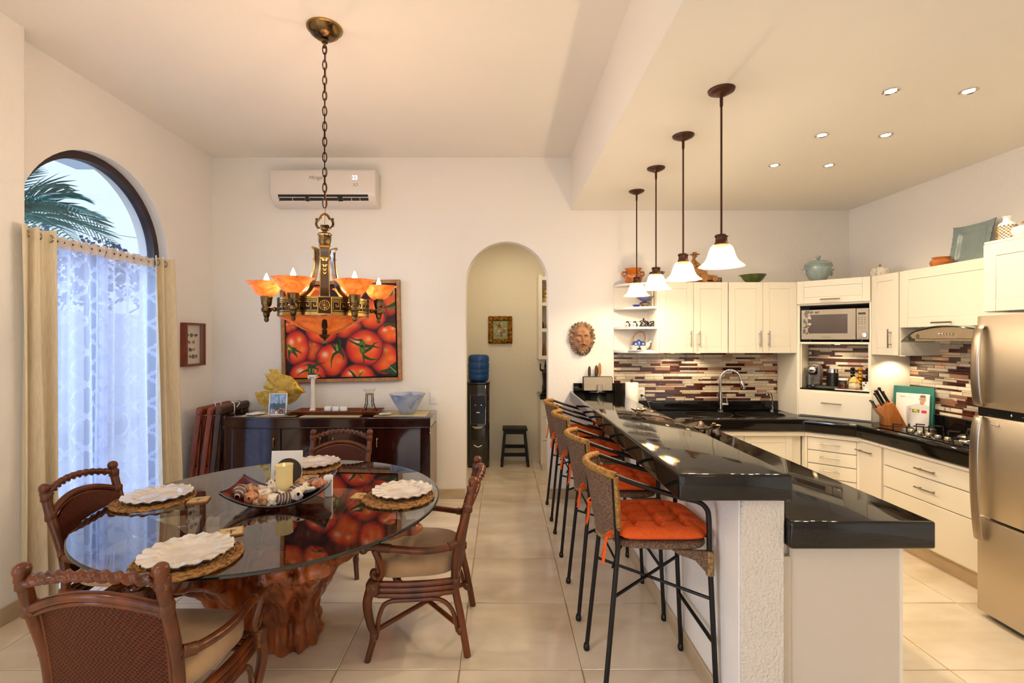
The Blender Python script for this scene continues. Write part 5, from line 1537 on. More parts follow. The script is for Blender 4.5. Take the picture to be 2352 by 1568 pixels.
mosaic('backsplash_back', 'brown and cream mosaic tile backsplash behind the sink', 1.66, .488, (1.137, YB, .994), 0, 4)
mosaic('backsplash_niche', 'brown and cream mosaic tiles behind the coffee machine', .506, .412, diag(.036, -.245, 1.160), DA, 9)
mosaic('backsplash_right', 'brown and cream mosaic tile backsplash behind the cooktop', .72, .70, (XR - .001, 4.178, 1.009), -PI / 2, 15)

# ------------------------------------------------------------------ right-hand upper cabinets
UX = 3.19
t = thing('wall_cabinet', 'narrow cream wall cabinet between the microwave corner and the hood', 'cabinet', (XR, 4.178, UB), -PI / 2, 'upper wall cabinets')
d = XR - UX - .019
MB().box(0, .288, -d, -.001, 0, UT - UB).build('body', M_CAB, t, smooth=False)
shaker(t, .004, .283, .002, UT - UB - .002, -d, .058, lambda m: handle_v(m, .214, .062, .216, -d - .019))
t = thing('wall_cabinet', 'wide cream wall cabinet above the range hood', 'cabinet', (XR, 3.883, 1.708), -PI / 2, 'upper wall cabinets')
MB().box(0, .99, -d, -.001, 0, UT - 1.708).build('body', M_CAB, t, smooth=False)
shaker(t, .004, .985, .002, UT - 1.708 - .002, -d, .075, lambda m: handle_h(m, .318, .478, .032, -d - .019))
t = thing('wall_cabinet', 'deep cream cabinet above the refrigerator', 'cabinet', (XR, 2.886, 1.778), -PI / 2, 'upper wall cabinets')
d2 = XR - 2.87 - .019
MB().box(0, .82, -d2, -.001, 0, .40).build('body', M_CAB, t, smooth=False)
shaker(t, .002, .41, .003, .398, -d2, .072, None); shaker(t, .414, .818, .003, .398, -d2, .072, None)
MB().box(-.002, .822, -d2 - .012, -.001, .401, .417, .002).build('top_board', M_CAB, t)

# ------------------------------------------------------------------ base cabinets
def base_body(name, label, poly, z0=.115, z1=.788, toe=None, lip=True):
    t = thing(name, label, 'cabinet', (0, 0, 0), 0, 'base cabinets')
    MB().prism(poly, z0, z1).build('body', M_CAB, t, smooth=False)
    return t
t = thing('base_cabinet', 'cream base cabinet under the sinks', 'cabinet', (1.715, 4.915, 0), 0, 'base cabinets')
MB().box(0, 1.0, -.515, -.001, .115, .786).build('body', M_CAB, t, smooth=False)
MB().box(0, 1.01, -.56, -.516, .745, .788, .004).build('light_rail', M_CAB, t)
MB().box(0, .975, -.46, -.44, 0, .115).build('toe_kick', M_BASE, t, smooth=False)
shaker(t, .06, .475, .12, .742, -.516, .06, lambda m: handle_v(m, .44, .53, .68, -.535)); shaker(t, .479, .915, .12, .742, -.516, .06, lambda m: handle_v(m, .52, .53, .68, -.535))
# diagonal drawers
E0 = Vector((2.74, 4.36)); E1 = Vector((3.03, 4.10)); EL = (E1 - E0).length; EA = math.atan2(E1.y - E0.y, E1.x - E0.x)
t = thing('base_cabinet', 'cream diagonal drawer base cabinet below the microwave corner', 'cabinet', (E0.x, E0.y, 0), EA, 'base cabinets')
MB().prism([(-.055, .055), (-.03, .012), (0, .0205), (EL, .0205), (EL + .02, .03), (EL + .02, .30), (-.055, .30)], .115, .786).build('body', M_CAB, t, smooth=False)
MB().box(-.012, .010, .0, .0205, .115, .748).build('stile', M_CAB, t, smooth=False)
MB().box(EL - .018, EL + .004, .0, .0205, .115, .748).build('stile', M_CAB, t, smooth=False)
MB().box(-.01, EL + .01, -.02, .02, .748, .788, .004).build('light_rail', M_CAB, t)
for k, (z0, z1) in enumerate(((.632, .742), (.515, .624), (.395, .507), (.27, .387), (.12, .262))):
    flat_front(t, .012, EL - .02, z0, z1, .02, lambda m, z0=z0, z1=z1: handle_h(m, EL * .26, EL * .66, (z0 + z1) / 2 + .012, .001))
MB().box(0, EL, .06, .08, 0, .115).build('toe_kick', M_BASE, t, smooth=False)
t = thing('base_cabinet', 'cream single-door base cabinet left of the wide drawers', 'cabinet', (3.505, 4.13, 0), -PI / 2, 'base cabinets')
MB().box(0, .27, -.456, -.001, .115, .786).build('body', M_CAB, t, smooth=False)
flat_front(t, .012, .262, .12, .755, -.456, lambda m: handle_h(m, .02, .19, .683, -.475), 'door')
MB().box(0, .27, -.50, -.456, .762, .788, .004).build('light_rail', M_CAB, t)
MB().box(0, .27, -.40, -.38, 0, .115).build('toe_kick', M_BASE, t, smooth=False)
t = thing('base_cabinet', 'cream wide drawer base cabinet below the gas cooktop', 'cabinet', (3.505, 3.855, 0), -PI / 2, 'base cabinets')
MB().box(0, .93, -.456, -.001, .115, .786).build('body', M_CAB, t, smooth=False)
for (z0, z1, hz) in ((.627, .755, .683), (.458, .620, .545), (.130, .451, None)):
    flat_front(t, .012, .925, z0, z1, -.456, (lambda m, hz=hz: handle_h(m, .33, .495, hz, -.475)) if hz else None)
MB().box(0, .93, -.50, -.456, .762, .788, .004).build('light_rail', M_CAB, t)
MB().box(0, .93, -.42, -.40, 0, .128).build('toe_kick', M_BASE, t, smooth=False)
# peninsula
t = thing('base_cabinet', 'cream peninsula base cabinet end panel under the low granite counter', 'cabinet', (1.15, 1.99, 0), 0, 'base cabinets')
M_PENP = pm('cream_shaded_end', '#cfc2b0', .5, spec=.35, bump=('noise', 40, .08, .004, (8, 8, 1)))  # cabinet cream darkened, the end's shade put into the colour
MB().box(.0, .475, .003, 2.34, .0, .788).build('body', M_PENP, t, smooth=False)
MB().box(.026, .472, -.012, .003, .0, .788, .001).build('end_panel', M_PENP, t, smooth=False)
MB().box(-.008, .026, -.022, .003, .0, .735, .001).build('edge_strip', M_PENP, t, smooth=False)
MB().box(.476, .496, -.005, .6, .10, .765, .001).build('door', M_CAB, t, smooth=False)
MB().box(.476, .496, .605, 1.2, .10, .765, .001).build('door', M_CAB, t, smooth=False)
MB().box(.476, .496, 1.205, 1.8, .10, .765, .001).build('door', M_CAB, t, smooth=False)

# ------------------------------------------------------------------ refrigerator
fg = thing('refrigerator', 'brushed stainless steel refrigerator with long curved handles', 'refrigerator', (XR - .03, 2.852, 0), -PI / 2)
FD = (XR - .03) - 2.80
M_FSIDE = pm('fridge_side', '#6b6158', .4, .6)
MB().box(0, .74, -FD + .07, -.0, .03, 1.752, .006).build('body', M_FSIDE, fg)
def fdoor(z0, z1, name):
    def prof(x): return -FD - .014 * math.sin(PI * min(max(x / .74, 0), 1))
    X = [.74 * i / 24 for i in range(25)]
    pl = [(x, prof(x)) for x in X] + [(.74, -FD + .066), (0, -FD + .066)]
    return MB().prism(pl, z0, z1).build(name, M_FRIDGE, fg, bevel=.006, seg=2, angle=30)
fu = fdoor(1.222, 1.755, 'freezer_door'); fm = fdoor(.592, 1.172, 'fridge_door'); fb = fdoor(.035, .577, 'bottom_drawer')
MB().box(.004, .736, -FD + .004, -FD + .06, 1.172, 1.222).build('display_band', M_BLACKPL, fg, smooth=False)
def fhandle(zs, parent):
    p = cr(zs, 6)
    mb = MB().tube(p, .027, 12, flat=.32, up=(0, 1, 0)); return mb.build('handle', M_STEEL, parent)
fhandle([(.035, -FD - .012, 1.695), (.035, -FD - .028, 1.66), (.035, -FD - .042, 1.56), (.035, -FD - .047, 1.45), (.035, -FD - .042, 1.33), (.035, -FD - .03, 1.245), (.035, -FD - .012, 1.235)], fu)
fhandle([(.035, -FD - .012, 1.165), (.035, -FD - .03, 1.158), (.035, -FD - .048, 1.05), (.035, -FD - .054, .87), (.035, -FD - .046, .66), (.035, -FD - .034, .52), (.035, -FD - .024, .455)], fm)
MB().tube([(.10, -FD - .016, 1.135), (.135, -FD - .018, 1.135)], .006, 8).build('lock_badge', M_CHROME, fm)
for (x_, b_) in ((.19, '4'), (.26, '-18'), (.33, '3')):
    text('display_digits', b_, .022, M_WHITE, fg, (x_, -FD + .003, 1.197), ext=.0004)
# ------------------------------------------------------------------ range hood
hd_ = thing('range_hood', 'curved glass and steel range hood over the cooktop', 'range hood', (XR - .012, 3.35, 1.60), -PI / 2)
M_HGLASS = thin_glass('hood_glass', '#b9bfae', dens=.08, frost='#a8a898', fac=.22)
def arcz(x): return .105 - .53 * x * x
gx = [-.46 + .92 * i / 40 for i in range(41)]
mb = MB(); v = []
for x in gx:
    yf = -.47 + .10 * (x / .46) ** 2
    v += [(x, yf, arcz(x)), (x, -.12, arcz(x)), (x, -.12, arcz(x) + .007), (x, yf, arcz(x) + .007)]
f = []
for i in range(40):
    for e in range(4):
        f.append((i * 4 + e, i * 4 + (e + 1) % 4, (i + 1) * 4 + (e + 1) % 4, (i + 1) * 4 + e))
mb.add(v, f); mb.build('glass_visor', M_HGLASS, hd_, angle=60)
MB().tube([(x, -.47 + .10 * (x / .46) ** 2 - .001, arcz(x) + .0035) for x in gx], .0045, 6).build('visor_edge', pm('dark_glass_edge', '#10201a', .1), hd_)
pl = [(-.27, .022), (.27, .022), (.29, .045)] + [(.29 - .58 * i / 16, arcz(.29 - .58 * i / 16) - .003) for i in range(1, 16)] + [(-.29, .045)]
MB().prism(pl, -.445, -.14, 'y').build('body', M_STEEL, hd_, smooth=False)
MB().box(-.28, .28, -.42, -.01, .004, .022, .003).build('filter', M_STEEL, hd_)
for i in range(5):
    MB().lathe([(0, 0), (.006, 0), (.006, .006), (.004, .008)], 10, T(-.045 + .024 * i, -.4455, .055) @ RX(PI / 2)).build('button', M_CHROME, hd_)
text('logo', '@', .03, M_BLACKPL, hd_, (-.225, -.4455, .04), ext=.0003)
MB().lathe([(.10, .06), (.10, .108)], 24, T(.13, -.2, 0)).build('duct', M_CHROME, hd_)
add_light('hood_lamp', 'SPOT', (3.33, 3.72, UB - .02), 5.5, WARM2, (0, 0, 0), .015, spot=math.radians(120), blend=.7)
t = thing('puck_light', 'small recessed light under the narrow wall cabinet by the knife block', 'light', (3.35, 4.05, UB), 0, 'under-cabinet puck lights')
MB().lathe([(0, -.006), (.026, -.006), (.03, -.001), (.03, 0)], 20, cap=False).build('ring', M_CHROME, t)
MB().lathe([(0, -.0068), (.02, -.0068), (.021, -.006)], 16, cap=False).build('lens', M_LED, t)
add_light('puck_lamp', 'SPOT', (3.35, 4.05, UB - .02), 4.2, WARM2, (math.radians(12), 0, 0), .012, spot=math.radians(130), blend=.6)
t = thing('puck_light', 'small recessed light above the coffee machine niche', 'light', diag(.30, -.10, 1.573), 0, 'under-cabinet puck lights')
MB().lathe([(0, -.006), (.026, -.006), (.03, -.001), (.03, 0)], 20, cap=False).build('ring', M_CHROME, t)
MB().lathe([(0, -.0068), (.02, -.0068), (.021, -.006)], 16, cap=False).build('lens', M_LED, t)
add_light('puck_lamp', 'SPOT', diag(.30, -.10, 1.553), 2.6, WARM2, (0, 0, 0), .012, spot=math.radians(135), blend=.6)

# ------------------------------------------------------------------ gas cooktop
ck = thing('gas_cooktop', 'black glass gas cooktop with iron grates', 'cooktop', (3.275, 3.50, .9005), -PI / 2)
MB().prism(rrect(-.43, .43, -.215, .215, .012), 0, .008).build('glass_plate', pm('cooktop_glass', '#060606', .05, spec=.6, coat=.5), ck, bevel=.002)
M_IRON = pm('cast_iron', '#1d1a18', .55, .2)
for (x, y, r) in ((-.30, .085, .04), (-.30, -.085, .046), (.0, .09, .05), (.24, .09, .04), (.24, -.085, .056)):
    b = MB().lathe([(0, .02), (r * .8, .021), (r * .85, .017), (r, .014), (r * 1.06, .009), (r * 1.06, .0082)], 24, T(x, y, 0), cap=False).build('burner', M_STEEL, ck)
    MB().lathe([(0, .0255), (r * .7, .0255), (r * .75, .021)], 24, T(x, y, 0), cap=False).build('burner_cap', M_IRON, b)
    for q in range(4):
        a = PI / 4 + q * PI / 2
        A = T(x, y, 0) @ RZ(a)
        MB().box(r * .7, r * 2.1, -.005, .005, .036, .045, .001, A).box(r * 1.9, r * 2.1, -.005, .005, .008, .045, .001, A).build('grate_finger', M_IRON, ck, smooth=False)
for i in range(5):
    MB().box(-.17 + .075 * i - .016, -.17 + .075 * i + .016, -.185, -.155, .0085, .036, .006).build('knob', pm('knob_silver', '#c9b79c', .3, .5), ck)
tag(dish('spoon_rest', 'white ceramic spoon rest on the cooktop front edge', (3.135, 3.235, .909), .065, M_CERAM, .02, .03, 5, sx=.8), 'white ceramic spoon rest on the cooktop front edge', 'spoon rest')
# ------------------------------------------------------------------ taps
tpz = .9005
tp_ = thing('kitchen_tap', 'tall chrome gooseneck kitchen tap at the sinks', 'tap', (2.165, 4.80, tpz), -.55)
MB().lathe([(.03, 0), (.03, .006), (.024, .012), (.022, .08), (.018, .20)], 24).build('body', M_CHROME, tp_)
MB().tube(cr([(0, 0, .19), (0, 0, .30), (.01, 0, .355), (.055, 0, .405), (.115, 0, .41), (.165, 0, .375), (.185, 0, .32), (.19, 0, .30)], 6), .0125, 12).build('gooseneck', M_CHROME, tp_)
MB().lathe([(.013, 0), (.016, .01), (.018, .07), (.014, .08)], 16, T(.212, 0, .232) @ RY(-.28)).build('spray_head', M_CHROME, tp_)
MB().tube([(.02, -.0, .075), (.075, 0, .075)], .016, 12).build('valve', M_CHROME, tp_)
MB().tube([(.062, 0, .08), (.055, 0, .15)], .0055, 8).build('lever', M_CHROME, tp_)
ft = thing('filter_tap', 'small chrome filtered water tap right of the sinks', 'tap', (2.69, 4.82, tpz), .2)
MB().lathe([(.018, 0), (.018, .006), (.012, .012), (.012, .045), (.007, .05)], 16).build('body', M_CHROME, ft)
MB().tube(cr([(0, 0, .045), (.004, 0, .12), (-.005, 0, .17), (-.03, 0, .19), (-.052, 0, .175), (-.056, 0, .16)], 6), .0055, 8).build('spout', M_CHROME, ft)
MB().tube([(0, 0, .04), (-.03, -.01, .058)], .004, 6).build('lever', M_BLACKPL, ft)
# ------------------------------------------------------------------ bar-end things
BZ = 1.0925
sp = thing('speaker_dock', 'silver speaker dock at the wall end of the bar', 'speaker', (.94, 4.765, BZ))
M_GRILL = pm('speaker_grille', '#a89c8c', .5, .4, bump=('voronoi', 400, .3, .001))
MB().box(-.145, .145, -.03, .03, .016, .158, .008).build('shell', pm('speaker_dark', '#2f2b29', .4), sp)
MB().box(-.138, .138, -.0335, -.029, .022, .153, .002).build('grille', M_GRILL, sp)
for s in (-1, 1):
    MB().tube([(s * .092 + .026 * math.cos(2 * PI * i / 24), -.034, .062 + .026 * math.sin(2 * PI * i / 24)) for i in range(24)], .0012, 5, closed=True).build('cone_ring', M_GRILL, sp)
MB().lathe([(.085, 0), (.09, .004), (.085, .016)], 32, T(0, -.01, 0) @ Matrix.Diagonal((1, .6, 1, 1))).build('foot', M_BLACKPL, sp)
rc = thing('remote_control', 'small silver remote standing in the speaker dock', 'remote', (.955, 4.716, BZ + .006), .1)
MB().box(-.026, .026, -.005, .005, 0, .078, .004, RX(-.08)).build('body', M_NICKEL, rc)
for (x, z_) in ((0, .063), (-.009, .05), (.009, .05), (-.009, .037), (.009, .037), (0, .022)):
    MB().ball((x, -.0065 + z_ * .08, z_), (.004, .002, .004), 8, 5).build('button', M_WHITE, rc)
M_DKWOOD2 = pm('carved_dark_wood', '#4a3323', .5, col2='#332013', cscale=20)
for i, (x, h, r, mt, lab) in enumerate(((.875, .258, .0155, M_DKWOOD2, 'dark wooden spoon tip behind the speaker, leftmost'), (.945, .268, .0175, M_DKWOOD2, 'dark wooden spoon tip behind the speaker, middle'), (.978, .292, .016, M_WOODLT, 'light wooden spatula tip behind the speaker, tallest'))):
    o = MB().grid(16, 26, lambda u, v: (r * (.35 + .65 * min(1, max(0, (v - .5) / .15))) * (1 if v < .8 else math.sqrt(max(0, 1 - ((v - .8) / .2) ** 2))) * math.cos(2 * PI * u), .006 * math.sin(2 * PI * u) * (1 if v < .8 else math.sqrt(max(0, 1 - ((v - .8) / .2) ** 2))), h * v), cu=True).build('wooden_utensil', mt, None, (x, 4.842, BZ), angle=70)
    tag(o, lab, 'utensil', 'wooden utensils behind the speaker')
tw = thing('paper_towel', 'white paper towel roll on a holder at the bar end', 'paper towel', (1.235, 4.60, .901))
MB().lathe([(.018, .02), (.058, .02), (.061, .025), (.061, .30), (.058, .304), (.018, .304)], 32).build('roll', pm('towel_paper', '#f0e9e0', .9, bump=('noise', 90, .3, .003)), tw)
MB().lathe([(.07, 0), (.072, .006), (.066, .014), (.008, .016), (.007, .31), (.013, .316), (.014, .326), (.008, .334), (0, .336)], 24).build('holder', M_BRONZE, tw)
ol = thing('wall_outlet', 'white double socket on the mosaic beside the towel roll', 'outlet', (1.413, YB - .0088, 1.015))
MB().prism(rrect(-.036, .036, 0, .115, .006), -.006, 0, 'y').build('plate', M_WHITE, ol, bevel=.0015)
for zz in (.035, .08):
    MB().prism(rrect(-.017, .017, zz - .014, zz + .014, .007), -.008, -.005, 'y').build('socket', M_WHITE, ol)
    for x in (-.007, .007):
        MB().box(x - .0013, x + .0013, -.0086, -.0078, zz - .004, zz + .006).build('slot', M_BLACKPL, ol, smooth=False)
tag(MB().tube(cr([(1.413, 4.885, 1.05), (1.43, 4.86, 1.045), (1.455, 4.83, .99), (1.47, 4.79, .93), (1.475, 4.72, .905)], 6), .004, 6).box(1.403, 1.423, 4.88, 4.91, 1.04, 1.06, .004).build('power_cord', M_BLACKPL), 'black plug and cord hanging from the socket', 'cord')
lf = thing('leaf_dish', 'silver leaf-shaped dish on the bar top', 'dish', (.955, 3.37, BZ), .2)
M_SILVER = pm('polished_silver', '#c8b8a4', .15, 1.0)
def lff(u, v):
    a = 2 * PI * u; k = 1 + .22 * math.cos(5 * a) + .08 * math.sin(9 * a)
    return (.052 * v * k * math.cos(a), .036 * v * k * math.sin(a), .018 + .022 * v ** 2 + .004 * math.sin(5 * a) * v)
MB().grid(50, 8, lff, cu=True).grid(50, 8, lambda u, v: (lff(u, v)[0], lff(u, v)[1], lff(u, v)[2] - .0025), cu=True).build('leaf', M_SILVER, lf, fix=False, angle=70)
MB().lathe([(.022, 0), (.024, .004), (.012, .012), (.014, .02)], 16).build('foot', M_SILVER, lf)
MB().tube(cr([(.04, 0, .03), (.075, -.005, .02), (.1, -.008, .022)], 4), .0025, 6).build('stem', M_SILVER, lf)
# silver sugar and creamer on the low counter
su = thing('sugar_bowl', 'small lidded silver sugar bowl on the low counter', 'sugar bowl', (1.462, 3.56, .901))
M_PEWT = pm('pewter', '#7d6d60', .25, 1.0, bump=('noise', 60, .4, .004))
MB().lathe([(.02, 0), (.024, .004), (.014, .012), (.034, .03), (.04, .045), (.036, .058), (.05, .064), (.054, .068), (.04, .072)], 24).build('body', M_PEWT, su)
MB().lathe([(.05, .068), (.048, .073), (.03, .08), (.024, .10), (.012, .112), (.005, .116), (.008, .124), (.006, .132), (0, .135)], 24).build('lid', M_PEWT, su)
for s in (-1, 1):
    MB().tube(cr([(s * .04, 0, .055), (s * .058, 0, .05), (s * .058, 0, .03), (s * .038, 0, .028)], 5), .003, 6).build('handle', M_BRASSHI, su)
cm_ = thing('creamer_jug', 'small embossed silver jug with brass rim bead on the low counter', 'jug', (1.548, 3.50, .901))
MB().lathe([(.025, 0), (.028, .005), (.036, .02), (.038, .04), (.03, .06), (.024, .078), (.028, .09), (.036, .096), (.034, .097), (.026, .09)], 24, cap=False).build('body', M_PEWT, cm_)
MB().tube(cr([(-.03, 0, .088), (-.055, 0, .075), (-.052, 0, .04), (-.034, 0, .028)], 5), .0035, 6).build('handle', M_PEWT, cm_)
MB().ball((.005, .03, .1), .008, 8, 6).ball((-.008, .03, .1), .008, 8, 6).build('bead', M_BRASSHI, cm_)

# ------------------------------------------------------------------ microwave
mwv = thing('microwave', 'silver microwave with floral pattern in the corner cabinet', 'microwave', diag(.035, .004, 1.598), DA)
M_MW = pm('microwave_silver', '#9c8f7e', .35, .5)
MW, MH = .518, .292
MB().box(0, MW, .012, .36, .014, MH, .006).build('case', M_MW, mwv)
for x in (.06, MW - .06):
    MB().lathe([(.014, 0), (.014, .016)], 12, T(x, .06, 0)).build('foot', M_BLACKPL, mwv)
def mw_fn(u, v):
    img = np.zeros(u.shape + (3,)); img[:] = (.63, .575, .51)
    x = u * .42; y = v * .278
    win = (x > .052) & (x < .362) & (y > .046) & (y < .222)
    img[win] = (.20, .13, .10); g2 = (x > .095) & (x < .355) & (y > .05) & (y < .218); img[g2] = (.24, .16, .12)
    r = random.Random(12)
    fl_ = [(.02 + .03 * r.random(), .03 + .2 * r.random()) for _ in range(26)] + [(.03 + .13 * r.random(), .012 + .022 * r.random()) for _ in range(14)] + [(.058 + .02 * r.random(), .05 + .09 * r.random()) for _ in range(8)]
    for (cx, cy) in fl_:
        s_ = r.uniform(.008, .014); ph = r.uniform(0, 6); d_ = np.hypot(x - cx, y - cy); a = np.arctan2(y - cy, x - cx)
        m = d_ < s_ * (.45 + .55 * np.abs(np.cos(2.5 * a + ph)))
        img[m & ~win] = (.30, .26, .23); img[m & win] = (.72, .66, .58)
    return img
dr = MB().box(.002, .424, -.004, .012, .016, MH - .002, .004).build('door', M_MW, mwv)
printed('door_face', .418, .272, 190, 130, mw_fn, print_mat('microwave_print', .25, .5, .3), dr, (.213, -.0046, .018))
MB().box(.427, MW - .001, -.004, .012, .016, MH - .002, .004).build('control_panel', M_MW, mwv)
MB().box(.442, .494, -.0052, -.003, .235, .254).build('display', M_BLACKPL, mwv, smooth=False)
for i in range(3):
    for j in range(4):
        MB().box(.441 + i * .021, .452 + i * .021, -.0052, -.003, .205 - j * .018, .212 - j * .018).build('button', pm('button_grey', '#6b6058', .5), mwv, smooth=False)
for i in range(4):
    for j in range(3):
        MB().box(.441 + i * .015, .446 + i * .015, -.0052, -.003, .127 - j * .011, .132 - j * .011).build('button', MATS['button_grey'], mwv, smooth=False)
MB().lathe([(.027, 0), (.026, .012), (.022, .016), (0, .017)], 28, T(.478, -.004, .055) @ RX(PI / 2)).build('dial', M_CHROME, mwv)
text('lettering', 'DAEWOO', .017, pm('dark_letter', '#4a4038', .5), mwv, (.20, -.0052, .036), ext=.0003)
# ------------------------------------------------------------------ coffee niche
NZ = 1.1595
cf = thing('coffee_machine', 'grey capsule coffee machine with chrome dial in the niche', 'coffee machine', diag(.115, -.105, NZ), DA)
M_CGREY = pm('machine_grey', '#6e655f', .35, .5)
MB().prism(rrect(-.055, .225, -.075, .075, .03), .001, .026).build('tray_base', pm('dark_grey', '#3a3532', .4), cf, bevel=.004)
MB().prism([(-.05, .026), (.055, .026), (.06, .17), (.045, .215), (.0, .232), (-.04, .22), (-.052, .18)], -.03, .072, 'y').build('body', M_CGREY, cf, bevel=.012, seg=3)
MB().box(-.035, .035, -.06, -.025, .125, .205, .012).build('head', M_BLACKPL, cf)
MB().lathe([(.0, .014), (.024, .014), (.03, .01), (.031, 0)], 28, T(0, -.06, .172) @ RX(PI / 2)).build('dial', M_CHROME, cf)
MB().prism(rrect(-.05, .03, -.12, -.03, .02), .0265, .034).build('drip_tray', M_CHROME, cf)
fr_ = thing('milk_frother', 'black ribbed milk frother beside the coffee machine', 'milk frother', diag(.262, -.10, NZ + .0265), DA)
MB().lathe([(.0, 0), (.044, 0)] + [(.046 + .0012 * math.cos(i * PI), .004 + i * .0045) for i in range(26)] + [(.045, .122), (.0, .122)], 32).build('body', pm('frother_black', '#1d1918', .4, .4), fr_)
MB().lathe([(.044, .1225), (.044, .15), (.046, .152), (.046, .158), (0, .158)], 28).build('lid', M_CHROME, fr_)
gm = thing('glass_mug', 'clear glass mug under the coffee machine spout', 'mug', diag(.095, -.015, NZ + .0005), DA)
MB().lathe([(0, .004), (.03, .004), (.032, .02), (.03, .05), (.036, .085), (.038, .115)], 28, cap=False).lathe([(0, .0), (.036, .0), (.038, .006)], 28, cap=False).build('body', M_CLEAR, gm, fix=False, angle=60)
MB().tube(cr([(.036, 0, .1), (.065, 0, .095), (.068, 0, .06), (.034, 0, .035)], 5), .005, 7).build('handle', M_CLEAR, gm)
hj = thing('honey_jar', 'glass honey jar with white lid in the niche', 'jar', diag(.355, -.055, NZ + .012), DA)
MB().lathe([(0, 0), (.034, 0), (.04, .012), (.04, .04), (.0, .04)], 24).build('honey', pm('honey_amber', '#5a1e0a', .15, coat=.5), hj)
MB().lathe([(0, -.001), (.036, -.001), (.042, .012), (.042, .055), (.034, .075)], 24, cap=False).build('glass', M_CLEAR, hj, fix=False, angle=60)
MB().lathe([(.036, .075), (.038, .077), (.038, .09), (.034, .093), (0, .093)], 24).build('lid', M_CERAM, hj)
ty2 = MB().prism(rrect(-.135, .135, -.04, .04, .012), 0, .009).build('serving_tray', M_CERAM, None, diag(.43, -.048, NZ + .0005), (0, 0, DA), bevel=.003)
tag(ty2, 'white flat serving tray under the honey jar in the niche', 'tray')
sj = thing('sugar_jar', 'cream round jar with yellow honey dipper cloth in the niche', 'jar', diag(.435, -.055, NZ + .0105), DA)
MB().lathe([(0, 0), (.03, 0), (.043, .015), (.045, .035), (.036, .058), (.034, .06)], 24).build('pot', pm('cream_pot', '#d9c9a6', .3), sj)
MB().grid(30, 6, lambda u, v: ((.004 + .036 * v) * (1 + .15 * math.cos(12 * PI * u) * v) * math.cos(2 * PI * u), (.004 + .036 * v) * (1 + .15 * math.cos(12 * PI * u) * v) * math.sin(2 * PI * u), .115 - .05 * v ** 1.5), cu=True).build('cloth_cover', pm('yellow_cloth', '#e2b458', .8), sj, angle=80)
dp_ = thing('honey_dipper', 'small wooden honey dipper lying on the white tray', 'utensil', diag(.452, -.018, NZ + .018), DA)
MB().lathe([(.003, -.06), (.003, 0), (.007, .002)] + [(.008 if i % 2 else .005, .004 + i * .004) for i in range(8)] + [(.004, .038)], 12, RY(PI / 2)).build('stick', M_WOODLT, dp_)
for i, (s_, c) in enumerate(((.405, '#120d0c'), (.462, '#c98d1e'), (.518, '#1a0f0d'))):
    cap_ = thing('capsule_tower', ('stack of black coffee capsules, leftmost in the niche', 'stack of gold coffee capsules in the niche', 'stack of dark red coffee capsules, rightmost in the niche')[i], 'capsules', diag(s_, -.16, NZ + .0005), DA, 'coffee capsule stacks')
    mt = pm('capsule_%d' % i, c, .2, .6)
    for k in range(6):
        MB().ball((0, 0, .03 + k * .031), (.019, .019, .0155), 14, 8).build('capsule', mt, cap_)
    MB().lathe([(.024, 0), (.024, .008), (.01, .014)], 16).build('base', M_CHROME, cap_)
tag(MB().lathe([(0, 0), (.03, 0), (.034, .01), (.036, .075), (.03, .08), (0, .08)], 24).build('white_mug', pm('white_mug_print', '#ece6de', .3, col2='#1a1614', cscale=26, lo=.6, hi=.62), None, diag(.525, -.075, NZ + .0005)), 'white mug with black leaf print at the niche right end', 'mug')

# ------------------------------------------------------------------ knife block, cookbooks
kb = thing('knife_block', 'wooden knife block with black handled knives on the worktop', 'knife block', (3.235, 4.045, .901), -.38)
M_KB = pm('block_wood', '#a8652c', .4, col2='#8b4d1c', cscale=6, cstretch=(6, 6, 1))
lean_ = .5
prof_ = [(-.075, 0), (.085, 0), (.105, .0), (-.0, .205), (-.085, .165), (-.085, .155), (-.045, .08)]
MB().prism([(-.05, 0), (.105, 0), (.015, .20), (-.105, .135), (-.05, .06)], -.058, .058, 'y').build('block', M_KB, kb, bevel=.004)
ax_ = Vector((-.45, 0, .89)).normalized()
def knife(mb, x, y, z, L, r):
    a = Vector((x, y, z)); b = a + ax_ * L
    mb.tube([a, a.lerp(b, .3), a.lerp(b, .8), b], [r * .9, r, r * .95, r * 1.15], 8, flat=.62); mb.ball(tuple(b), r * 1.05, 8, 6)
    return mb
pos = [(-.085, -.035 + .0175 * i, .135, .075, .008) for i in range(5)] + [(-.055, -.035, .165, .115, .011), (-.035, .0, .175, .125, .0115), (-.02, .035, .185, .115, .011), (.0, -.02, .195, .10, .010), (.0, .04, .2, .12, .013)]
for (x, y, z_, L, r) in pos:
    k_ = knife(MB(), x, y, z_ - .01, L, r).build('knife_handle', M_BLACKPL, kb)
    MB().ball(tuple(Vector((x, y, z_)) + ax_ * L * .5 + Vector((-.006, 0, -.004))), .0025, 6, 5).ball(tuple(Vector((x, y, z_)) + ax_ * L * .2 + Vector((-.006, 0, -.004))), .0025, 6, 5).build('rivet', M_CHROME, k_)
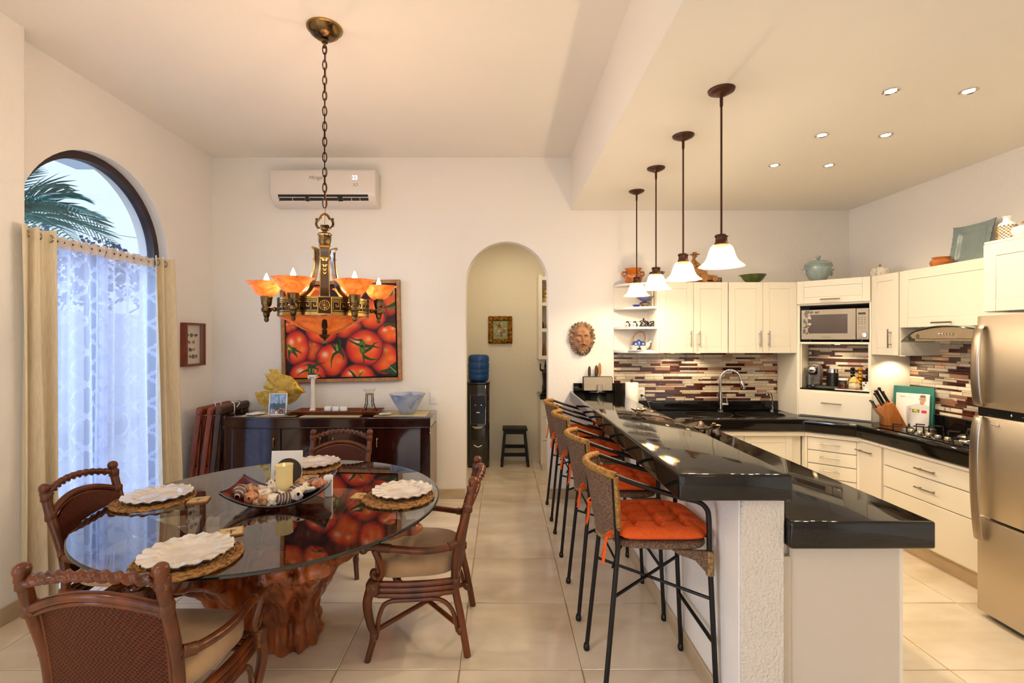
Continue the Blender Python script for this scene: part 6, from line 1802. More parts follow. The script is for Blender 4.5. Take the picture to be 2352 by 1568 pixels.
def cover_fn(u, v):
    img = np.zeros(u.shape + (3,)); img[:] = (.92, .89, .86)
    def ell(cx, cy, rx, ry, c, k=12.0):
        d = np.sqrt(((u - cx) / rx) ** 2 + ((v - cy) / ry) ** 2); w = np.clip((1 - d) * k, 0, 1)[..., None]
        img[:] = img * (1 - w) + np.array(c) * w
    # white chef jacket with sloping shoulders, soft folds
    sh = .285 + .42 * np.clip(np.abs(u - .74) - .11, 0, 1) ** 1.1
    w = np.clip((v - sh) * 40, 0, 1) * np.clip((u - .30 - .12 * np.clip(v - .6, 0, 1)) * 30, 0, 1)
    shade = .80 - .10 * np.exp(-((u - .40) / .07) ** 2) - .05 * np.sin(9 * u + 6 * v) * (v > .45)
    jk = np.stack([shade, shade * .965, shade * .94], -1)
    img[:] = img * (1 - w[..., None]) + jk * w[..., None]
    ell(.79, .255, .07, .075, (.70, .50, .41)); ell(.81, .15, .105, .125, (.76, .55, .45), 6)
    ell(.81, .065, .10, .045, (.42, .31, .26), 4); ell(.72, .155, .018, .03, (.70, .49, .40))
    ell(.775, .14, .022, .010, (.52, .36, .30), 2); ell(.86, .14, .022, .010, (.52, .36, .30), 2); ell(.82, .175, .014, .03, (.70, .49, .40), 3); ell(.82, .21, .035, .010, (.62, .40, .36), 2)
    m = (u > .12) & (u < .28) & (np.abs(v - .10) < .012); img[m] = (.78, .42, .40)
    for k, w in ((.10, .2), (.13, .16), (.16, .22)):
        m = (u > .30) & (u < .30 + w) & (np.abs(v - k) < .004); img[m] = (.8, .72, .68)
    m = (u > .5) & (u < .72) & (v > .47) & (v < .57); img[m] = (.35, .45, .12); ell(.6, .51, .07, .03, (.85, .75, .15)); ell(.65, .54, .04, .02, (.6, .68, .2))
    m = (u > .78) & (u < .93) & (v > .485) & (v < .575); img[m] = (.75, .12, .18)
    m = (u > .40) & (u < .47) & (v > .46) & (v < .5); img[m] = (.85, .35, .3)
    return img
bk = thing('cookbook', 'white cookbook with a chef in white on its cover', 'book', (3.37, 3.975, .901), -.94)
TB = RX(-.10)
MB().box(-.108, .108, -.012, .006, .001, .27, .002, TB).build('pages', M_PAPER, bk)
printed('cover', .214, .266, 120, 150, cover_fn, print_mat('cover_print', .25, .5, .3), bk, (0, -.0128, .0035), (-.10, 0, 0))
bk2 = thing('cookbook', 'large green cookbook leaning behind the chef cookbook', 'book', (3.402, 4.01, .901), -.94)
M_GREENB = pm('green_cloth', '#1f6b5c', .5)
MB().box(-.13, .135, -.014, .0, .001, .325, .003, TB).build('front_cover', M_GREENB, bk2)
MB().box(-.125, .13, .0, .022, .004, .32, .001, TB).build('pages', M_PAPER, bk2)
MB().box(-.13, .135, .022, .026, .001, .325, .001, TB).build('back_cover', M_GREENB, bk2)

# ------------------------------------------------------------------ on top of the wall cabinets
CT = 2.1605
pt_ = thing('clay_jar', 'orange glazed clay jar with two handles on the corner shelf top', 'jar', (1.29, 4.755, CT))
M_OGL = pm('orange_glaze', '#c06a1c', .15, col2='#8f4a12', cscale=8, coat=.6)
MB().lathe([(.055, 0), (.075, .02), (.09, .055), (.088, .085), (.068, .105), (.064, .112), (.078, .14), (.085, .15), (.078, .148), (.058, .11)], 32, cap=False).build('body', M_OGL, pt_)
for s in (-1, 1):
    MB().tube(cr([(s * .066, 0, .112), (s * .098, 0, .115), (s * .105, 0, .09), (s * .086, 0, .07)], 5), .009, 8).build('handle', M_OGL, pt_)
cp = thing('moka_pot', 'small metal moka pot behind the second pendant lamp', 'coffee pot', (1.535, 4.75, CT))
MB().lathe([(.045, 0), (.045, .01), (.032, .06), (.045, .115), (.048, .12), (0, .125)], 10).build('body', M_STEEL, cp)
MB().tube(cr([(-.045, 0, .11), (-.08, 0, .105), (-.07, 0, .06)], 5), .007, 8).build('handle', M_BLACKPL, cp)
MB().add([(.03, -.015, .12), (.03, .015, .12), (.07, 0, .12), (.04, 0, .085)], [(0, 2, 1), (0, 3, 2), (1, 2, 3), (0, 1, 3)]).build('spout', M_STEEL, cp, smooth=False)
MB().ball((0, 0, .133), .01, 8, 6).build('knob', M_BLACKPL, cp)
# wooden toy: figure driving an old car
tc_ = thing('wooden_car_figure', 'carved wooden figure in a hat driving a toy car', 'carving', (1.96, 4.74, CT))
M_CARVE = pm('carved_wood', '#b47a45', .5, col2='#93602f', cscale=8, cstretch=(1, 1, 5))
MB().box(-.15, .155, -.05, .05, 0, .016, .003).build('base', M_CARVE, tc_)
MB().prism([(-.14, .03), (.13, .03), (.135, .075), (.04, .085), (.035, .12), (.0, .125), (-.02, .14), (-.06, .15), (-.14, .14)], -.04, .04, 'y').build('car_body', M_CARVE, tc_, bevel=.006)
for x in (-.09, .0, .105):
    for s in (-1, 1):
        r_ = .038 if x < .1 else .028
        MB().tube([(x, s * .042, .016 + r_), (x, s * .058, .016 + r_)], r_, 20).tube([(x, s * .058, .016 + r_), (x, s * .062, .016 + r_)], r_ * .35, 12).build('wheel', M_CARVE, tc_)
MB().tube(cr([(-.085, 0, .13), (-.085, 0, .20), (-.078, 0, .245)], 4), [.035, .036, .034, .032, .03, .026, .02, .016, .014], 12).build('torso', M_CARVE, tc_)
for s in (-1, 1):
    MB().tube(cr([(-.08, s * .03, .22), (-.045, s * .035, .185), (.0, s * .02, .165)], 4), .0095, 8).build('arm', M_CARVE, tc_)
MB().ball((-.075, 0, .272), (.021, .019, .025), 14, 9).ball((-.053, 0, .268), (.008, .005, .006), 8, 5).build('head', M_CARVE, tc_)
MB().lathe([(0, .31), (.018, .308), (.022, .295), (.024, .290), (.046, .288), (.048, .284), (.02, .282)], 20, T(-.073, 0, 0)).build('hat', M_CARVE, tc_)
MB().tube([(.012 + .024 * math.cos(2 * PI * i / 20), .026 * math.sin(2 * PI * i / 20), .165 + .018 * math.cos(2 * PI * i / 20)) for i in range(20)], .004, 6, closed=True).build('steering_wheel', M_CARVE, tc_)
tag(MB().lathe([(.026, .001), (.026, .045), (.022, .054), (.0, .056)], 20).build('small_glass', thin_glass('grey_glass', '#8f8d86', dens=.1), None, (2.11, 4.70, CT)), 'small upturned grey glass tumbler on the wall cabinet', 'glass')
tag(MB().lathe([(.05, .001), (.055, .004), (.085, .03), (.113, .07), (.118, .08), (.112, .078), (.08, .035), (.05, .01), (0, .008)], 32, cap=False).box(-.135, -.10, -.02, .02, .066, .078, .004).build('green_bowl', pm('green_glaze', '#4f5a1c', .12, col2='#343f10', cscale=7, coat=.6), None, (2.44, 4.70, CT), fix=False, angle=60), 'olive green glazed bowl on the wall cabinet', 'bowl')
tu = thing('tureen', 'blue grey lidded tureen on the corner cabinet', 'tureen', (2.955, 4.52, CT))
M_BLUEG = pm('blue_grey_glaze', '#94a39f', .15, col2='#859591', cscale=6, coat=.5)
MB().lathe([(.055, .001), (.075, .02), (.10, .07), (.108, .11), (.11, .145), (.105, .147)], 36).build('bowl', M_BLUEG, tu)
MB().lathe([(.112, .146), (.114, .150), (.105, .165), (.08, .182), (.03, .194), (.012, .198), (.01, .205), (.02, .213), (.021, .226), (.012, .238), (0, .240)], 36).build('lid', M_BLUEG, tu)
MB().tube([(.1125 * math.cos(2 * PI * i / 40), .1125 * math.sin(2 * PI * i / 40), .135) for i in range(40)], .005, 6, closed=True).build('relief_band', M_BLUEG, tu)
for s in (-1, 1):
    MB().tube(cr([(s * .105, 0, .11), (s * .125, 0, .09), (s * .128, 0, .065), (s * .12, 0, .05), (s * .128, 0, .10), (s * .148, 0, .108)], 5), .0075, 8).build('handle', M_BLUEG, tu)
tpo = thing('teapot', 'white teapot with brown dots on the narrow wall cabinet', 'teapot', (3.33, 4.26, CT), .5)
MB().lathe([(.045, .001), (.065, .015), (.072, .045), (.06, .08), (.03, .093), (0, .096)], 28).build('body', pm('dotted_china', '#ece2d2', .2, kind='voronoi', col2='#8a5a3c', cscale=75, lo=.25, hi=.2, coat=.4), tpo)
MB().tube(cr([(.06, 0, .03), (.09, 0, .05), (.105, 0, .085), (.12, 0, .095)], 5), [.016] * 5 + [.012] * 5 + [.008] * 6, 10).build('spout', M_CERAM, tpo)
MB().tube(cr([(-.06, 0, .075), (-.095, 0, .07), (-.095, 0, .035), (-.065, 0, .025)], 5), .006, 8).build('handle', M_CERAM, tpo)
MB().lathe([(.003, .096), (.004, .102), (.013, .11), (.0, .112)], 12).build('knob', M_BRASSHI, tpo)
tag(MB().lathe([(.046, .001), (.062, .02), (.07, .042), (.063, .06), (.05, .068), (.053, .078), (.058, .082), (.047, .072)], 32, cap=False).build('clay_bowl', M_CLAY, None, (3.36, 3.70, CT)), 'plain terracotta pot on the cabinet above the hood', 'pot')
pl_ = thing('square_platter', 'large blue grey square platter leaning on the right wall', 'platter', (3.44, 3.565, CT), -PI / 2)
def plat(u, v, off=0.0):
    x = -1 + 2 * u; y = -1 + 2 * v; m = max(abs(x), abs(y))
    e = 1 + .05 * (abs(x) ** 6 * abs(y) ** 6) - .04 * (1 - (min(abs(x), abs(y)) / max(m, 1e-3)) ** 2) * m ** 6
    dep = .012 * (1 if m > .68 else 0) if False else .016 * max(0, min(1, (m - .58) / .12)) + .004 * m ** 3
    if m > .74: dep += .0018 * math.sin(x * 26) * math.sin(y * 23)
    return (.155 * x * e, -.0 - dep + off, .155 + .155 * y * e)
MB().grid(48, 48, lambda u, v: plat(u, v), M=RX(-.18)).grid(48, 48, lambda u, v: plat(u, v, .005), M=RX(-.18)).build('plate', M_BLUEG, pl_, fix=False, angle=70)
vb = thing('wicker_bottle', 'white bottle wrapped in gold wicker above the refrigerator', 'bottle', (2.96, 2.835, 2.196)); vb.scale = (.8, .8, .8)
MB().lathe([(.045, .001), (.05, .006), (.05, .10), (.046, .122), (.022, .142), (.02, .165), (.026, .172), (.024, .176), (0, .176)], 28).build('glass', M_CERAM, vb)
for k in range(9):
    for j in range(14):
        a = 2 * PI * (j + .5 * (k % 2)) / 14
        MB().ball((.0515 * math.cos(a), .0515 * math.sin(a), .012 + k * .0115), (.004, .009, .005) if abs(math.cos(a)) > .7 else (.009, .004, .005), 6, 4).build('wicker_stud', M_BRASSHI, vb) if k % 1 == 0 else None
sg = thing('sugar_bowl', 'white bowl with gold lid knob at the picture right edge', 'bowl', (2.975, 2.745, 2.196))
MB().lathe([(.035, .001), (.05, .012), (.062, .035), (.06, .05)], 24).build('bowl', pm('white_dot_china', '#efe9df', .2, coat=.4), sg)
MB().lathe([(.062, .05), (.055, .062), (.02, .072), (.004, .075), (.005, .083), (.018, .088), (0, .09)], 24).build('lid', M_CERAM, sg)
MB().ball((0, 0, .086), (.02, .02, .007), 12, 6).build('knob', M_BRASSHI, sg)

# ------------------------------------------------------------------ things on the open corner shelves
S1, S2, S3 = UB + .0225, UB + .2525, UB + .4455
M_NAVY = pm('navy_glaze', '#1d3f86', .15, col2='#16306c', cscale=8, coat=.5)
tb_ = thing('blue_teapot', 'blue and white teapot with cane handle on the lowest shelf', 'teapot', (1.345, 4.76, S1), -.15)
MB().lathe([(.055, .001), (.066, .012), (.07, .05), (.062, .085), (.045, .092), (.012, .098), (.012, .106), (0, .108)], 28).build('body', M_NAVY, tb_)
MB().tube(cr([(.055, 0, .03), (.088, 0, .05), (.095, 0, .075), (.12, 0, .092)], 5), [.024] * 5 + [.018] * 5 + [.011] * 6, 10).build('spout', M_CERAM, tb_)
MB().tube(cr([(-.055, 0, .09), (-.045, 0, .14), (-.01, 0, .178), (.04, 0, .178), (.06, 0, .13), (.058, 0, .09)], 6), .0065, 8).build('cane_handle', M_WOODLT, tb_)
for i in range(6):
    a = -PI / 2 + (i - 2.5) * .35
    MB().ball((.0705 * math.cos(a), .0705 * math.sin(a), .045 + .02 * math.sin(i * 2)), (.009, .004, .007), 6, 4).build('blossom', M_CERAM, tb_)
o = MB().prism(rrect(-.105, .105, -.045, .045, .02), .0005, .009).build('china_tray', M_CERAM, None, (1.325, 4.655, S1), bevel=.003)
tag(o, 'small white tray on the lowest open shelf', 'tray')
for i, x in enumerate((1.275, 1.365)):
    tag(MB().lathe([(.018, .0095), (.022, .012), (.034, .03), (.044, .048), (.042, .047), (.02, .016), (0, .015)], 24, cap=False).build('tea_bowl', M_CERAM, None, (x, 4.655, S1), fix=False, angle=60), ('white tea bowl on the small tray, left one', 'white tea bowl on the small tray, right one')[i], 'cup', 'white tea bowls')
M_BWP = pm('black_flower_china', '#efe8db', .25, col2='#191412', cscale=42, lo=.53, hi=.56, coat=.4)
M_BWD = pm('black_dot_china', '#191412', .25, kind='voronoi', col2='#efe8db', cscale=60, lo=.3, hi=.25, coat=.4)
for x, lab in ((1.222, 'white cup with black flowers, leftmost on the middle shelf'), (1.292, 'white cup with black flowers, second on the middle shelf')):
    c_ = thing('china_cup', lab, 'cup', (x, 4.70, S2), 0, 'black and white cups')
    MB().lathe([(.02, .001), (.026, .006), (.031, .03), (.031, .055), (.029, .054), (.024, .012), (0, .01)], 24, cap=False).build('body', M_BWP, c_, fix=False, angle=60)
    MB().tube(cr([(.03, 0, .045), (.046, 0, .04), (.044, 0, .02), (.03, 0, .016)], 4), .004, 6).build('handle', M_CERAM, c_)
c_ = thing('china_teapot', 'black and white teapot on the middle open shelf', 'teapot', (1.385, 4.73, S2))
MB().lathe([(.035, .001), (.048, .012), (.05, .04), (.04, .058), (.02, .066), (.006, .07), (.012, .082), (0, .085)], 24).build('body', M_BWD, c_)
MB().tube(cr([(-.045, 0, .025), (-.065, 0, .045), (-.08, 0, .062)], 4), [.012] * 4 + [.008] * 5, 8).build('spout', M_CERAM, c_)
c_ = thing('china_cup', 'black cup with white dots, rightmost on the middle shelf', 'cup', (1.445, 4.70, S2), 0, 'black and white cups')
MB().lathe([(.022, .001), (.03, .006), (.034, .03), (.034, .056), (.032, .055), (.026, .012), (0, .01)], 24, cap=False).build('body', M_BWD, c_, fix=False, angle=60)
o = tag(MB().lathe([(.025, .001), (.034, .012), (.037, .02), (.03, .012), (0, .006)], 20, cap=False).build('blue_bowl', M_NAVY, None, (1.30, 4.68, S3), fix=False), 'small navy blue bowl on the top open shelf', 'bowl')
c_ = thing('silver_warmer', 'ornate silver dish warmer on the top open shelf', 'dish warmer', (1.385, 4.70, S3))
MB().lathe([(.035, .001), (.04, .006), (.03, .014), (.05, .028), (.054, .034), (.045, .044), (.02, .05)], 24).build('base', M_SILVER, c_)
MB().lathe([(.015, .05), (.03, .06), (.075, .085), (.09, .1), (.085, .1), (.03, .065), (0, .062)], 28, cap=False).build('blue_dish', pm('lilac_glass', '#6d6a9e', .2, coat=.4), c_, fix=False)
for i, (x, h, cl, lab) in enumerate(((1.452, .17, '#d9cdb6', 'cream booklet on the top open shelf'), (1.466, .175, '#b9a47c', 'tan booklet at the right end of the top open shelf'))):
    tag(MB().box(-.005, .005, -.06, .06, .0005, h, .001).build('booklet', pm('booklet_%d' % i, cl, .6), None, (x, 4.72, S3)), lab, 'book', 'booklets on the open shelf')
# ------------------------------------------------------------------ bar stools (local y = forward towards the bar)
def make_stool(label):
    t = thing('bar_stool', label, 'bar stool', (0, 0, 0), -PI / 2, 'wicker bar stools')
    R = .0112
    legs = {}
    for s in (-1, 1):
        b = [(s * .213, -.246, .01), (s * .186, -.178, .70)]
        MB().tube(b, R, 10).build('rear_leg', M_BLACKIRON, t)
        MB().tube(cr([(s * .186, -.178, .70), (s * .190, -.186, .82), (s * .20, -.20, 1.02)], 4), R, 10).build('back_upright', M_BLACKIRON, t)
        MB().tube([(s * .213, .246, .01), (s * .207, .215, .70)], R, 10).build('front_leg', M_BLACKIRON, t)
        a = cr([(s * .207, .215, .70), (s * .207, .212, .84), (s * .207, .200, .885), (s * .206, .165, .912), (s * .205, .10, .928), (s * .204, -.05, .972), (s * .20, -.195, 1.022)], 6)
        MB().tube(a, R, 10).build('armrest', M_BLACKIRON, t)
        for y in (-.246, .246):
            MB().lathe([(0, 0), (.014, .0), (.017, .008), (.0165, .02), (.0125, .034)], 12, T(s * .213, y, 0)).build('foot_cap', M_BLACKPL, t)
        # wicker gusset below the seat at the front leg
        MB().prism([(.205, .60), (.215, .60), (.213, .70), (.05, .705), (.08, .685), (.15, .66)], s * .207 - .012, s * .207 + .012, 'x').build('gusset', M_SEAGRASS, t, bevel=.004)
        MB().tube([(s * .2085, .217, .595), (s * .2075, .215, .70)], .0175, 10).build('rope_wrap', M_ROPE, t)
        MB().tube(cr([(s * .196, -.205, .62), (s * .12, -.16, .66), (s * .05, -.1, .69)], 4), .005, 6).build('seat_brace', M_BLACKIRON, t)
    def lp(s, f, z):   # point on a leg at height z
        y0 = -.246 if f < 0 else .246; y1 = -.178 if f < 0 else .215; x0 = .213; x1 = .186 if f < 0 else .207
        k = z / .70
        return (s * (x0 + (x1 - x0) * k), y0 + (y1 - y0) * k, z)
    for s in (-1, 1):
        MB().tube([lp(s, -1, .49), lp(-s, 1, .49)], .0075, 8).build('cross_stretcher', M_BLACKIRON, t)
    MB().tube([lp(-1, 1, .30), lp(1, 1, .30)], .0095, 8).build('footrest', M_BLACKIRON, t)
    MB().tube([lp(-1, -1, .64), lp(1, -1, .64)], .0055, 8).build('rear_stretcher', M_BLACKIRON, t)
    # woven seat
    def seat(u, v):
        a = 2 * PI * u; c, s_ = math.cos(a), math.sin(a)
        x = abs(c) ** .45 * math.copysign(1, c) * (.205 - .012 * (s_ < 0)); y = .02 + abs(s_) ** .45 * math.copysign(1, s_) * .205
        pr = [(.0, .700), (.9, .700), (1.0, .703), (1.03, .714), (1.02, .726), (.96, .732), (.0, .730)]
        q = v * 6; i = min(int(q), 5); f_ = q - i
        k = pr[i][0] + (pr[i + 1][0] - pr[i][0]) * f_; z = pr[i][1] + (pr[i + 1][1] - pr[i][1]) * f_
        return (x * k, .02 + (y - .02) * k, z)
    MB().grid(64, 19, seat, cu=True).build('woven_seat', M_SEAGRASS, t, fix=False, angle=70)
    # barrel backrest
    def bk(u, v):
        x = -.205 + .41 * u
        e = 1 - (x / .205) ** 2
        ztop = 1.022 + .012 * e; zbot = .80 - .10 * e ** .6
        z = zbot + (ztop - zbot) * v
        k = (z - .7) / .32
        return (x * (.93 + .07 * k), -.178 - .022 * k - (.055 + .035 * k) * e, z)
    mb = MB().grid(30, 20, bk); mb.grid(30, 20, lambda u, v: (bk(u, v)[0], bk(u, v)[1] + .016, bk(u, v)[2]))
    mb.build('woven_back', M_SEAGRASS, t, fix=False, angle=80)
    rim = [bk(i / 30, 1) for i in range(31)]
    MB().tube([(p[0], p[1] + .008, p[2]) for p in rim], .0165, 10, lobes=2, amp=.1, twist=140).build('top_rim', M_ROPEG, t)
    for s in (0, 1):
        e_ = [bk(s, j / 10) for j in range(11)]
        MB().tube([(p[0], p[1] + .008, p[2]) for p in e_], .0135, 10, lobes=2, amp=.1, twist=140).build('side_rim', M_ROPEG, t)
    e_ = [bk(i / 20, 0) for i in range(21)]
    MB().tube([(p[0], p[1] + .008, p[2]) for p in e_], .013, 10, lobes=2, amp=.1, twist=140).build('lower_rim', M_ROPE, t)
    # tufted cushion
    def cz(x, y):
        n_ = 4
        tx = x * n_; ty = y * n_
        d = min(math.hypot(tx - round(tx * 1.0 - .5) - .5 + (0), ty - round(ty - .5) - .5), .7)
        return d
    def cu_(u, v, top=True):
        x = -1 + 2 * u; y = -1 + 2 * v
        m = max(abs(x), abs(y)); r_ = (abs(x) ** 6 + abs(y) ** 6) ** (1 / 6)
        sc = m / max(r_, 1e-4)
        X = x * sc * .215; Y = .018 + y * sc * .232
        edge = max(0, 1 - r_ ** 5)
        # tufts on a 3 x 3 grid of buttons
        gx = (u * 4) % 1; gy = (v * 4) % 1
        dx_ = min(gx, 1 - gx); dy_ = min(gy, 1 - gy)
        inn = (.1 < u < .9) and (.1 < v < .9)
        dd = math.hypot(dx_, dy_)
        tuft = (.034 * math.exp(-(dd / .15) ** 2) + .019 * math.exp(-(min(dx_, dy_) / .12) ** 2)) if inn else 0
        z = .757 + (.047 * edge ** .5 - tuft * edge if top else -.021 * edge ** .5)
        return (X, Y, z)
    mb = MB().grid(45, 45, lambda u, v: cu_(u, v)); mb.grid(45, 45, lambda u, v: cu_(u, v, False))
    cs = mb.build('seat_cushion', M_ORANGE, t, fix=False, angle=80)
    for s in (-1, 1):
        x = s * .196
        MB().tube(cr([(x, -.205, .765), (x * 1.03, -.222, .775), (x * 1.08, -.235, .76), (x * 1.06, -.242, .70), (x * 1.1, -.25, .65)], 5), .008, 8, flat=.35).build('tie_ribbon', M_ORANGE, cs)
        MB().tube(cr([(x, -.21, .765), (x * 1.1, -.215, .79), (x * 1.15, -.235, .78), (x * 1.05, -.235, .76), (x * .97, -.24, .71), (x * .95, -.25, .67)], 5), .008, 8, flat=.35).build('tie_ribbon', M_ORANGE, cs)
        MB().ball((x * 1.03, -.222, .765), (.012, .012, .014), 8, 6).build('tie_knot', M_ORANGE, cs)
    return t
STL = make_stool('wicker bar stool with orange cushion, nearest the camera')
STL.location = (.687, 2.31, 0)
dup(STL, (.687, 3.00, 0), None, 'wicker bar stool with orange cushion, second from the camera')
dup(STL, (.687, 3.81, 0), None, 'wicker bar stool with orange cushion, third from the camera')
dup(STL, (.687, 4.52, 0), None, 'wicker bar stool with orange cushion, farthest by the arched doorway')
# ------------------------------------------------------------------ pendant lamps over the bar
M_PGLASS = lamp_glass('pendant_alabaster', '#cbb083', '#e3cfa8', '#ffd9a4', .45, 12, .50)
M_BULBW = pm('pendant_bulb', '#ffe6bd', .4, emit=(1.0, .81, .54, 1), estr=480.0)
def make_pendant(label, loc, drop):
    t = thing('pendant_lamp', label, 'pendant lamp', loc, 0, 'pendant lamps over the bar')
    MB().lathe([(.012, -.034), (.02, -.03), (.03, -.024), (.044, -.02), (.05, -.014), (.064, -.009), (.068, -.0)], 32).build('canopy', M_PBRONZE, t)
    MB().tube([(0, 0, -.03), (0, 0, -.085)], .0085, 10).build('collar', M_PBRONZE, t)
    MB().tube([(0, 0, -.08), (0, 0, -drop + .115)], .0055, 10).build('rod', M_PBRONZE, t)
    MB().lathe([(.006, .13), (.03, .126), (.034, .118), (.028, .108), (.03, .09), (.036, .076), (.034, .07)], 24, T(0, 0, -drop)).build('cap', M_PBRONZE, t)
    prof = [(.034, .074), (.046, .068), (.056, .055), (.063, .035), (.070, .010), (.082, -.012), (.1, -.028), (.112, -.036), (.113, -.040), (.098, -.032), (.080, -.017), (.067, .006), (.058, .035), (.04, .064)]
    MB().lathe([(r, z * 1.02) for r, z in prof], 40, T(0, 0, -drop), cap=False).build('glass_shade', M_PGLASS, t, angle=60)
    MB().ball((0, 0, -drop - .012), (.029, .029, .03), 12, 8).build('bulb', M_BULBW, t)
    return t
PZ = 2.926
for i, (x, y, z) in enumerate(((1.152, 2.54, 2.04), (1.165, 3.11, 2.04), (1.178, 3.70, 2.04), (1.19, 4.275, 2.04))):
    make_pendant(('pendant lamp with alabaster bell shade, nearest the camera', 'pendant lamp with alabaster bell shade, second from the camera', 'pendant lamp with alabaster bell shade, third from the camera', 'pendant lamp with alabaster bell shade, farthest at the back wall')[i], (x, y, PZ), PZ - z)
# ------------------------------------------------------------------ recessed downlights
M_DL = emis('downlight_lens', '#fff0d2', 30.0)
k = 0
nm = ('first', 'second', 'third')
for j, y in enumerate((2.55, 3.10, 3.64)):
    for i, x in enumerate((2.05, 2.46)):
        t = thing('downlight', 'recessed ceiling downlight, %s side, %s row from the camera' % (('bar', 'wall')[i], nm[j]), 'downlight', (x, y, ZK), 0, 'recessed kitchen downlights')
        MB().lathe([(.024, -.001), (.036, -.005), (.04, -.003), (.04, -.0005)], 28, cap=False).build('trim_ring', M_CHROME, t)
        MB().lathe([(0, -.0025), (.025, -.0025)], 24, cap=False).build('lens', M_DL, t, fix=False)
        add_light('downlight', 'SPOT', (x, y, ZK - .02), 19, WARM2, (0, 0, 0), .03, spot=math.radians(150), blend=.9)

# ------------------------------------------------------------------ mask on the back wall
mk = thing('wall_mask', 'terracotta bearded face mask hung on the wall by the bar', 'mask', (.806, YB, 1.618))
mb = MB()
def ell_(x, z):
    # face relief height field
    h = .055 * math.sqrt(max(0, 1 - (x / .085) ** 2 - (z / .125) ** 2))
    h += .03 * math.exp(-((x / .013) ** 2 + ((z - .0) / .035) ** 2))                       # nose
    h += .014 * math.exp(-(((abs(x) - .032) / .022) ** 2 + ((z - .042) / .012) ** 2))      # brows
    h -= .020 * math.exp(-(((abs(x) - .03) / .016) ** 2 + ((z - .024) / .009) ** 2))       # eye sockets
    h += .008 * math.exp(-(((abs(x) - .03) / .010) ** 2 + ((z - .023) / .005) ** 2))       # eyeballs
    h += .010 * math.exp(-(((abs(x) - .038) / .018) ** 2 + ((z + .012) / .018) ** 2))      # cheeks
    h += .016 * math.exp(-(((abs(x) - .02) / .018) ** 2 + ((z + .042 + .3 * abs(x)) / .008) ** 2))  # moustache
    h -= .012 * math.exp(-((x / .022) ** 2 + ((z + .056) / .005) ** 2))                    # mouth
    h += .010 * math.exp(-((x / .018) ** 2 + ((z + .064) / .006) ** 2))                    # lip
    return h
def fgrid(u, v):
    a = 2 * PI * u; x = .086 * v * math.cos(a); z = .126 * v * math.sin(a)
    return (x * 1.08, -.034 - 1.2 * ell_(x, z), z * 1.06)
mb.grid(90, 40, fgrid, cu=True)
mb.build('face', pm('mask_face_clay', '#b07d58', .75, col2='#7d5840', cscale=22, lo=.4, hi=.65, bump=('noise', 70, .4, .004)), mk, fix=False, angle=70)
rk = random.Random(21)
lv = MB()
for i in range(46):
    a = 2 * PI * i / 46; rad = 1.0
    x = .104 * math.cos(a) * rk.uniform(.92, 1.06); z = .142 * math.sin(a) * rk.uniform(.95, 1.05)
    if math.sin(a) > .8: z += .004
    s_ = rk.uniform(.014, .024)
    # curled locks and leaves
    pts = []; R_ = []
    for q in range(9):
        b = q / 8 * 4.6 + rk.uniform(0, 6.2) * 0 + a
        rr_ = s_ * (1 - q / 11)
        pts.append((x + rr_ * math.cos(b), -.018 - .012 * math.sin(q / 8 * PI) - rk.uniform(0, .006), z + rr_ * math.sin(b))); R_.append(.0066 * (1 - q / 14))
    lv.tube(pts, R_, 6)
lv.build('curled_hair', M_STONEBOX, mk)
for i in range(15):
    a = PI * (-.12 + 1.24 * i / 14); x = .108 * math.cos(a); z = .035 + .112 * math.sin(a) - (.02 if abs(math.cos(a)) > .9 else 0)
    A = T(x, -.038, z) @ RY(-a + PI / 2 + rk.uniform(-.4, .4)) @ RX(rk.uniform(-.4, .2))
    MB().add([(0, 0, -.03), (.014, -.003, -.018), (.024, .003, .0), (.012, -.006, .006), (.016, .0, .022), (0, -.008, .032), (-.016, .0, .022), (-.012, -.006, .006), (-.024, .003, .0), (-.014, -.003, -.018), (0, -.013, .0), (0, .006, .0)],
             [(10, i_, (i_ + 1) % 10) for i_ in range(10)] + [(11, (i_ + 1) % 10, i_) for i_ in range(10)], A).build('vine_leaf', M_STONEBOX, mk)
bd = MB()
for i in range(20):
    x = rk.uniform(-.055, .055); z = -.085 - .06 * (1 - (x / .06) ** 2) * rk.random() ** .6 - .005
    bd.tube(cr([(x, -.06, z + .03), (x * 1.1 + rk.uniform(-.01, .01), -.066, z + .01), (x + rk.uniform(-.014, .014), -.05, z - .008)], 4), .008, 6)
bd.build('beard', M_STONEBOX, mk)
MB().ball((0, -.012, 0), (.095, .03, .135), 20, 12).build('backing', M_STONEBOX, mk)

# ------------------------------------------------------------------ pantry
pc_ = thing('floral_painting', 'small floral painting in an ornate gold frame in the pantry', 'painting', (-.022, PB, 1.556))
M_GFR = pm('gilt_frame', '#a8741f', .35, .8, col2='#5c3808', cscale=30, lo=.4, hi=.6, bump=('noise', 90, 1.0, .01))
w_, h_, fw = .318, .366, .062; fr = MB()
for (a_, b_, c_, d_) in ((-w_ / 2, -w_ / 2 + fw, 0, h_), (w_ / 2 - fw, w_ / 2, 0, h_), (-w_ / 2 + fw, w_ / 2 - fw, 0, fw), (-w_ / 2 + fw, w_ / 2 - fw, h_ - fw, h_)):
    fr.box(a_, b_, -.035, -.001, c_, d_, .010)
fr.build('frame', M_GFR, pc_)
for sx in (-1, 1):
    for z in (.035, h_ - .035):
        MB().ball((sx * (w_ / 2 - .03), -.036, z), (.028, .012, .028), 10, 6).ball((sx * (w_ / 2 - .06), -.036, z), (.014, .01, .01), 8, 5).build('corner_ornament', M_GFR, pc_)
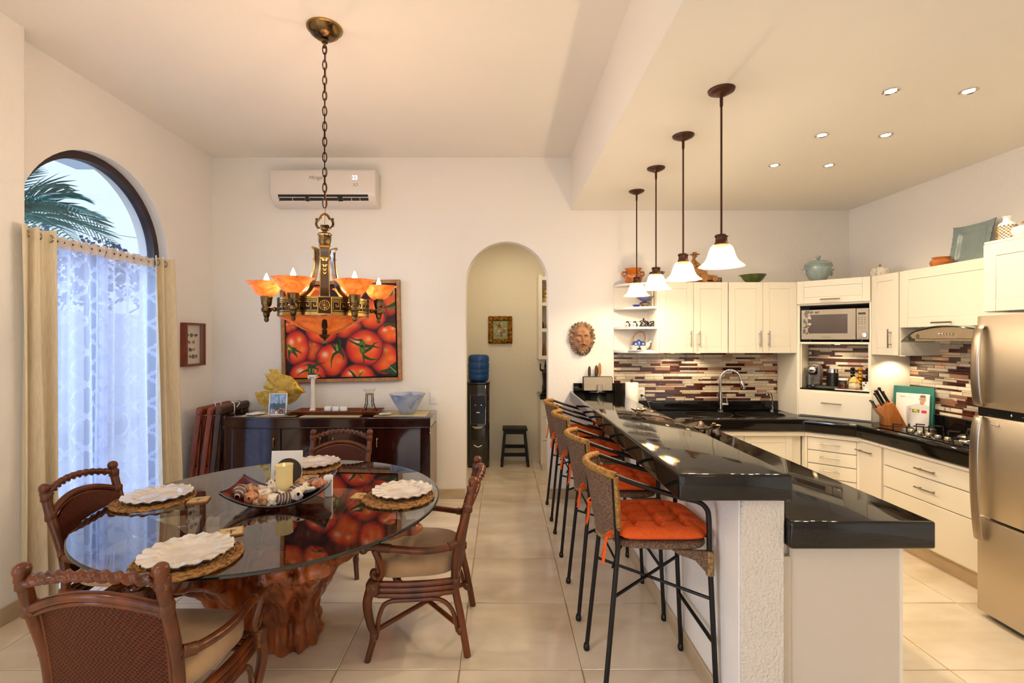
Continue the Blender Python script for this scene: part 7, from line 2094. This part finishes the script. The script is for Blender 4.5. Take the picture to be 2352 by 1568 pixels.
def floral_fn(u, v):
    img = np.zeros(u.shape + (3,)); img[:] = (.56, .56, .38)
    img += (.03 * np.sin(u * 14 + 3) * np.sin(v * 11))[..., None]
    def leaf(pts, w0, w1, c):
        m = seg_d(u, v * 1.25, [(a, b * 1.25) for a, b in pts], w0, w1) < 1; img[m] = c
    for pts in ([(.5, .6), (.55, .9)], [(.5, .6), (.48, .86)], [(.5, .6), (.64, .92)], [(.5, .7), (.25, .82)], [(.7, .5), (.88, .55)], [(.35, .3), (.45, .08)], [(.55, .4), (.66, .36)], [(.7, .65), (.86, .62)]):
        leaf(pts, .035, .01, (.25, .26, .10))
    r = random.Random(2)
    for (cx, cy, s_, c) in ((.44, .30, .115, (.66, .2, .17)), (.66, .60, .13, (.82, .42, .36)), (.6, .17, .08, (.85, .8, .65)), (.42, .56, .12, (.86, .8, .66)), (.2, .44, .07, (.84, .8, .66)), (.22, .37, .06, (.84, .8, .66)), (.82, .43, .08, (.85, .8, .66)), (.64, .34, .06, (.8, .76, .6)), (.28, .72, .06, (.85, .8, .68)), (.46, .73, .065, (.86, .82, .68)), (.75, .74, .06, (.84, .8, .66)), (.25, .21, .06, (.72, .38, .3)), (.73, .33, .04, (.7, .3, .26)), (.14, .6, .05, (.8, .78, .62))):
        d = np.hypot(u - cx, (v - cy) * 1.25); a = np.arctan2(v - cy, u - cx)
        m = d < s_ * (.85 + .15 * np.cos(5 * a + cx * 9)); sh = (1 - .3 * np.abs(np.sin(d / s_ * 5 + a)))
        img[m] = (np.array(c)[None, :] * sh[m][:, None])
    return img
printed('canvas', w_ - 2 * fw + .01, h_ - 2 * fw + .01, 80, 96, floral_fn, print_mat('floral_print', .6), pc_, (0, -.02, fw - .005))

wc = thing('water_dispenser', 'black floor-standing water dispenser in the pantry', 'water dispenser', (-.30, 6.22, 0))
M_WCB = pm('gloss_black', '#0d0b0a', .12, spec=.6, coat=.5)
MB().prism(rrect(-.142, .142, -.15, .15, .06, 8), .02, 1.05).build('body', M_WCB, wc, bevel=.01, seg=2, angle=50)
MB().prism(rrect(-.148, .148, -.156, .156, .06, 8), 1.05, 1.072).build('top_collar', M_WCB, wc, bevel=.005)
MB().prism(rrect(-.135, .135, -.14, .14, .06, 8), 0.0, .02).build('foot', M_BLACKPL, wc)
fp = [(-.10, .52), (.10, .52), (.105, .93), (-.105, .93)]
MB().tube([(-.093, -.152, .55), (-.097, -.152, .915), (.097, -.152, .915), (.093, -.152, .55)], .004, 6, closed=True).build('chrome_trim', M_CHROME, wc)
MB().box(-.088, .088, -.156, -.148, .555, .91, .004).build('front_panel', M_BLACKPL, wc)
MB().lathe([(0, .5), (.07, .5), (.085, .515), (.088, .53), (.08, .53)], 24, T(0, -.13, 0)).build('drip_cup', M_CHROME, wc)
MB().tube(cr([(-.05, -.158, .29), (0, -.165, .268), (.05, -.158, .29)], 5), .008, 8).build('lower_handle', M_CHROME, wc)
MB().box(-.02, .02, -.160, -.155, .69, .705, .002).build('label', M_WHITE, wc)
MB().ball((-.035, -.158, .79), .005, 8, 5).build('hot_light', emis('red_led', '#ff6a3a', 1.5), wc); MB().ball((.04, -.158, .79), .006, 8, 5).build('cold_light', emis('blue_led', '#4aa0ff', 2.0), wc)
wb = thing('water_bottle', 'blue water bottle upturned on the dispenser', 'water bottle', (-.30, 6.22, 1.0725))
M_WBL = thin_glass('blue_bottle', '#5a8fd0', dens=.05, frost='#2460a8', fac=.55)
MB().lathe([(0, .001), (.10, .004), (.122, .02), (.13, .05), (.132, .09), (.126, .10), (.132, .11), (.134, .15), (.128, .16), (.134, .17), (.135, .235), (.127, .248), (.134, .262), (.132, .31), (.12, .335), (.09, .345), (0, .347)], 36, cap=False).build('shell', M_WBL, wb, fix=False, angle=60)

bs = thing('step_stool', 'small black wooden step stool in the pantry', 'stool', (.165, 6.24, 0))
M_BLKW = pm('black_wood', '#120e0c', .5, spec=.3)
MB().box(-.158, .158, -.115, .115, .452, .484, .006).build('seat', M_BLKW, bs)
for sx in (-1, 1):
    for sy in (-1, 1):
        MB().add([(sx * .125 - .017, sy * .085 - .015, .455), (sx * .125 + .017, sy * .085 - .015, .455), (sx * .125 + .017, sy * .085 + .015, .455), (sx * .125 - .017, sy * .085 + .015, .455),
                  (sx * .168 - .017, sy * .115 - .015, 0), (sx * .168 + .017, sy * .115 - .015, 0), (sx * .168 + .017, sy * .115 + .015, 0), (sx * .168 - .017, sy * .115 + .015, 0)],
                 [(0, 1, 2, 3), (7, 6, 5, 4), (0, 4, 5, 1), (1, 5, 6, 2), (2, 6, 7, 3), (3, 7, 4, 0)]).build('leg', M_BLKW, bs, smooth=False)
    MB().box(sx * .15 - .01, sx * .15 + .01, -.10, .10, .20, .23, .002).build('side_rung', M_BLKW, bs)
for z, sy in ((.13, -1), (.19, 1)):
    MB().box(-.155, .155, sy * .105 - .01, sy * .105 + .01, z, z + .045, .002).build('front_rung', M_BLKW, bs)
MB().box(-.13, .13, -.10, -.08, .41, .452, .002).build('apron', M_BLKW, bs)

pu = thing('pantry_shelf', 'white open wall shelf unit at the pantry right side', 'shelf unit', (.462, 6.12, 1.362))
H2 = 1.065
MB().box(0, .55, .31, .325, 0, H2).build('back_panel', M_CABIN, pu, smooth=False)
MB().box(0, .02, 0, .31, 0, H2).build('side_panel', M_CAB, pu, smooth=False)
MB().box(0, .045, -.018, 0, 0, H2, .001).build('front_stile', M_CAB, pu)
for z in (0, .345, .675, 1.0):
    MB().box(.02, .55, 0, .31, z, z + .03).build('shelf', M_CAB, pu, smooth=False)
    MB().box(.045, .55, -.018, 0, z - (0 if z < .9 else -.0), z + .045, .001).build('front_rail', M_CAB, pu)
pl2 = thing('pantry_cabinet', 'white base cabinet with black top at the pantry right side', 'cabinet', (.478, 5.93, 0))
MB().box(0, .55, 0, .51, .08, .88).build('body', M_CAB, pl2, smooth=False)
MB().box(.02, .55, .02, .51, 0, .08).build('plinth', M_CAB, pl2, smooth=False)
MB().box(-.015, .55, -.03, .51, .881, .915, .004).build('top', M_GRAN, pl2)
for (z0, z1) in ((.66, .87), (.38, .65), (.10, .37)):
    MB().box(.022, .54, -.016, 0, z0, z1, .002).build('drawer', M_CAB, pl2)
gs = thing('bronze_statuette', 'dark bronze figure with a raised arm on the pantry cabinet', 'statuette', (.545, 6.08, .9155), .3)
M_DBR = pm('bronze_statue', '#2b2118', .35, .8)
MB().lathe([(.068, 0), (.07, .012), (.05, .022), (.044, .05), (.05, .056)], 6).build('pedestal', M_DBR, gs, smooth=False)
MB().tube(cr([(0, 0, .052), (.004, 0, .14), (0, 0, .24), (.002, 0, .30), (0, 0, .335)], 5), [.034, .04, .042, .040, .038, .036, .035, .034, .034, .035, .036, .038, .04, .04, .04, .038, .034, .028, .018, .014, .012], 14, lobes=7, amp=.08).build('robe', M_DBR, gs)
MB().ball((0, 0, .358), (.017, .018, .022), 12, 8).build('head', M_DBR, gs)
MB().tube(cr([(.03, 0, .31), (.045, -.005, .26), (.04, -.012, .20)], 4), .010, 8).build('lowered_arm', M_DBR, gs)
MB().tube(cr([(-.03, 0, .31), (-.062, 0, .315), (-.068, 0, .35), (-.066, 0, .375)], 4), [.011] * 6 + [.008] * 7, 8).ball((-.066, 0, .384), (.011, .006, .011), 8, 6).build('raised_arm', M_DBR, gs)
MB().tube([(0, 0, .37), (.002, 0, .44)], [.014, .002], 8).build('headdress', M_DBR, gs)
# pantry shelf contents
tag(MB().lathe([(0, 0), (.028, 0), (.03, .02), (.026, .03), (.03, .04), (.026, .06), (.024, .09), (.012, .16), (.003, .2)], 20).build('wooden_cone', M_WOODLT, None, (.545, 6.24, 1.3925)), 'turned yellow wooden cone on the lowest pantry shelf', 'ornament')
tag(MB().lathe([(.0, 0), (.022, 0), (.022, .075), (.012, .09), (.012, .1), (0, .102)], 16).build('spice_jar', pm('red_brown_jar', '#6b3a22', .3, coat=.4), None, (.522, 6.22, 1.7375)), 'small reddish brown jar on the middle pantry shelf', 'jar')
tag(MB().box(-.02, .02, -.02, .02, 0, .07, .004).build('spice_box', pm('grey_print_box', '#8d8478', .5, col2='#2b2622', cscale=40), None, (.575, 6.20, 1.7375)), 'small grey patterned box on the middle pantry shelf', 'box')
tag(MB().box(-.05, .05, -.05, .05, 0, .075, .003).build('food_box', pm('cream_box', '#dcc79a', .6), None, (.565, 6.22, 2.0675)), 'cream cardboard box on the top pantry shelf', 'box')
for i, (z, lab) in enumerate(((2.1435, 'yellow food bag lying on the pantry box'), (2.1985, 'yellow and red food bag on top of the pantry shelf pile'))):
    tag(MB().ball((0, 0, .026), (.062, .05, .026), 16, 8).build('food_bag', pm('bag_%d' % i, '#e0c878', .5, col2='#b8402c', cscale=9, lo=.6, hi=.65), None, (.565, 6.22, z)), lab, 'food bag', 'bags on the pantry shelf')
# faint emitters (lamp glass, indicator lights) need no direct sampling of their own
for m in bpy.data.materials:
    if m.name in ('amber_alabaster', 'amber_bowl_glass', 'flame_bulb', 'pendant_alabaster', 'downlight_lens', 'warm_led', 'led_white', 'red_led', 'blue_led', 'flameless_tip'):
        m.cycles.emission_sampling = 'NONE'
